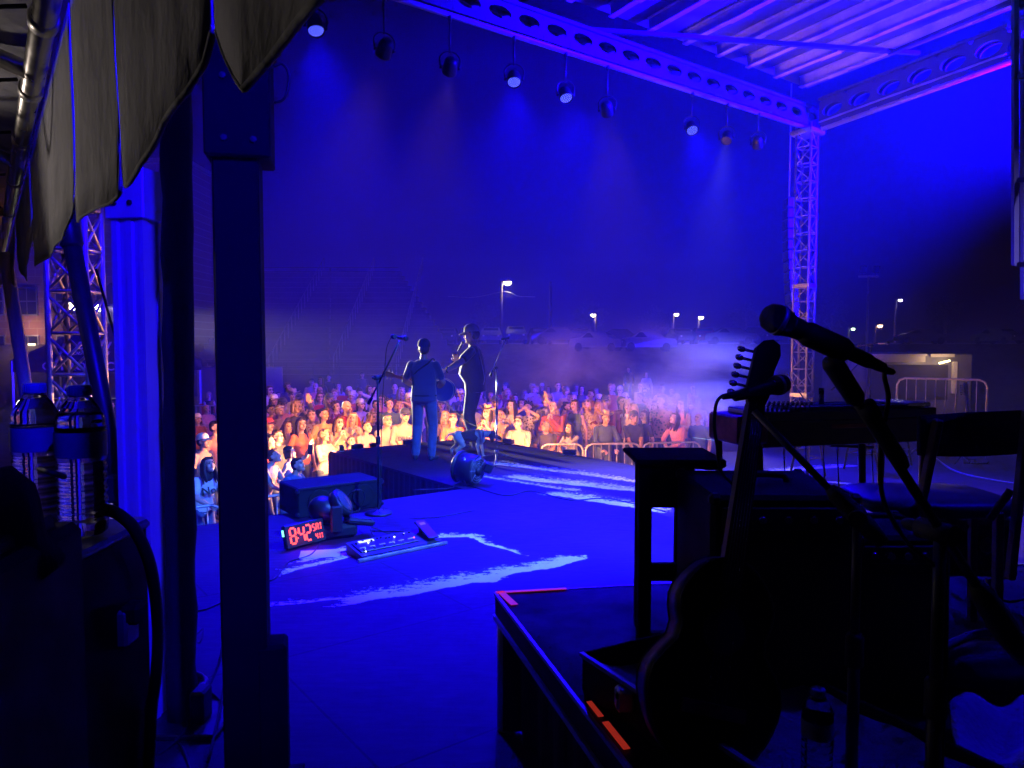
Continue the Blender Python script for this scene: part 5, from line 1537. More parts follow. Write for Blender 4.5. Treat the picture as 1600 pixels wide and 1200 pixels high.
def guitar(name, label, M, body_m, outline, depth, neck_m, head_m, bind=None, flip=False, neck_len=.46, hl=.18, acoustic=True, tuners='one'):
    """Local frame: y up the neck, x across, z out of the front."""
    e = thing(name, label, 'guitar', M.translation)
    N = M.copy(); N.translation = (0, 0, 0)
    top = max(p[1] for p in outline)
    mb = MB(); mb.prism(outline, -depth / 2, depth / 2, N, True); b = mb.build('guitar_body', body_m, e, False)
    if acoustic:
        mb = MB(); mb.prism([(.052 * math.cos(a), .07 + .052 * math.sin(a)) for a in [k * .3142 for k in range(20)]], depth / 2, depth / 2 + .0015, N); mb.build('sound_hole', M_BLACK, b, False)
        mb = MB(); mb.prism([(-.075, -.12), (.075, -.12), (.075, -.09), (-.075, -.09)], depth / 2, depth / 2 + .012, N); mb.build('bridge', M_WOOD, b, False)
        mb = MB(); mb.tube([N @ V((p[0], p[1], depth / 2)) for p in outline + outline[:1]], .003, 5); mb.tube([N @ V((p[0], p[1], -depth / 2)) for p in outline + outline[:1]], .003, 5); mb.build('binding', bind or mat('cream binding', (.6, .5, .35), .4), b, False)
    else:
        mb = MB(); mb.prism([(-.1, -.02), (-.02, -.12), (.1, -.1), (.1, .1), (-.09, .12)], depth / 2, depth / 2 + .003, N); mb.build('pickguard', M_WHITE, b, False)
        mb = MB(); mb.prism([(-.045, -.13), (.045, -.13), (.045, -.06), (-.045, -.06)], depth / 2, depth / 2 + .012, N); mb.build('bridge', M_CHROME, b, False)
    mb = MB(); mb.prism([(-.027, top - .06), (.027, top - .06), (.021, top + neck_len), (-.021, top + neck_len)], depth / 2 - .022, depth / 2 + .006, N); mb.build('neck', neck_m, e, False)
    y0 = top + neck_len
    hp = [(-.021, y0), (.021, y0), (.03, y0 + .025), (.034, y0 + hl * .55), (.045, y0 + hl * .8), (.04, y0 + hl * .96), (.02, y0 + hl * 1.02), (-.005, y0 + hl * .97), (-.02, y0 + hl * .85), (-.03, y0 + hl * .2)] if tuners == 'one' else \
         [(-.021, y0), (.021, y0), (.036, y0 + .03), (.038, y0 + hl), (.0, y0 + hl + .012), (-.038, y0 + hl), (-.036, y0 + .03)]
    mb = MB(); mb.prism(hp, depth / 2 - .016, depth / 2, N); h = mb.build('headstock', head_m, e, False)
    for k in range(6):
        mb = MB()
        if tuners == 'one':
            yy = y0 + hl * (.13 + .135 * k); x0 = -.03 + .002 * k
            mb.cyl(N @ V((x0, yy, depth / 2 - .02)), N @ V((x0 - .022, yy, depth / 2 - .02)), .004, n=6); mb.ell(N @ V((x0 - .032, yy, depth / 2 - .02)), (.012, .009, .007), N.to_3x3(), 8, 6)
        else:
            sx = 1 if k % 2 else -1; yy = y0 + hl * (.25 + .3 * (k // 2)); mb.cyl(N @ V((sx * .035, yy, depth / 2 - .01)), N @ V((sx * .055, yy, depth / 2 - .01)), .004, n=6); mb.ell(N @ V((sx * .062, yy, depth / 2 - .01)), (.012, .008, .006), N.to_3x3(), 8, 6)
        mb.build('tuner', M_CHROME, h, False)
    for k in range(6):
        x = -.018 + .0072 * k
        mb = MB(); mb.tube([N @ V((x * 1.2, -.1, depth / 2 + .014)), N @ V((x * .8, y0 + .05, depth / 2 + .008))], .0008, 4); mb.build('string', M_CHROME, e, False)
    return e
# guitar worn by the guitarist: body at his right hip, neck rising to his left
gl = Matrix.Translation(f1) @ rot_z(g_rz) @ Matrix.Scale(s1, 4)
go = gl @ V((-.17, -.235, 1.04)); gx = (gl @ V((.45, -.28, 1.2)) - go).normalized()
G = frame(go, gx, V((0, 0, 1)))
G = G @ Matrix.Rotation(-math.pi / 2, 4, 'Z')
M_GB = mat('blue guitar lacquer', (.05, .07, .3), .25, coat=.5)
guitar('acoustic_guitar', 'blue lit acoustic guitar worn by the guitarist at his right hip', G, M_GB, guitar_outline(.19, .47), .1, M_WOOD, M_WOOD, tuners='two')
# singer
f2 = fl(742, 706); f2.z = 0
rz2 = math.atan2(-1, -.18)
X2 = Matrix.Translation(f2) @ rot_z(rz2)
s2 = at(727, 527, f2.y).z / 1.60
X2 = X2 @ Matrix.Scale(s2, 4)
inv = X2.inverted()
tl = inv @ at(692, 583, f1.y + .12)
tr = inv @ at(713, 566, f2.y + .12)
me, Hm, wr = human('body', wl=tl, wr=tr, el=(.5, .2, -.7), er=(-.7, -.2, -.8), sex='m', girth=1.16, belly=.05, yaw=0, pitch=.16, lean=.05, fl_=(.13, .03), fr_=(-.12, -.06), vox=.009, hang=.06,
                   hl=((0, -1, -.2), (-.3, 0, -1), .35), hr=((.1, -.1, 1), (.9, .3, 0), 1.0))
p2 = thing('person', 'tall performer in a black tee and cap, holding a microphone to his chin', 'person', f2, rz2, 'performers')
p2.scale = (s2,) * 3
b = link('body', me, p2); dress(b, SKIN[0], M_BLKTEE, mat('dark grey trousers', (.035, .037, .05), .85, vary=.2, vscale=6, bump=.4, bscale=12), HAIRC['brown'])
wear(p2, hair_mesh('short'), HAIRC['brown'], Hm, 'hair'); wear(p2, cap_mesh('cap'), mat('grey cap', (.3, .28, .3), .8), Hm, 'cap')
mb = MB(); w_l = wr['l']; mb.tube([w_l + V((.035 * math.cos(a), .0, .035 * math.sin(a))) for a in [2 * math.pi * k / 12 for k in range(13)]], .009, 5); mb.build('wristband', M_RUBBER, p2, False)
mb = MB(); mb.tube(curve_pts([(.02, -.1, 1.52), (.12, .05, 1.5), (.14, .12, 1.3), (.1, .16, 1.05), (.12, .15, .95)], 5), .005, 5); mb.build('earpiece_wire', M_STEEL, p2, False)
hd = X2 @ Hm.translation
def microphone(name, label, tip, tail, parent=None, s=1.0, cable=True, m=M_BLACK):
    tip, tail = V(tip), V(tail); d = (tail - tip).normalized()
    e = thing(name, label, 'microphone', tip)
    mb = MB(); mb.lathe([(.004, -.001), (.014, .001), (.022, .008), (.0255, .02), (.0255, .03), (.024, .04), (.021, .05)], (0, 0, 0), d, 20); mb.build('grille', mat('dark wire mesh', (.05, .05, .055), .4, .5, bump=.9, bscale=900), e, False)
    mb = MB(); mb.lathe([(.0262, .026), (.0268, .03), (.0262, .034)], (0, 0, 0), d, 20); mb.build('grille_ring', M_STEEL, e, False)
    mb = MB(); mb.lathe([(.021, .05), (.019, .055), (.0175, .075), (.013, .16), (.0125, .168), (.0, .168)], (0, 0, 0), d, 18); mb.build('handle', m, e, False)
    return e, d
ht_ = X2 @ (wr['r'] + V((.02, -.02, .07)))
mtip = hd + V((-.12, .02, -.1)); tail_ = ht_ + (ht_ - mtip).normalized() * .06
microphone('microphone', 'handheld microphone at the tall performer chin', mtip, tail_)
# ------------------------------------------------------------------ dog
DT = ['white', 'brown', 'black']
B = Body()
B.ell((-.02, 0, .335), (.135, .078, .085), 'brown'); B.ell((.13, 0, .335), (.1, .085, .1), 'white'); B.ell((-.17, 0, .335), (.09, .075, .085), 'white'); B.ell((.03, 0, .36), (.14, .07, .07), 'brown')
B.cap((-.13, 0, .33), (.13, 0, .32), .075, .085, 'brown'); B.ell((.16, 0, .3), (.075, .075, .09), 'white')
B.cap((.19, 0, .37), (.3, 0, .36), .062, .055, 'white'); B.ell((.34, 0, .355), (.075, .06, .06), 'brown'); B.cap((.37, 0, .335), (.45, 0, .295), .04, .028, 'brown'); B.cap((.4, 0, .312), (.445, 0, .282), .03, .022, 'white', .002)
B.ell((.468, 0, .298), (.014, .016, .013), 'black', None, .003)
for sy in (-1, 1):
    B.ell((.325, sy * .062, .315), (.038, .014, .068), 'brown', Matrix.Rotation(-.25, 3, 'Y')); B.ell((.375, sy * .042, .372), (.01, .008, .009), 'black', None, .004)
    dx = .03 * sy
    B.cap((.15, sy * .055, .3), (.145 + dx, sy * .06, .19), .045, .03, 'white'); B.cap((.145 + dx, sy * .06, .19), (.165 + dx, sy * .06, .09), .028, .021, 'white'); B.cap((.165 + dx, sy * .06, .09), (.17 + dx, sy * .06, .03), .021, .02, 'white'); B.ell((.188 + dx, sy * .06, .018), (.036, .025, .018), 'white')
    dx = -.04 * sy
    B.cap((-.18, sy * .05, .33), (-.14 + dx, sy * .06, .21), .07, .042, 'white'); B.cap((-.14 + dx, sy * .06, .21), (-.235 + dx, sy * .06, .125), .038, .023, 'white'); B.cap((-.235 + dx, sy * .06, .125), (-.22 + dx, sy * .06, .03), .021, .019, 'white'); B.ell((-.2 + dx, sy * .06, .018), (.037, .025, .018), 'white')
B.cap((-.24, 0, .37), (-.31, 0, .36), .022, .017, 'white'); B.cap((-.31, 0, .36), (-.36, 0, .29), .017, .01, 'white')
dme = B.fuse('dog_body', .0075, 2, 10, tags=DT)
dp = fl(734, 716); dp.z = 0
dog = thing('dog', 'white and brown dog walking with lowered head behind the floor fan', 'dog', dp, .06)
o = link('body', dme, dog); dog.scale = (.95,) * 3
for i, (k, c) in enumerate((('white', (.6, .56, .5)), ('brown', (.1, .06, .04)), ('black', (.01, .01, .01)))):
    o.material_slots[i].link = 'OBJECT'; o.material_slots[i].material = mat(k + ' dog coat', c, .9, vary=.2, vscale=14, bump=.4, bscale=70)
mb = MB(); mb.tube([(.2 + .01 * math.cos(a), .079 * math.sin(a), .335 + .095 * math.cos(a)) for a in [2 * math.pi * k / 20 for k in range(21)]], .01, 5); mb.build('harness', mat('blue nylon', (.06, .08, .4), .6), dog, False)
la, lb = dp + V((.19, 0, .43)), fl(690, 700) + V((0, 0, .35))
one('dog_lead', MB().tube(curve_pts([la, la.lerp(lb, .4) + V((0, 0, .1)), lb + V((-.1, .2, .5))], 6), .005, 5), M_BLACK, 'thin dark lead rising left from the dog harness', 'dog lead')
# ------------------------------------------------------------------ microphone stands
def clip_at(e, p, d):
    mb = MB(); mb.lathe([(.021, -.03), (.023, 0), (.021, .035), (.016, .035)], p, d, 12); mb.build('clip', M_RUBBER, e, True)
def boom_stand(label, base, H, p_end, p_back, roundbase=False, m=M_BLACK, leg=.33, rot=0.0, r=.011):
    base = V(base); e = thing('microphone_stand', label, 'microphone stand', base)
    top = base + V((0, 0, H))
    if roundbase:
        mb = MB(); mb.lathe([(.02, .05), (.03, .035), (.12, .022), (.128, .01), (.128, 0)], base, (0, 0, 1), 24); mb.build('round_base', m, e)
    else:
        for k in range(3):
            a = rot + 2 * math.pi * k / 3
            mb = MB(); q = V((math.cos(a), math.sin(a), 0)); mb.tube([base + V((0, 0, .13)) + q * .02, base + q * leg + V((0, 0, .012))], .009, 8); f = mb.build('leg', m, e)
            mb = MB(); mb.ell(base + q * leg + V((0, 0, .012)), (.016, .016, .012), n=8, m=6); mb.build('rubber_foot', M_RUBBER, f)
        mb = MB(); mb.lathe([(.02, .09), (.027, .1), (.027, .17), (.018, .19)], base, (0, 0, 1), 12); mb.build('leg_hub', m, e)
    mb = MB(); mb.cyl(base + V((0, 0, .02)), base + V((0, 0, H * .55)), r * 1.25, n=12); mb.build('lower_tube', m, e)
    mb = MB(); mb.cyl(base + V((0, 0, H * .5)), top, r, n=12); mb.build('upper_tube', M_CHROME if m is not M_BLACK else m, e)
    mb = MB(); mb.lathe([(.013, -.05), (.02, -.045), (.02, .02), (.014, .03)], base + V((0, 0, H * .55)), (0, 0, 1), 12); mb.build('clutch', M_RUBBER, e)
    if p_end is not None:
        mb = MB(); mb.cyl(p_back, p_end, r * .8, n=10); mb.build('boom', m, e)
        d = (V(p_end) - V(p_back)).normalized(); sd = d.cross(V((0, 0, 1))).normalized()
        mb = MB(); mb.cyl(top - sd * .03, top + sd * .045, .02, n=12); mb.build('swivel', M_RUBBER, e)
        mb = MB(); mb.ell(top + sd * .065, (.014, .03, .012), None, 8, 6); mb.build('wing_knob', M_RUBBER, e)
        mb = MB(); mb.cyl(V(p_back), V(p_back) + d * .07, .016, n=10); mb.build('counterweight', M_RUBBER, e)
    return e
# left stand with round base
b = fl(592, 803); D = b.y
pend = at(624, 533, D - .1); top = at(596, 590, D)
e = boom_stand('tall blue lit microphone stand with a round base left of the guitarist', b, top.z, pend, top + (top - pend).normalized() * .3, True)
d_ = (at(634, 529, D - .22) - at(612, 527, D + .05)).normalized()
clip_at(e, at(615, 526, D - .0), d_)
microphone('microphone', 'round headed microphone on the tall blue stand', at(636, 529, D - .25), at(612, 526, D - .02), m=mat('dark mic body', (.03, .03, .04), .4))
one('microphone_cable', MB().tube(curve_pts([at(611, 527, D), at(604, 545, D), at(601, 580, D - .03), at(597, 640, D - .03), at(595, 760, D - .03), b + V((.05, -.1, .01)), b + V((.5, -.2, .01)), b + V((.9, .1, .01))], 8), .0045, 6), M_RUBBER, 'cable hanging down the tall blue microphone stand', 'cable')
# chrome stand right
b = fl(776, 723); D = b.y
pend = at(791, 529, D); top = at(774, 575, D)
e = boom_stand('chrome microphone stand with tripod feet right of the tall performer', b, top.z, pend, at(766, 588, D), False, M_CHROME, rot=.5, leg=.36)
mb = MB(); mb.cyl(at(783, 530, D), at(796, 528, D), .014); mb.build('clip', M_RUBBER, e)
# stands at the right of the deck
b = fl(1357, 700); D = b.y; top = at(1357, 540, D); pend = at(1372, 536, D - .2)
boom_stand('thin microphone stand behind the foreground microphone cable', b, top.z, pend, at(1340, 541, D + .1), True, M_BLACK)
microphone('microphone', 'blue headed microphone pointing right behind the foreground cable', at(1390, 536, D - .35), at(1370, 537, D - .2), m=mat('blue lit mic body', (.25, .25, .3), .4))
b = fl(1329, 690); D = b.y
boom_stand('short bent microphone stand left of the trailer', b, at(1329, 594, D).z, at(1342, 568, D), at(1299, 610, D), False, M_CHROME)
b = fl(1255, 700); D = b.y
boom_stand('low stand with a slanting boom before the lattice tower', b, at(1258, 625, D).z, at(1229, 583, D), at(1262, 632, D), True, M_CHROME)
# ------------------------------------------------------------------ floor fan
c = fl(733, 757); D = c.y
e = thing('floor_fan', 'round black floor blower standing at the thrust corner', 'fan', c)
ax = V((-.85, .5, .12)).normalized()
cc = V((0, 0, .185))
mb = MB(); mb.lathe([(.16, -.12), (.172, -.11), (.175, 0), (.172, .09), (.16, .1)], cc, ax, 26); mb.build('drum', M_BLKPL, e, False)
mb = MB(); mb.lathe([(.155, .1), (.185, .105), (.19, .125), (.18, .14), (.165, .13)], cc, ax, 26); mb.build('rim', M_BLKPL, e, False)
mb = MB(); u = ax.orthogonal().normalized(); w = ax.cross(u)
for k in range(5):
    rr = .03 + .028 * k
    mb.tube([cc - ax * .125 + (u * math.cos(a) + w * math.sin(a)) * rr for a in [2 * math.pi * j / 24 for j in range(25)]], .003, 4)
for k in range(8):
    a = math.pi * 2 * k / 8; mb.cyl(cc - ax * .128, cc - ax * .125 + (u * math.cos(a) + w * math.sin(a)) * .165, .003, n=4)
mb.build('wire_grille', M_STEEL, e, False)
mb = MB(); mb.lathe([(.0, -.16), (.05, -.155), (.06, -.13), (.06, .02), (.03, .04)], cc, ax, 16); mb.build('motor', M_BLACK, e, False)
mb = MB(); mb.box(cc - ax * .03 + V((.2, .0, .02)), (.1, .12, .12), Matrix.Rotation(.4, 3, 'Y'), .02); mb.build('control_box', M_BLKPL, e, False)
mb = MB(); mb.tube(curve_pts([cc + w * .19, cc + w * .2 - V((0, 0, .15)), V((w.x * .15, w.y * .15, .012)), V((-w.x * .15, -w.y * .15, .012)), cc - w * .2 - V((0, 0, .15)), cc - w * .19], 4), .012, 8); mb.build('stand', M_STEEL, e, False)
one('fan_cable', MB().tube(curve_pts([c + V((-.05, -.02, .1)), c + V((-.16, -.1, .03)), c + V((-.2, -.25, .006)), c + V((-.6, -.35, .006))], 6), .005, 6), M_RUBBER, 'thin power cable trailing from the floor blower', 'cable')
# ------------------------------------------------------------------ pedal board, clock, monitor, subwoofer
q = fl(612, 852); D = q.y
RB = math.atan2(fl(684, 842).y - fl(556, 868).y, fl(684, 842).x - fl(556, 868).x)
e = thing('effects_pedalboard', 'black floor effects unit with knobs and a rocker pedal', 'effects unit', fl(618, 858), RB)
mb = MB()
mb.add([(-.36, -.12, 0), (.36, -.12, 0), (.36, .13, 0), (-.36, .13, 0), (-.36, -.12, .035), (.36, -.12, .035), (.36, .13, .085), (-.36, .13, .085)], [(3, 2, 1, 0), (4, 5, 6, 7), (0, 1, 5, 4), (1, 2, 6, 5), (2, 3, 7, 6), (3, 0, 4, 7)])
mb.build('case', mat('dark blue grey casing', (.05, .05, .06), .4, .3), e, False)
sl_ = math.atan2(.05, .25); RX = Matrix.Rotation(sl_, 3, 'X')
def pz(y): return .035 + (y + .12) * .2
mb = MB(); mb.box((-.08, .01, pz(.01) + .006), (.52, .17, .012), RX, .004); mb.build('control_panel', M_BLKPL, e, False)
for i in range(6):
    x = -.3 + i * .085
    mb = MB(); mb.cyl((x, -.055, pz(-.055) + .006), (x, -.055, pz(-.055) + .022), .013, .012, 10); mb.build('foot_switch', M_CHROME, e, False)
    mb = MB(); mb.box((x, -.02, pz(-.02) + .014), (.05, .014, .002), RX); mb.build('switch_label', mat('pale print', (.75, .62, .55), .7), e, False)
for i in range(10):
    x = -.31 + (i % 5) * .065 + (.3 if i > 4 else 0) * .75; y = .06 + .02 * (i % 2)
    mb = MB(); mb.cyl((x, y, pz(y) + .006), (x, y, pz(y) + .022), .011, .009, 10); mb.build('knob', M_RUBBER, e, False)
for i, (x, y, cname, cc_) in enumerate(((-.22, .035, 'w', (.8, .9, 1)), (.02, .05, 'w', (.8, .9, 1)), (.12, .07, 'w', (.8, .9, 1)), (.16, -.02, 'r', (1, .1, .05)), (-.31, -.09, 'w', (.7, .8, 1)))):
    mb = MB(); mb.ell((x, y, pz(y) + .016), (.006, .006, .004), n=8, m=4); mb.build('indicator_light', glow('indicator ' + cname, cc_, 6), e, False)
mb = MB(); mb.box((-.22, .07, pz(.07) + .016), (.13, .03, .003), RX); mb.build('display', glow('pale display', (.6, .75, 1), 1.4), e, False)
mb = MB(); mb.box((.29, .0, pz(0) + .05), (.1, .24, .02), Matrix.Rotation(.42, 3, 'X'), .006); mb.box((.29, .07, pz(.07) + .03), (.04, .04, .06)); rp_ = mb.build('rocker_pedal', M_BLKPL, e, False)
mb = MB(); mb.box((.29, .06, pz(0) + .087), (.05, .03, .004), Matrix.Rotation(.42, 3, 'X')); mb.build('pedal_badge', M_STEEL, rp_, False)
mb = MB(); mb.box((0, -.135, .012), (.8, .02, .024), bev=.003); mb.build('front_rail', M_STEEL, e, False)
cb_ = fl(618, 858)
one('effects_cables', MB().tube(curve_pts([cb_ + V((-.2, .15, .06)), cb_ + V((-.25, .3, .1)), cb_ + V((-.1, .38, .02)), cb_ + V((.1, .32, .006)), cb_ + V((.05, .5, .006)), cb_ + V((-.3, .55, .006))], 6), .005, 6), M_RUBBER, 'cables looping behind the floor effects unit', 'cable')
# clock
cA, cB = fl(445, 860), fl(510, 846)
RC = math.atan2(cB.y - cA.y, cB.x - cA.x) + .08
e = thing('digital_clock', 'digital clock with glowing red digits reading 8:42 on the stage floor', 'clock', (cA + cB) / 2, RC)
cw, chh = (cB - cA).length * 1.0, .185
tilt = Matrix.Rotation(-.25, 3, 'X')
mb = MB(); mb.box(tilt @ V((0, 0, chh / 2 + .006)), (cw, .045, chh), tilt, .008); mb.build('case', M_BLKPL, e, False)
mb = MB(); mb.box((0, .06, .006), (cw * .5, .1, .01)); mb.build('foot', M_BLKPL, e, False)
mb = MB(); mb.box(tilt @ V((-cw / 2 - .003, .0, chh * .72)), (.004, .024, .05), tilt); mb.build('side_light', glow('green side light', (.2, 1, .7), 2), e, False)
M_RED = glow('red led segment', (1, .055, .02), 3.2)
SEG = {'8': 'abcdefg', '4': 'bcfg', '2': 'abdeg', 'S': 'acdfg', 'A': 'abcefg', 'T': 'aim', '1': 'bc'}
def seven(par, ch, x0, z0, w, h, th):
    P = {'a': ((0, 1), (1, 1)), 'b': ((1, 1), (1, .5)), 'c': ((1, .5), (1, 0)), 'd': ((0, 0), (1, 0)), 'e': ((0, .5), (0, 0)), 'f': ((0, 1), (0, .5)), 'g': ((0, .5), (1, .5)), 'i': ((.5, 1), (.5, .5)), 'm': ((.5, .5), (.5, 0))}
    for s in SEG[ch]:
        (xa, za), (xb, zb) = P[s]
        a = V((x0 + xa * w, 0, z0 + za * h)); b = V((x0 + xb * w, 0, z0 + zb * h)); d = (b - a); L_ = d.length
        mb = MB(); mb.box(tilt @ ((a + b) / 2 + V((0, -.0245, 0))), ((L_ - th * .9) if abs(d.x) > abs(d.z) else th, .004, (L_ - th * .9) if abs(d.z) > abs(d.x) else th), tilt, .0); mb.build('digit_segment', M_RED, par, False)
W0 = -cw / 2
seven(e, '8', W0 + cw * .12, .04, cw * .13, .12, .014); seven(e, '4', W0 + cw * .34, .04, cw * .12, .12, .014); seven(e, '2', W0 + cw * .51, .04, cw * .12, .12, .014)
for z in (.075, .12):
    mb = MB(); mb.box(tilt @ V((W0 + cw * .295, -.0245, z)), (.01, .004, .01), tilt); mb.build('colon_dot', M_RED, e, False)
for i, ch in enumerate('SAT'): seven(e, ch, W0 + cw * (.69 + .09 * i), .105, cw * .055, .052, .007)
seven(e, '4', W0 + cw * .74, .035, cw * .045, .045, .006); seven(e, '1', W0 + cw * .8, .035, cw * .045, .045, .006); seven(e, '1', W0 + cw * .86, .035, cw * .045, .045, .006)
lamp = point((0, 0, 0), .35, (1, .06, .02), .05); lamp.parent = e; lamp.location = (0, -.12, .1)
pa = fl(500, 866)
one('paper_sheet', MB().box(pa + V((0, 0, .004)), (.3, .22, .0015), Matrix.Rotation(.2, 3, 'Z')), [mat('paper', (.6, .62, .66), .7)], 'pale set list sheet lying before the digital clock', 'paper')
# wedge monitor like lamp body behind the clock
wq = fl(522, 838)
e = thing('moving_head_lamp', 'dark moving head lamp lying behind the digital clock', 'stage light', wq, .5)
mb = MB(); mb.box((0, 0, .06), (.34, .26, .12), bev=.03); mb.build('base', M_BLKPL, e, False)
mb = MB(); mb.ell((-.06, .03, .22), (.15, .13, .12), Matrix.Rotation(.5, 3, 'Y'), 18, 12); mb.lathe([(.1, 0), (.12, .02), (.125, .08), (.11, .09)], (.02, .0, .25), (.6, -.4, .5), 18); mb.build('head', M_BLKPL, e, False)
mb = MB(); mb.lathe([(.1, .091), (.09, .096), (.01, .1)], (.02, 0, .25), (.6, -.4, .5), 18); mb.build('lens', mat('dark led lens', (.05, .05, .07), .2), e, False)
for sy in (-1, 1):
    mb = MB(); mb.box((-.02, sy * .16, .18), (.1, .03, .22), bev=.012); mb.build('yoke_arm', M_BLKPL, e, False)
mb = MB(); mb.box((.2, -.06, .12), (.24, .14, .05), Matrix.Rotation(.2, 3, 'Y'), .015); f = mb.build('handle_frame', M_BLKPL, e, False)
mb = MB(); mb.box((.2, -.06, .148), (.19, .1, .004), Matrix.Rotation(.2, 3, 'Y')); mb.build('vent_panel', M_RUBBER, f, False)
sa, sb = fl(466, 812), fl(600, 800)
e = thing('subwoofer', 'long black speaker box on the stage edge below the thrust', 'speaker', fl(532, 800), math.atan2(.6, .8))
bw = .86
mb = MB(); mb.box((0, .22, .14), (bw, .5, .28), bev=.012); mb.build('cabinet', M_TOLEX, e, False)
for sx in (-.22, .22):
    mb = MB(); mb.lathe([(.11, 0), (.115, .006), (.1, .009), (.04, .004)], (sx, -.031, .14), (0, -1, 0), 22); mb.build('speaker_cone', M_TOLEX, e, False)
mb = MB(); mb.bar((-bw / 2, -.04, .275), (bw / 2, -.04, .275), .016, .016); mb.build('edge_trim', M_BLACK, e, False)
for sx in (-1, 1):
    for sz in (.035, .25):
        mb = MB(); mb.box((sx * bw / 2, -.02, sz), (.04, .04, .04), bev=.012); mb.build('corner', M_BLACK, e, False)
mb = MB(); mb.tube(curve_pts([(.02, -.03, .1), (.06, -.16, .22), (.16, -.16, .21), (.2, -.1, .1), (.1, -.12, .01), (-.2, -.2, .01)], 6), .005, 6); mb.build('loose_cable', M_RUBBER, e, False)
q = fl(583, 698); one('floor_box', MB().box(q + V((0, 0, .03)), (.12, .1, .06), bev=.008), [M_BLKPL], 'small dark box on the thrust front edge', 'box')
for i, (px, py) in enumerate(((740, 722), (812, 701), (896, 705))):
    q = fl(px, py) if i != 2 else at(px, py, 13.0)
tp = [fl(1083, 684), fl(1150, 692), fl(1185, 683), fl(1118, 676)]
mb = MB()
for i in range(3):
    mb.bar(tp[i] + V((0, 0, .003)), tp[(i + 1)] + V((0, 0, .003)), .035, .002)
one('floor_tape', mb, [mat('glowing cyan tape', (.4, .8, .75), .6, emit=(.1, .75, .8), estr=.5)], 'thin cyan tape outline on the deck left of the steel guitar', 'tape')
# stools behind the steel guitar
def stool(px, py, label, w=.3, h=.6):
    q = fl(px, py); e = thing('wooden_stool', label, 'stool', q, .4)
    mb = MB(); mb.lathe([(.16, 0), (.175, .015), (.17, .035), (.0, .04)], (0, 0, h), (0, 0, 1), 18); mb.build('seat', M_WOOD, e, False)
    for k in range(4):
        a = math.pi / 4 + k * math.pi / 2; c_, s_ = math.cos(a), math.sin(a)
        mb = MB(); mb.tube([(c_ * .1, s_ * .1, h), (c_ * .2, s_ * .2, 0)], [.02, .015], 8); mb.build('leg', M_WOOD, e, False)
    mb = MB(); 
    for k in range(4):
        a = math.pi / 4 + k * math.pi / 2; b_ = a + math.pi / 2
        mb.cyl((math.cos(a) * .165, math.sin(a) * .165, .22), (math.cos(b_) * .165, math.sin(b_) * .165, .22), .01, n=6)
    mb.build('foot_ring', M_WOOD, e, False)
stool(1262, 742, 'wooden stool seen under the steel guitar, left one', h=.62); stool(1345, 734, 'wooden stool seen under the steel guitar, middle one', h=.62); stool(1398, 726, 'wooden stool seen under the steel guitar, right one', h=.62)
# white guitar on a stand at the right
q = fl(1521, 729); D = q.y
Gm = frame(at(1520, 695, D), V((1, .15, .0)), V((.03, .25, 1)))
guitar('electric_guitar', 'white electric guitar upright on a stand at the far right', Gm, mat('white guitar lacquer', (.7, .7, .68), .25, coat=.5), tele_outline(), .045, mat('maple neck', (.55, .38, .2), .4), mat('maple neck', (.55, .38, .2), .4), acoustic=False)
e = thing('guitar_stand', 'low folding stand under the white guitar', 'guitar stand', q)
for sx in (-1, 1):
    mb = MB(); mb.tube([(sx * .02, .05, .3), (sx * .14, .18, .0)], .009, 6); mb.tube([(sx * .05, -.02, .05), (sx * .12, -.1, .06), (sx * .12, -.12, .09)], .009, 6); mb.build('leg', M_BLACK, e, False)
mb = MB(); mb.bar((-.14, -.02, .05), (.14, -.02, .05), .02, .02); mb.build('cradle', M_BLACK, e, False)
a = fl(1425, 716)
one('stage_cable', MB().tube(curve_pts([fl(1418, 712) + V((0, 0, .01)), fl(1436, 703) + V((0, 0, .02)), fl(1460, 716) + V((0, 0, .01)), fl(1500, 740) + V((0, 0, .01)), fl(1600, 760) + V((0, 0, .01))], 8), .012, 6), [mat('pale cable', (.4, .4, .42), .5)], 'pale cable curling on the deck right of the steel guitar', 'cable')
# ------------------------------------------------------------------ tent at the upper left
E0, E1 = V((-.18, .62, 2.52)), V((-5.0, 7.35, 2.52))
ED = (E1 - E0).normalized(); EN = V((ED.y, -ED.x, 0))     # EN points away from the tent
def on_eave(px, py):
    d = ray(px, py); o = V((0, 0, CZ)); k = (E0 - o).dot(EN) / d.dot(EN); return o + d * k
M_TENT = mat('grey tent vinyl', (.40, .39, .40), .85, spec=.2, vary=.25, vscale=4, bump=1.0, bscale=7)
tent = thing('tent', 'grey vinyl tent with scalloped valance and pipe frame at the upper left', 'tent', (-2.2, 3.0, 0))
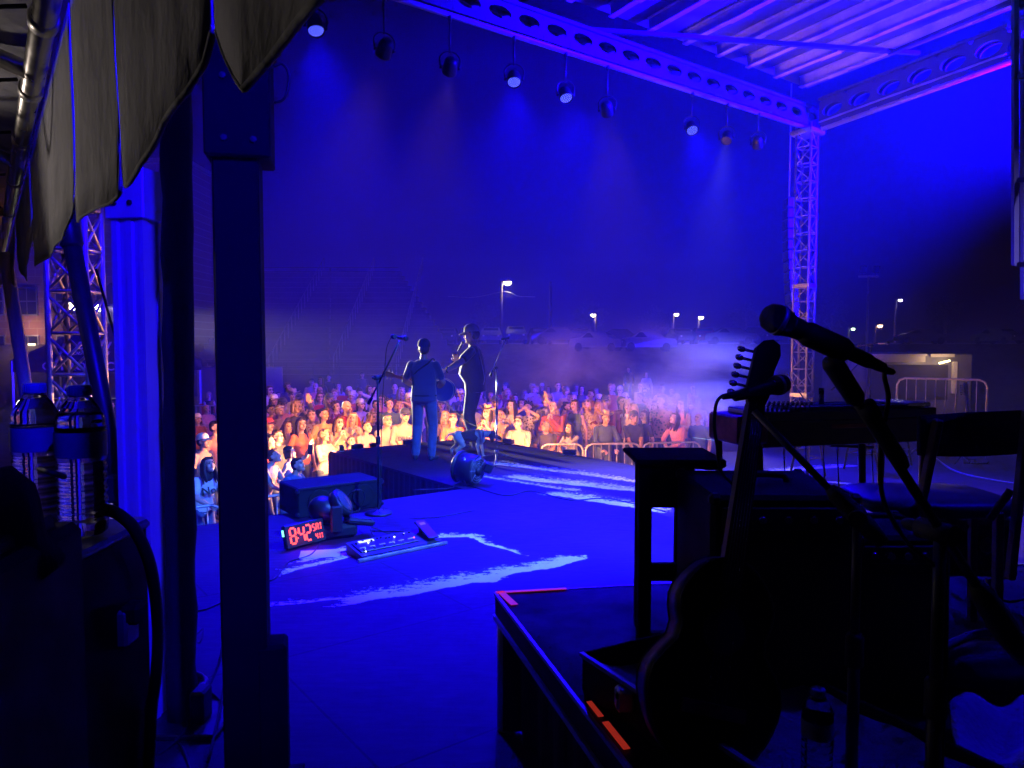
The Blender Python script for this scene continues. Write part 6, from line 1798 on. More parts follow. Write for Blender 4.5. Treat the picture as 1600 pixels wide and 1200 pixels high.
# each valance flap: lower outline in picture positions, hung from the eave pipe
flaps = [[(640, -150), (515, 2), (450, 62), (400, 112), (378, 138), (366, 120), (350, 85), (337, 48)],
         [(330, 40), (318, 95), (296, 142), (262, 190), (240, 232), (217, 268), (190, 290), (187, 262), (186, 225)],
         [(183, 224), (178, 300), (165, 318), (146, 328), (126, 346), (124, 330), (121, 306)],
         [(118, 306), (100, 372), (84, 392), (62, 410), (57, 415), (55, 396), (52, 372)],
         [(50, 374), (44, 424), (40, 438), (30, 420), (26, 400)], [(25, 400), (22, 448), (10, 432), (-8, 462), (-12, 420)]]
for fi, fp in enumerate(flaps):
    mb = MB(); vs, fs = [], []
    pts = []
    for i in range(len(fp) - 1):
        for k in range(5): t = k / 5; pts.append((fp[i][0] * (1 - t) + fp[i + 1][0] * t, fp[i][1] * (1 - t) + fp[i + 1][1] * t))
    pts.append(fp[-1])
    for i, (px, py) in enumerate(pts):
        q = on_eave(px, py); s = (q - E0).dot(ED)
        for j in range(7):
            t = j / 6
            z = E0.z * (1 - t) + q.z * t
            wv = .006 * math.sin(s * 6.0 + fi) * t + .002 * math.sin(s * 21 + 2 * fi) * t + .004 * math.sin(t * 5 + s * 3) * t
            p = E0 + ED * s + EN * wv; vs.append((p.x, p.y, z))
    n = len(pts)
    for i in range(n - 1):
        for j in range(6): fs.append((i * 7 + j, i * 7 + j + 1, (i + 1) * 7 + j + 1, (i + 1) * 7 + j))
    mb.add(vs, fs, True)
    o = mb.build('valance_flap', M_TENT, tent)
    md = o.modifiers.new('thick', 'SOLIDIFY'); md.thickness = .003
    # hem
    mb = MB(); mb.tube([vs[i * 7 + 6] for i in range(n)], .0045, 5); mb.build('valance_hem', M_TENT, tent)
# roof sheet: sags between the eave and a ridge out to the left
mb = MB(); vs, fs = [], []
NX, NY = 26, 34
for i in range(NX + 1):
    for j in range(NY + 1):
        u, v = i / NX, j / NY
        p = E0 + ED * (8.4 * v - .3) - EN * (u * 3.0) + V((0, 0, .06 + u * 1.05 - .16 * math.sin(math.pi * u) + .02 * math.sin(u * 23 + v * 9) + .025 * math.sin(v * 40 + u * 6) * u))
        vs.append(p)
for i in range(NX):
    for j in range(NY):
        a = i * (NY + 1) + j; fs.append((a, a + 1, a + NY + 2, a + NY + 1))
mb.add(vs, fs, True); mb.build('roof_sheet', M_TENT, tent)
M_PIPE = mat('worn steel pipe', (.5, .47, .42), .35, .8, vary=.2, vscale=14, rvary=.1)
mb = MB(); mb.tube([E0 - ED * .6 - EN * .05, E1 + ED * .5 - EN * .05], .033, 14); mb.build('eave_pipe', M_PIPE, tent)
def es(s, out=0.0, z=0.0): return E0 + ED * s - EN * (out + .05) + V((0, 0, z))
for s in (.75, 1.25, 1.9, 2.6, 3.4, 4.4, 5.6):
    mb = MB(); mb.lathe([(.035, -.03), (.04, -.028), (.04, .028), (.035, .03)], es(s), ED, 14); mb.build('pipe_sleeve', M_PIPE, tent)
    mb = MB(); mb.tube(curve_pts([es(s, .04, .03), es(s + .1, .25, .02), es(s + .3, .6, .16)], 4), .007, 5); mb.build('tie_strap', M_RUBBER, tent)
for s in (1.0, 2.4, 3.9, 5.7):
    mb = MB(); mb.tube([es(s, 0, 0), es(s, 2.9, .92)], .03, 10); mb.build('rafter_pipe', M_PIPE, tent)
mb = MB(); mb.tube(curve_pts([es(1.5, .3, .0), es(1.7, .5, -.02), es(2.1, .6, .05), es(2.5, .9, .1), es(2.8, 1.3, .3)], 6), .022, 8); mb.build('cable_bundle', M_RUBBER, tent)
mb = MB(); mb.tube(curve_pts([es(2.6, .25, -.05), es(2.75, .3, -.22), es(2.9, .32, -.3), es(3.1, .35, -.2), es(3.3, .4, 0)], 6), .014, 6); mb.build('hanging_strap', M_RUBBER, tent)
def bar_px(a, b, Da, Db, r, name, m, n=12, parent=None):
    mb = MB(); mb.tube([at(*a, Da), at(*b, Db)], r, n); return mb.build(name, m, parent)
M_DKPIPE = mat('dark painted pipe', (.035, .03, .03), .4, .3, vary=.3, vscale=12)
leg_top = at(80, 215, 3.2); leg_foot = at(252, 1113, 3.2); leg_foot.z = .02
mb = MB(); mb.tube([leg_top, leg_foot], .036, 14); lg = mb.build('leg', M_DKPIPE, tent)
mb = MB(); mb.lathe([(.04, 0), (.045, .01), (.045, .16), (.04, .17)], leg_top.lerp(leg_foot, .12), (leg_foot - leg_top), 14); mb.build('leg_collar', M_DKPIPE, lg)
mb = MB(); q = leg_top.lerp(leg_foot, .61); mb.box(q + V((.01, -.05, 0)), (.07, .05, .12), bev=.012); mb.build('clamp', M_RUBBER, lg)
mb = MB(); a = at(8, 395, 6.6); b = at(48, 660, 6.6); d_ = (b - a).normalized(); mb.tube([a, a + d_ * ((a.z - GZ) / -d_.z)], .055, 12); mb.build('leg', M_ALU, tent)
mb = MB(); a = at(112, 470, 3.0); b = at(200, 660, 3.0); mb.tube([at(150, 420, 3.4), at(212, 640, 3.6)], .006, 6); mb.build('guy_rope', M_RUBBER, tent)
# ------------------------------------------------------------------ posts
def cable(name, P, r, label, m=M_RUBBER, n=8):
    return one(name, MB().tube(curve_pts(P, n), r, 7), [m], label, 'cable')
# aluminium post with grooves
c = at(222, 600, 3.1); c.z = 0
e = thing('aluminium_post', 'blue lit grooved aluminium post with a bolted cap plate', 'post', c, -.15)
w = .142
prof = []
for (sx, sy) in ((-1, -1), (1, -1), (1, 1), (-1, 1)):
    pass
prof = [(-w/2, -w/2), (-.045, -w/2), (-.04, -w/2 + .009), (-.012, -w/2 + .009), (-.006, -w/2), (.02, -w/2), (.026, -w/2 + .008), (.046, -w/2 + .008), (.052, -w/2), (w/2, -w/2), (w/2, -.03), (w/2 - .008, -.024), (w/2 - .008, .024), (w/2, .03), (w/2, w/2), (-w/2, w/2), (-w/2, .03), (-w/2 + .008, .024), (-w/2 + .008, -.024), (-w/2, -.03)]
zt = at(222, 345, 3.1).z
mb = MB(); mb.prism(prof, .012, zt, None, False); mb.build('shaft', M_ALU, e, False)
zc0, zc1 = at(222, 342, 3.03).z, at(222, 262, 3.03).z
mb = MB(); mb.box((0, 0, (zc0 + zc1) / 2), (.172, .172, zc1 - zc0), bev=.004); cp = mb.build('cap_box', M_ALU, e, False)
for sx in (-.042, .028):
    for zz in (.3, .72):
        mb = MB(); mb.lathe([(.012, 0), (.012, .006), (.007, .008), (.0, .008)], (sx, -.087, zc0 + (zc1 - zc0) * zz), (0, -1, 0), 6, False); mb.build('bolt', M_BLACK, cp, False)
mb = MB(); mb.box((0, 0, .006), (.26, .26, .012), bev=.003); mb.build('base_plate', M_STEEL, e, False)
# black round pole
c = at(284, 1100, 3.05); c.z = 0
tp_ = at(278, 180, 3.05)
e = thing('black_pole', 'round black wrapped pole between the aluminium post and the big post', 'pole', c)
mb = MB(); K = 26; mb.tube([V((0, 0, .02)).lerp(V((tp_.x - c.x, 0, 3.0)), i / K) + V((.003 * math.sin(i * 2.1), .003 * math.cos(i * 1.7), 0)) for i in range(K + 1)], [.06 + .003 * math.sin(i * 1.9) for i in range(K + 1)], 18); mb.build('shaft', mat('black wrapped cloth', (.008, .008, .01), .8, bump=.5, bscale=30, stretch=(1, 1, .3)), e, False)
mb = MB(); mb.box((.03, 0, .012), (.34, .3, .024), bev=.006); mb.build('base_plate', M_BLACK, e, False)
mb = MB(); mb.box((.09, -.02, .09), (.06, .1, .14), bev=.01); mb.build('foot_bracket', M_BLACK, e, False)
# the big square post
c = at(384, 900, 2.5); c.z = 0
e = thing('square_post', 'big dark square post with a heavy sleeve, nearest the camera', 'post', c, .24)
M_POSTD = mat('dark painted steel', (.0045, .004, .0055), .7, .0, spec=.12, vary=.35, vscale=7, rvary=.12, bump=.05, bscale=60)
M_POSTL = mat('warm lit face tone', (.34, .32, .30), .42, .5, vary=.25, vscale=9, rvary=.1)  # paler tone painting warm light on one side of the post
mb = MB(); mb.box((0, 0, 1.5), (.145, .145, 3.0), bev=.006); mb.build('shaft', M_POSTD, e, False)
mb = MB(); mb.box((-.0745, -.01, 1.75), (.004, .085, 2.3)); mb.build('lit_face_strip', M_POSTL, e, False)  # strip stands in for the warm light on the left face
z0, z1 = at(370, 245, 2.42).z, at(370, 20, 2.42).z
mb = MB(); mb.box((.01, 0, (z0 + z1) / 2 + .1), (.205, .2, z1 - z0 + .2), bev=.006); sl2 = mb.build('sleeve', M_POSTD, e, False)
for sx in (-.03, .06):
    for k in (.12, .55):
        mb = MB(); mb.lathe([(.011, 0), (.011, .007), (0, .008)], (sx, -.1, z0 + (z1 - z0) * k), (0, -1, 0), 6, False); mb.build('bolt', M_BLACK, sl2, False)
mb = MB(); q = V((.12, -.02, z0 + .2)); mb.tube(curve_pts([q, q + V((.035, 0, .02)), q + V((.05, 0, .09)), q + V((.03, 0, .13)), q + V((0, 0, .12))], 5), .005, 6); mb.build('ring_handle', M_BLACK, sl2, False)
mb = MB(); mb.box((.085, -.015, .29), (.1, .12, .58), bev=.012); mb.build('lower_sleeve', M_POSTD, e, False)
mb = MB(); mb.box((0, 0, .01), (.36, .36, .02), bev=.004); mb.build('base_plate', M_POSTD, e, False)
# cables on the floor by the posts
rc = random.Random(5)
f0 = fl(262, 1085)
for i in range(3):
    P = []
    for k in range(17):
        a = k / 16 * 2 * math.pi * 2.1 + i
        P.append(f0 + V((.13 * math.cos(a) * (1 + .08 * i) + .02 * math.sin(3 * a), .16 * math.sin(a), .012 + .009 * i + .004 * (k % 3))))
    cable('coiled_cable', P, .008, ['coiled cable behind the black pole foot, bottom loop', 'coiled cable behind the black pole foot, middle loop', 'coiled cable behind the black pole foot, top loop'][i], mat('grey blue cable jacket', (.07, .07, .09), .5))
cable('floor_cable', [fl(245, 1180), fl(275, 1165) + V((0, 0, .02)), fl(300, 1140) + V((0, 0, .05)), fl(340, 1085) + V((0, 0, .12)), fl(352, 1060) + V((0, 0, .2)), fl(350, 1110) + V((0, 0, .1)), fl(325, 1195) + V((0, 0, .01))], .006, 'thin cable crossing the floor from the black pole to the big post')
cable('floor_cable', [fl(250, 1140), fl(280, 1165) + V((0, 0, .01)), fl(296, 1200), fl(300, 1260)], .006, 'thin cable looping down in front of the black pole')
cable('floor_cable', [fl(258, 920), fl(270, 985) + V((0, 0, .01)), fl(300, 1000) + V((0, 0, .02)), fl(318, 990) + V((0, 0, .03)), fl(310, 1005), fl(290, 985), fl(256, 1000)], .004, 'thin tangled wire on the floor between the posts')
cable('floor_cable', [fl(300, 1060), fl(330, 1085) + V((0, 0, .01)), fl(360, 1110)], .006, 'short cable lying right of the black pole')
cable('floor_cable', [fl(440, 1150) + V((0, 0, .01)), fl(450, 1130) + V((0, 0, .04)), fl(452, 1180) + V((0, 0, .01)), fl(445, 1230)], .004, 'thin cable at the foot of the big post')
# ------------------------------------------------------------------ rack with water bottles
zt = 1.6 - (838 - 540) / F * 1.08
M_RACK = mat('black equipment rack', (.004, .004, .005), .7, spec=.15, vary=.4, vscale=12, rvary=.12)
e = thing('equipment_rack', 'dark equipment rack in the lower left corner', 'equipment rack', (-.68, 1.05, 0), .02)
mb = MB(); mb.box((-.105, .0, zt / 2), (.42, .2, zt - .004), bev=.006); mb.build('cabinet', M_RACK, e, False)
mb = MB(); mb.box((-.105, .0, zt - .001), (.428, .208, .014), bev=.005); mb.build('top_plate', mat('scuffed metal top', (.10, .10, .11), .4, .5, vary=.3, vscale=20, rvary=.15), e, False)
for k in range(5):
    zz = zt - .1 - .12 * k
    mb = MB(); mb.box((-.06, -.102, zz), (.26, .012, .1), bev=.003); f = mb.build('rack_unit', M_BLKPL, e, False)
    mb = MB(); mb.cyl((.02, -.108, zz), (.02, -.12, zz), .012, n=12); mb.build('knob', M_STEEL, f, False)
mb = MB(); mb.box((.108, .02, zt - .135), (.02, .04, .055), bev=.004); mb.build('socket', M_STEEL, e, False)
mb = MB(); mb.box((.12, .02, zt - .115), (.03, .035, .03), bev=.006); mb.build('plug', M_RUBBER, e, False)
for (sx, sy) in ((.09, -.09), (.09, .09)):
    mb = MB(); mb.box((sx, sy, zt), (.03, .03, .02), bev=.006); mb.build('corner_cap', M_STEEL, e, False)
bx_ = at(20, 900, .78)
e = thing('amplifier_case', 'unlit black case at the extreme left edge', 'case', (bx_.x - .085, bx_.y, 0), .15)
mb = MB(); mb.box((0, 0, .69), (.2, .26, 1.38 + .0), bev=.01); mb.build('shell', M_RACK, e, False)
mb = MB(); mb.tube(curve_pts([(.02, 0, 1.4), (.06, .02, 1.44), (.07, .03, 1.38), (.09, .04, 1.34)], 5), .03, 8); mb.build('draped_jacket', M_FELT, e, False)
mb = MB(); mb.box((0, 0, 1.385), (.16, .2, .02), bev=.004); mb.build('handle_plate', M_RUBBER, e, False)
cable('thick_cable', [at(160, 795, .98), at(185, 803, 1.0), at(212, 830, 1.02), at(236, 890, 1.05), at(246, 980, 1.1), at(243, 1060, 1.1), at(236, 1120, 1.12), at(230, 1260, 1.1)], .0085, 'thick black cable hanging beside the equipment rack')
cable('thin_cable', [at(62, 733, 1.0), at(78, 738, .97), at(92, 742, .98), at(100, 745, 1.0)], .004, 'thin black cable behind the near water bottle')
# bottles
M_PET = mat('clear bottle plastic', (.92, .94, 1), .03, trans=1.0, ior=1.25)
M_WATER = mat('bottled water', (.95, .97, 1), .0, trans=1.0, ior=1.33)
M_BLABEL = mat('blue paper label', (.1, .1, .25), .5, vary=.2, vscale=30)
M_CAPW = mat('blue bottle cap', (.06, .07, .35), .45)
def bottle(p, label, full=.8, s=1.0):
    e = thing('water_bottle', label, 'bottle', p)
    prof = [(.012, 0), (.026, .001), (.0315, .006), (.0325, .014)]
    z = .014
    for k in range(6):
        prof += [(.0325, z + .006), (.0305, z + .011), (.0325, z + .016)]; z += .016
    prof += [(.0328, .112), (.0328, .15), (.0325, .155), (.031, .16), (.0325, .165), (.030, .172), (.022, .188), (.0145, .197), (.0125, .2), (.0125, .208)]
    prof = [(r * s, q * s) for r, q in prof]
    mb = MB(); mb.lathe(prof, (0, 0, 0), (0, 0, 1), 28); mb.build('bottle_shell', M_PET, e, False)
    wl_ = .208 * full * s
    wp = [(max(r - .0012, .001), q + (.001 if i == 0 else 0)) for i, (r, q) in enumerate(prof) if q < wl_]; wp.append((wp[-1][0], wl_))
    mb = MB(); mb.lathe(wp, (0, 0, 0), (0, 0, 1), 28); mb.build('water', M_WATER, e, False)
    mb = MB(); mb.lathe([(.0334 * s, .114 * s), (.0336 * s, .116 * s), (.0336 * s, .148 * s), (.0334 * s, .15 * s)], (0, 0, 0), (0, 0, 1), 28)
    mb.f = mb.f[:-2]; mb.m = mb.m[:-2]; mb.sm = mb.sm[:-2]; mb.build('label_band', M_BLABEL, e, False)
    mb = MB(); mb.lathe([(.0145, .2), (.0152, .201), (.0152, .214), (.0142, .2155), (.0, .2155)], (0, 0, 0), (0, 0, 1), 24)
    for k in range(24):
        a = 2 * math.pi * k / 24; mb.box((.0152 * math.cos(a), .0152 * math.sin(a), .2075), (.0012, .0012, .011), Matrix.Rotation(a, 3, 'Z'))
    mb.build('cap', M_CAPW, e, False)
    mb = MB(); mb.lathe([(.0148, .192), (.0165, .194), (.0165, .197), (.0145, .198)], (0, 0, 0), (0, 0, 1), 20); mb.build('neck_ring', M_PET, e, False)
    return e
q = at(131, 836, 1.05); q.z = zt + .008
bottle(q, 'clear ribbed water bottle standing nearest on the equipment rack', .84)
q = at(60, 800, 1.11); q.z = zt + .008
bottle(q, 'clear water bottle behind, half hidden at the left edge', .72)
# ------------------------------------------------------------------ right foreground: riser and gear
RZ = .57
r0 = V((-.07, 3.02, 0)); e1 = V((.987, .16, 0)).normalized(); e2 = V((.27, -.963, 0)).normalized()
def rp(a, b, z=RZ): return r0 + e1 * a + e2 * b + V((0, 0, z))
riser = thing('stage_riser', 'low black riser with red tape on its corner in the foreground', 'riser', r0)
mb = MB(); poly = [r0, r0 + e2 * 2.75, r0 + e2 * 2.75 + e1 * 3.2, r0 + e1 * 3.2]
mb.prism([(p.x, p.y) for p in poly], RZ - .09, RZ); mb.build('deck', mat('black riser ply', (.006, .005, .007), .7, spec=.25, vary=.35, vscale=3, rvary=.15, bump=.06, bscale=30), riser)
mb = MB()
for (a, b) in ((r0, r0 + e2 * 2.75), (r0, r0 + e1 * 3.2)):
    MB().bar(a + V((0, 0, RZ - .004)), b + V((0, 0, RZ - .004)), .012, .014).build('edge_trim', M_STEEL, riser)
    MB().bar(a + V((0, 0, RZ - .1)), b + V((0, 0, RZ - .1)), .02, .02).build('lower_trim', M_STEEL, riser)
for k, (a, b) in enumerate(((.03, .03), (.03, 1.3), (.03, 2.6), (1.6, .03), (3.1, .03), (3.1, 2.6))):
    mb = MB(); q = rp(a, b, 0); mb.cyl(q, q + V((0, 0, RZ - .09)), .03, n=10); mb.build('leg', M_STEEL, riser)
o = skirt(r0 + e2 * 2.74 + e1 * .05, r0 + e1 * .05, RZ - .1, .01, 'skirt', M_FELT, .2, .015); o.parent = riser; o.data.transform(Matrix.Translation(-r0))
o = skirt(r0 + e1 * .02 + e2 * .03, r0 + e1 * 3.2 + e2 * .03, RZ - .1, .01, 'skirt', M_FELT, .2, .015); o.parent = riser; o.data.transform(Matrix.Translation(-r0))
M_TAPE = mat('red tape with added glow', (.65, .06, .05), .55, vary=.15, vscale=30, emit=(1, .06, .03), estr=.2)  # emission added so the tape stays red under blue lamps
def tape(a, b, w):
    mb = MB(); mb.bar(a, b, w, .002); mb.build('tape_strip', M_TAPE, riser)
h = V((0, 0, .006))
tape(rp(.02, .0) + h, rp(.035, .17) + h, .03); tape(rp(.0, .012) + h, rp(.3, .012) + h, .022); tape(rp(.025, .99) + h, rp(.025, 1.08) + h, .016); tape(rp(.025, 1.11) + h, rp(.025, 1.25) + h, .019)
# open guitar case lying on the riser
def cq(px, py, z): return fl(px, py, z)
ca, cb2 = cq(912, 1022, RZ + .12), cq(1230, 1230, RZ + .12)
cd = (cb2 - ca); cL = cd.length + .35; cd.normalize(); cn = V((-cd.y, cd.x, 0));  cn = cn if cn.x > 0 else -cn
case = thing('guitar_case', 'open black guitar case with plush lining lying on the riser', 'guitar case', (ca.x, ca.y, RZ))
def cpnt(a, b, z): return V((ca.x, ca.y, RZ)) + cd * a + cn * b + V((0, 0, z))
def wall(a, b, z0, z1, t=.012):
    mb = MB(); mb.bar(a + V((0, 0, (z0 + z1) / 2)), b + V((0, 0, (z0 + z1) / 2)), t, z1 - z0, bev=.003); return mb
CW = .46
for (a, b) in (((0, 0), (cL, 0)), ((0, CW), (cL, CW)), ((0, 0), (0, CW)), ((cL, 0), (cL, CW))):
    wall(cpnt(*a, 0), cpnt(*b, 0), .012, .125).build('case_wall', M_TOLEX, case)
mb = MB(); mb.bar(cpnt(0, CW / 2, .008), cpnt(cL, CW / 2, .008), CW, .012); mb.build('case_floor', M_TOLEX, case)
M_PLUSH = mat('blue plush lining', (.16, .15, .2), .95, vary=.3, vscale=10, bump=.8, bscale=14, sheen=.4)
mb = MB(); vs, fs = [], []
for i in range(25):
    for j in range(13):
        a, b = .02 + (cL - .04) * i / 24, .02 + (CW - .04) * j / 12
        p = cpnt(a, b, .06 + .045 * (abs(j - 6) / 6) ** 3 + .012 * math.sin(i * 1.3) * math.sin(j * 1.1)); vs.append(p)
for i in range(24):
    for j in range(12): a = i * 13 + j; fs.append((a, a + 1, a + 14, a + 13))
mb.add(vs, fs, True); mb.build('plush_lining', M_PLUSH, case)
mb = MB(); mb.bar(cpnt(0, -.008, .122), cpnt(cL, -.008, .122), .014, .012); mb.build('metal_rim', M_STEEL, case)
for a in (.22, .52, .8):
    mb = MB(); mb.box(cpnt(a, -.016, .085), (.05, .05, .06), None, .008); f = mb.build('latch', M_STEEL, case)
    mb = MB(); mb.box(cpnt(a, -.03, .1), (.03, .03, .02), None, .004); mb.build('latch_tongue', M_BLACK, f)
# tall black guitar workbox: end frame, shelf top and case body
M_BWOOD = mat('black stained wood', (.008, .008, .009), .85, spec=.12, vary=.35, vscale=10, bump=.1, bscale=30)
ztop = at(1000, 722, 2.42).z
e = thing('black_side_table', 'tall black open frame side table on the riser', 'table', at(1040, 1040, 2.4))
def fr(px, D=2.42): return at(px, 800, D)
xl, xr = fr(1007).x, fr(1075).x
for x in (xl, xr):
    mb = MB(); mb.box((x, 2.42, (RZ + ztop) / 2), (.043 if x == xl else .034, .04, ztop - RZ), bev=.004); mb.build('leg', M_BWOOD, e)
    mb = MB(); mb.box((x + .03, 2.66, (RZ + ztop) / 2), (.04, .04, ztop - RZ), bev=.004); mb.build('leg', M_BWOOD, e)
for (ya, yb) in ((728, 792), (880, 906), (987, 1012)):
    za, zb = at(1040, ya, 2.42).z, at(1040, yb, 2.42).z
    mb = MB(); mb.box(((xl + xr) / 2, 2.42, (za + zb) / 2), (xr - xl, .03, za - zb), bev=.003); mb.build('rail', M_BWOOD, e)
mb = MB(); mb.box(((xl + xr) / 2 + .04, 2.53, ztop + .004), (xr - xl + .15, .3, .018), bev=.005); mb.build('table_top', M_BWOOD, e)
one('black_gloves', MB().ell(at(1070, 722, 2.5) + V((0, 0, .0)), (.05, .03, .014)).ell(at(1110, 727, 2.45) + V((0, 0, .0)), (.055, .03, .016)).ell(at(1090, 724, 2.5), (.03, .02, .02)), [M_RUBBER], 'dark crumpled gloves on the black side table', 'gloves')
def road_case(label, px0, px1, pytop, D, depth, z0, rz_=0.0, name='speaker_cabinet', cat='speaker'):
    a, b = at(px0, pytop, D), at(px1, pytop, D); W_ = b.x - a.x; zt_ = a.z
    e = thing(name, label, cat, ((a.x + b.x) / 2, D + depth / 2, z0), rz_)
    H = zt_ - z0
    mb = MB(); mb.box((0, 0, H / 2), (W_, depth, H), bev=.012); mb.build('cabinet', M_TOLEX, e, False)
    mb = MB(); mb.box((0, -depth / 2 - .002, H * .44), (W_ * .86, .012, H * .7), bev=.004); mb.build('grille_cloth', mat('black grille cloth', (.01, .01, .011), .9, bump=.6, bscale=300), e, False)
    mb = MB(); mb.box((0, -depth / 2 - .001, H * .9), (W_ * .86, .014, H * .1), bev=.003); pn = mb.build('control_panel', M_BLKPL, e, False)
    for k in range(5):
        mb = MB(); x = -W_ * .34 + W_ * .17 * k; mb.cyl((x, -depth / 2 - .008, H * .9), (x, -depth / 2 - .024, H * .9), .012, .01, 10); mb.build('knob', M_CHROME, pn, False)
    for sx in (-1, 1):
        for sy in (-1, 1):
            mb = MB(); mb.box((sx * (W_ / 2 - .012), sy * (depth / 2 - .012), H - .012), (.035, .035, .035), bev=.01); mb.build('corner_cap', M_BLACK, e, False)
    mb = MB(); mb.tube(curve_pts([(-.08, 0, H), (-.06, 0, H + .02), (.06, 0, H + .02), (.08, 0, H)], 4), .009, 8); mb.build('handle', M_RUBBER, e, False)
    return e
road_case('large black amplifier cabinet behind the dark guitar', 1112, 1345, 775, 1.98, .42, RZ, -.0)
road_case('lower black amplifier with a blue lit top right of the cabinet', 1338, 1490, 838, 2.0, .3, RZ, 0, 'amplifier', 'amplifier')
# dark guitar leaning back on the cabinet, its back to us
nk = at(1160, 700, 1.86); bc = at(1112, 1030, 1.72)
Gm = frame(bc, V((-1, .0, .12)), (nk - bc))
Gm = frame(bc, (nk - bc).cross(V((0, 1, .18))) * -1.0, (nk - bc))
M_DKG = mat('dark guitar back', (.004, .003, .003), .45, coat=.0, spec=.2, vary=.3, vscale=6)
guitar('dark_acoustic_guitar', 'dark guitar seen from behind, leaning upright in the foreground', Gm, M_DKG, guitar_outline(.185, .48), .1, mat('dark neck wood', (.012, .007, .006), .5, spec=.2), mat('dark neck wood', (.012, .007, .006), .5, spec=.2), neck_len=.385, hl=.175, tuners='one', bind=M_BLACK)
# foreground microphone and boom
mt, md_ = at(1193, 490, 1.25), at(1330, 552, 1.27)
e, d = microphone('microphone', 'large silhouetted microphone in the right foreground', mt, md_)
con = mt + d * .165
one('microphone_connector', MB().lathe([(.0115, 0), (.0125, .004), (.0125, .045), (.0105, .05), (.009, .075), (.006, .078)], con, d, 14), [M_BLACK], 'cable connector plugged into the large foreground microphone', 'connector')
ce = con + d * .075
cable('microphone_cable', [ce, ce + d * .02, at(1382, 585, 1.28), at(1388, 620, 1.29), at(1384, 650, 1.3), at(1376, 700, 1.33), at(1380, 780, 1.36), at(1420, 850, 1.36), at(1470, 900, 1.36), at(1478, 1000, 1.36), at(1470, 1210, 1.36)], .0042, 'cable curving down from the large foreground microphone')
sb_ = at(1464, 1000, 1.36); sb_.z = RZ
sw_ = at(1472, 832, 1.36)
pe = at(1296, 562, 1.27)
bk = sw_ + (sw_ - pe).normalized() * .36
st = boom_stand('black boom stand holding the large foreground microphone', sb_, sw_.z - RZ, pe, bk, False, M_BLACK, leg=.3, rot=.4, r=.0115)
mb = MB(); dd = (sw_ - pe).normalized()
mb.lathe([(.013, 0), (.018, .01), (.017, .09), (.012, .1)], at(1296, 560, 1.265), dd, 14); mb.lathe([(.016, 0), (.016, .03), (.012, .035)], at(1352, 632, 1.29), dd, 12); mb.lathe([(.013, 0), (.015, .01), (.015, .1), (.011, .12)], at(1362, 652, 1.3), dd, 12); mb.build('boom_grip', M_RUBBER, st)
mb = MB(); mb.lathe([(.017, 0), (.021, .01), (.021, .08), (.017, .09)], at(1254, 518, 1.255), d, 14); mb.build('mic_clip', M_RUBBER, st)
mb = MB(); mb.lathe([(.014, 0), (.022, .03), (.026, .12), (.02, .2), (.012, .22)], sw_ + dd * .14, dd, 14); mb.build('weight_sleeve', M_RUBBER, st)
# second boom with a microphone behind the guitar head
pe2 = at(1178, 642, 1.72); bk2 = at(1352, 822, 1.62)
sb2 = at(1352, 900, 1.6); sb2.z = RZ; sw2 = at(1340, 808, 1.62)
st2 = boom_stand('second black boom stand crossing behind the dark guitar neck', V((sw2.x, sw2.y, RZ)), sw2.z - RZ, pe2, bk2, True, M_BLACK, r=.0105)
mb = MB(); dd2 = (bk2 - pe2).normalized(); mb.lathe([(.012, 0), (.02, .02), (.022, .12), (.016, .16)], at(1296, 762, 1.65), dd2, 14); mb.build('boom_grip', M_RUBBER, st2)
e, d = microphone('microphone', 'small dark microphone beside the guitar tuners', at(1230, 598, 1.86), at(1180, 611, 1.82))
cable('microphone_cable', [at(1140, 617, 1.76), at(1128, 619, 1.76), at(1119, 632, 1.76), at(1116, 665, 1.78), at(1121, 700, 1.85), at(1126, 735, 1.9), at(1150, 762, 1.98)], .0042, 'cable dropping from the small microphone beside the tuners')
one('microphone_connector', MB().cyl(at(1166, 613, 1.8), at(1130, 620, 1.76), .011, .007, 12), [M_BLACK], 'connector on the small microphone beside the tuners', 'connector')
# folding chair on the riser
M_CHW = mat('worn chair wood', (.17, .12, .10), .5, vary=.3, vscale=10, stretch=(1, 1, 5))
e = thing('folding_chair', 'wooden folding chair with black canvas back and padded seat', 'chair', at(1490, 900, 2.45) * 1.0)
def cpt(px, py, D): return at(px, py, D)
mb = MB(); vs, fs = [], []
for i in range(17):
    for j in range(5):
        u = i / 16; q = at(1438 + 185 * u, (650 - 10 * u) * (1 - j / 4) + (712 - 6 * u) * j / 4 + 5 * math.sin(math.pi * u) * (j / 4 - .2), 2.3 + .07 * math.sin(math.pi * u) - .12 * u); vs.append(q)
for i in range(16):
    for j in range(4): a = i * 5 + j; fs.append((a, a + 1, a + 6, a + 5))
mb.add(vs, fs, True); o = mb.build('canvas_back', mat('black canvas', (.012, .012, .014), .9, bump=.4, bscale=60), e); md = o.modifiers.new('t', 'SOLIDIFY'); md.thickness = .014
mb = MB(); mb.bar(at(1466, 655, 2.28), at(1424, 860, 2.32), .034, .022, (1, 0, 0), .004); mb.build('back_post', M_CHW, e)
mb = MB(); mb.bar(at(1606, 640, 2.2), at(1578, 905, 2.22), .03, .022, (1, 0, 0), .004); mb.build('back_post', M_CHW, e)
sc_ = at(1445, 778, 2.5)
mb = MB(); vs, fs = [], []
prof = [(.0, -.03), (.9, -.03), (1.0, -.015), (1.0, .005), (.93, .018), (.6, .026), (0, .03)]
K = 28
for (r, z) in prof:
    for k in range(K):
        a = 2 * math.pi * k / K; ca_, sa_ = math.cos(a), math.sin(a)
        vs.append(sc_ + V((.25 * r * math.copysign(abs(ca_) ** .5, ca_), .2 * r * math.copysign(abs(sa_) ** .5, sa_), z)))
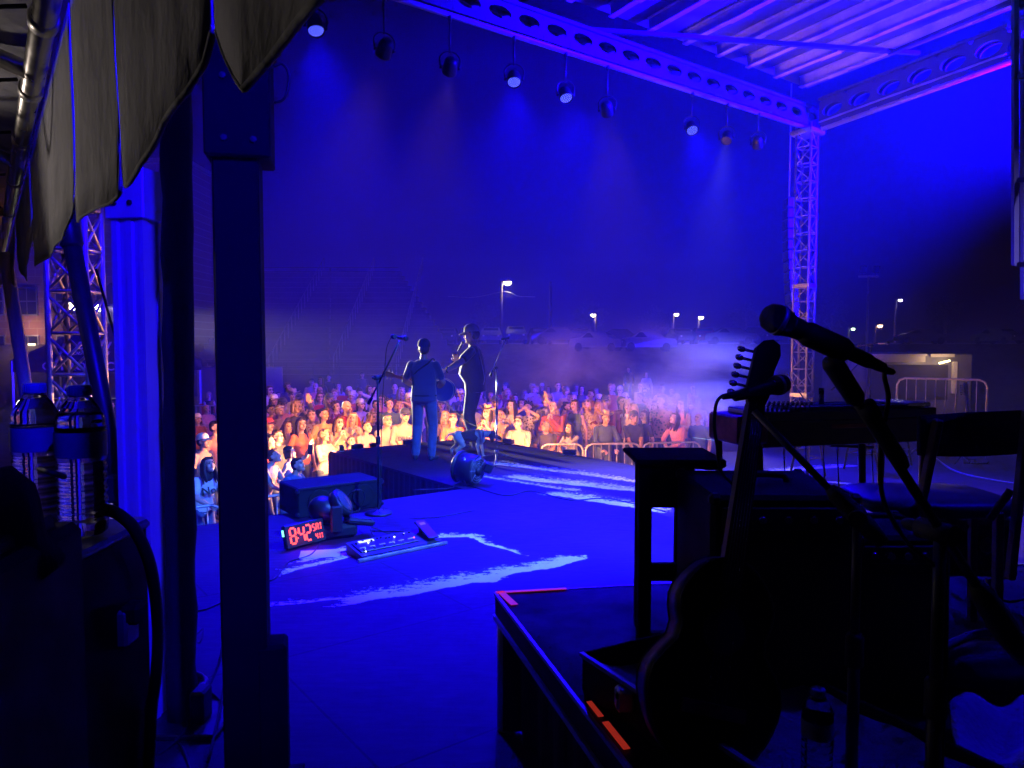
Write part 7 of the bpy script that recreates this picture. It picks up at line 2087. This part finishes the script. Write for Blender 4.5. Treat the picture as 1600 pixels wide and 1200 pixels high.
for i in range(len(prof) - 1):
    for k in range(K): k2 = (k + 1) % K; fs.append((i * K + k, i * K + k2, (i + 1) * K + k2, (i + 1) * K + k))
mb.add(vs, fs, True); mb.build('seat_pad', mat('dark blue vinyl pad', (.02, .02, .04), .45, vary=.2, vscale=8), e)
for (a, b) in (((1452, 790, 2.33), (1512, 826, 2.33)), ((1580, 765, 2.24), (1546, 812, 2.26)), ((1376, 802, 2.36), (1432, 790, 2.34))):
    mb = MB(); mb.bar(at(*a), at(*b), .024, .012, (0, 1, 0), .003); mb.build('brace', M_CHW, e)
for (px, py, D) in ((1372, 805, 2.38), (1560, 800, 2.3), (1385, 795, 2.68), (1520, 795, 2.68)):
    q = at(px, py, D); q2 = V((q.x + .01, q.y, RZ + .01)); mb = MB(); mb.bar(q, q2, .026, .026, (1, 0, 0), .003); mb.build('leg', M_CHW, e)
# small amp on tilt legs under the chair
a = at(1450, 812, 2.85)
e = thing('combo_amplifier', 'small combo amplifier with a round badge under the folding chair', 'amplifier', at(1520, 900, 2.85))
x0, x1 = at(1455, 850, 2.8).x, at(1590, 850, 2.8).x; zA, zB = at(1500, 812, 2.8).z, at(1500, 900, 2.8).z
mb = MB(); mb.box(((x0 + x1) / 2, 2.92, (zA + zB) / 2), (x1 - x0, .22, zA - zB), bev=.01); mb.build('cabinet', M_TOLEX, e)
for (zq, hq) in ((zA - .012, .026), (zB + .01, .022)):
    MB().box(((x0 + x1) / 2, 2.805, zq), (x1 - x0 + .006, .02, hq), bev=.004).build('edge_trim', mat('worn brown trim', (.12, .09, .08), .6, vary=.3, vscale=12), e)
q = at(1542, 852, 2.803); mb = MB(); mb.lathe([(.03, 0), (.03, .006), (.024, .007), (.023, .003), (.0, .003)], q, (0, -1, 0), 20); mb.build('round_badge', mat('grey badge', (.14, .14, .16), .5), e)
for sx in (x0 + .03, x1 - .03):
    mb = MB(); mb.box((sx, 2.82, zB), (.03, .03, .03), bev=.008); mb.build('corner', M_STEEL, e)
mb = MB(); mb.tube(curve_pts([at(1546, 905, 2.83), at(1553, 935, 2.8), at(1555, 965, 2.76), V((at(1555, 965, 2.74).x, 2.72, RZ + .01))], 5), .016, 8); mb.build('tilt_leg', M_STEEL, e)
mb = MB(); mb.tube([at(1470, 905, 2.9), V((at(1460, 905, 2.95).x, 2.95, RZ + .01))], .016, 8); mb.build('tilt_leg', M_STEEL, e)
cable('floor_cable', [at(1540, 905, 2.9), at(1575, 940, 2.8), rp(2.4, .35) + V((0, 0, .01)), rp(2.6, .6) + V((0, 0, .01))], .005, 'thin cable trailing from the small amplifier')
for i in range(2):
    P = [rp(2.15 + .12 * math.cos(a) + .02 * i, .62 + .1 * math.sin(a), RZ + .012 + .006 * i) for a in [k * .7 + i for k in range(16)]]
    cable('coiled_cable', P, .0055, ['coil of cable on the riser right of the small amplifier, lower', 'coil of cable on the riser right of the small amplifier, upper'][i])
# pale cloth and bag at the lower right
mb = MB(); vs, fs = [], []
A0, A1, A2, A3 = [fl(x, y, RZ + .03) for x, y in ((1478, 1120), (1590, 1100), (1680, 1230), (1500, 1230))]
for i in range(15):
    for j in range(11):
        u, v = i / 14, j / 10
        p = A0.lerp(A1, u).lerp(A3.lerp(A2, u), v); vs.append(p + V((0, 0, .03 * math.sin(u * 6 + v * 3) + .02 * math.sin(v * 9) + .03)))
for i in range(14):
    for j in range(10): a = i * 11 + j; fs.append((a, a + 1, a + 12, a + 11))
mb.add(vs, fs, True); o = one('pale_cloth', mb, [mat('pale towel', (.5, .5, .52), .9, vary=.1, vscale=30, bump=.5, bscale=40)], 'pale crumpled cloth in the lower right corner', 'cloth')
md = o.modifiers.new('t', 'SOLIDIFY'); md.thickness = .006
q = fl(1545, 1075, RZ)
e = thing('gig_bag', 'dark slumped bag with a blue lit strap at the lower right', 'bag', q)
B = Body(); B.ell((.03, .0, .06), (.2, .12, .07), 'bag'); B.ell((-.1, .03, .05), (.11, .1, .06), 'bag'); B.ell((.15, .02, .09), (.09, .08, .07), 'bag'); B.cap((-.1, -.05, .09), (.12, -.06, .12), .03, .035, 'bag')
o = link('bag_body', B.fuse('bag_body', .012, 2, 10, tags=['bag']), e); o.material_slots[0].link = 'OBJECT'; o.material_slots[0].material = mat('dark bag nylon', (.02, .02, .025), .6, bump=.5, bscale=12)
mb = MB(); mb.tube(curve_pts([(-.22, .0, .06), (-.1, .02, .13), (.02, .03, .16), (.14, .0, .15), (.25, -.04, .08)], 6), .013, 6); mb.build('strap', mat('grey webbing', (.25, .25, .28), .8), e, False)
q = fl(1275, 1235, RZ + .07)
bottle(V((q.x, q.y, RZ + .08)), 'water bottle top poking up at the bottom edge', .6)
# ------------------------------------------------------------------ steel guitar
D0, D1 = 3.35, 3.6
A = at(1190, 660, D0); Bq = at(1462, 640, D1); zt_ = at(1200, 640, D0).z
e = thing('pedal_steel_guitar', 'pedal steel guitar on tall legs with a copper end plate', 'steel guitar', V((A.x, A.y, 0)))
ax_ = (V((Bq.x, Bq.y, 0)) - V((A.x, A.y, 0))); Ls = ax_.length; ax_.normalize(); ay_ = V((-ax_.y, ax_.x, 0))
Rm = Matrix((ax_, ay_, V((0, 0, 1)))).transposed()
def lp(x, y, z): return V((A.x, A.y, 0)) + ax_ * x + ay_ * y + V((0, 0, z))
mb = MB(); mb.box(lp(Ls / 2, .14, zt_ - .035), (Ls, .3, .05), Rm, .006); mb.build('top_deck', mat('dark steel guitar lacquer', (.05, .035, .05), .22, coat=.5), e)
mb = MB(); mb.box(lp(Ls / 2, -.005, zt_ - .115), (Ls, .02, .12), Rm, .004); mb.build('front_apron', mat('dark brown lacquer', (.08, .035, .02), .25, coat=.5, vary=.3, vscale=5), e)
mb = MB(); mb.box(lp(Ls * .52, -.018, zt_ - .085), (Ls * .3, .006, .02), Rm, .002); mb.build('copper_trim', mat('copper inlay', (.55, .2, .08), .35, .6), e)
mb = MB(); mb.box(lp(-.06, .1, zt_ - .09), (.16, .26, .13), Rm, .01); mb.build('end_plate', mat('copper end plate', (.42, .14, .08), .4, .45, vary=.6, vscale=6), e)
mb = MB(); mb.box(lp(-.035, .1, zt_ - .012), (.08, .14, .03), Rm, .006); kb = mb.build('key_head', M_CHROME, e)
for k in range(10):
    for r_ in (0, 1):
        mb = MB(); x = .05 + k * .025; y = .03 + .07 * r_; mb.cyl(lp(x, y, zt_ - .012), lp(x, y, zt_ + .02), .005, n=8); mb.ell(lp(x, y - .012, zt_ + .022), (.008, .005, .008), None, 8, 6); mb.build('tuning_key', M_CHROME, e)
for y in (.07, .2):
    mb = MB(); mb.box(lp(Ls * .58, y, zt_ - .004), (Ls * .72, .075, .014), Rm, .002); fb_ = mb.build('fretboard', mat('dark fretboard', (.03, .03, .05), .3), e)
    for k in range(8):
        mb = MB(); mb.tube([lp(.3, y - .028 + .008 * k, zt_ + .008), lp(Ls - .06, y - .028 + .008 * k, zt_ + .008)], .0007, 4); mb.build('string', M_CHROME, fb_)
mb = MB(); mb.box(lp(Ls * .9, .13, zt_ + .004), (.14, .26, .02), Rm, .004); mb.build('changer', M_CHROME, e)
q = at(1283, 632, D0 + .25); one('slide_bar', MB().cyl(V((q.x, q.y, zt_ + .003)), V((q.x, q.y, zt_ + .085)), .013, n=14), [M_CHROME], 'small upright metal cylinder standing on the steel guitar', 'slide bar')
for (x, y, sp) in ((.0, .02, -.1), (-.1, .2, -.06), (Ls - .05, .02, .02), (Ls - .08, .26, .02), (Ls * .58, .02, -.05)):
    mb = MB(); mb.tube([lp(x, y, zt_ - .14), lp(x + sp * -.6, y - .01, .0)], [.017, .013], 10); mb.build('leg', mat('brown metal leg', (.16, .09, .06), .3, .5), e)
for x in (.06, .2, .32, .42, .5, .62, .7):
    mb = MB(); mb.tube([lp(x, .12, zt_ - .15), lp(x + .01, .03, .14)], .0035, 6); mb.build('pedal_rod', M_STEEL, e)
mb = MB(); mb.bar(lp(-.03, .02, .14), lp(Ls, .02, .14), .05, .03); mb.build('pedal_bar', M_STEEL, e)
for k in range(6):
    mb = MB(); mb.box(lp(.1 + .11 * k, -.08, .06), (.03, .16, .012), Rm, .003); mb.build('pedal', M_CHROME, e)
mb = MB(); mb.bar(lp(Ls * .42, .06, zt_ - .185), lp(Ls * .66, .04, zt_ - .2), .025, .012); mb.build('knee_lever', mat('brown metal leg', (.16, .09, .06), .3, .5), e)
# tent work lamp, hung under the sheet behind the camera's left shoulder
wl_p = V((-3.4, 3.0, 2.05))
e = thing('work_lamp', 'caged work lamp hanging inside the tent beyond the left edge', 'lamp', wl_p)
mb = MB(); mb.ell((0, 0, 0), (.035, .035, .05)); mb.build('bulb_glass', glow('warm bulb', (1, .7, .4), 8), e, False)
mb = MB(); mb.cyl((0, 0, .05), (0, 0, .14), .025, n=10); mb.tube([(0, 0, .14), (0, 0, .5)], .005, 5); mb.build('lamp_holder', M_RUBBER, e, False)
o = spot((0, 0, 0), V((2.0, -1.7, 1.1)), 40, (1, .86, .78), 100, .8, .06); o.parent = e; o.location = (.05, -.04, 0)
# ------------------------------------------------------------------ drifting stage smoke
def smoke_cloud(name, label_px, D, size, dens, seed):
    m = bpy.data.materials.new(name + ' vapour'); m.use_nodes = True
    nt = m.node_tree; nt.nodes.clear(); N = nt.nodes; L = nt.links
    out = N.new('ShaderNodeOutputMaterial'); pv = N.new('ShaderNodeVolumePrincipled')
    pv.inputs['Color'].default_value = (.92, .94, 1, 1); pv.inputs['Anisotropy'].default_value = 0.0
    tc = N.new('ShaderNodeTexCoord')
    n1 = N.new('ShaderNodeTexNoise'); n1.inputs['Scale'].default_value = 1.15; n1.inputs['Detail'].default_value = 5; n1.inputs['Roughness'].default_value = .6; n1.inputs['Distortion'].default_value = .6
    mp = N.new('ShaderNodeMapping'); mp.inputs['Location'].default_value = (seed, seed * .7, 0); mp.inputs['Scale'].default_value = (size[0] * .62, size[1] * .62, size[2] * .85)
    L.new(tc.outputs['Object'], mp.inputs[0]); L.new(mp.outputs[0], n1.inputs['Vector'])
    vl = N.new('ShaderNodeVectorMath'); vl.operation = 'LENGTH'; L.new(tc.outputs['Object'], vl.inputs[0])
    fall = N.new('ShaderNodeMapRange'); fall.inputs[1].default_value = .25; fall.inputs[2].default_value = .98; fall.inputs[3].default_value = 1; fall.inputs[4].default_value = 0
    fall.interpolation_type = 'SMOOTHSTEP'
    L.new(vl.outputs['Value'], fall.inputs[0])
    mr = N.new('ShaderNodeMapRange'); mr.inputs[1].default_value = .45; mr.inputs[2].default_value = .68; mr.inputs[3].default_value = 0; mr.inputs[4].default_value = dens
    L.new(n1.outputs[0], mr.inputs[0])
    mu = N.new('ShaderNodeMath'); mu.operation = 'MULTIPLY'; L.new(mr.outputs[0], mu.inputs[0]); L.new(fall.outputs[0], mu.inputs[1])
    L.new(mu.outputs[0], pv.inputs['Density']); L.new(pv.outputs[0], out.inputs['Volume'])
    mb = MB(); mb.ell((0, 0, 0), (1, 1, 1), n=20, m=12)
    o = mb.build(name, m); o.location = at(*label_px, D); o.scale = size
    return stuff(o)
smoke_cloud('stage_smoke', (1095, 612), 10.6, (1.7, 1.0, 1.0), 1.6, 3.0)
smoke_cloud('stage_smoke', (960, 575), 15.5, (3.0, 1.3, 1.2), .35, 9.0)
# ------------------------------------------------------------------ cables on the deck
deck_cables = [([(500, 850), (485, 868), (450, 880), (430, 905), (395, 915), (330, 950), (280, 960)], .005, 'thin dark cable running from the clock to the left posts'),
               ([(735, 760), (790, 775), (830, 768), (890, 782), (950, 780), (1040, 800)], .006, 'black cable from the floor blower towards the side table')]
for P, r, lab in deck_cables:
    cable('deck_cable', [fl(x, y) + V((0, 0, r)) for x, y in P], r, lab)
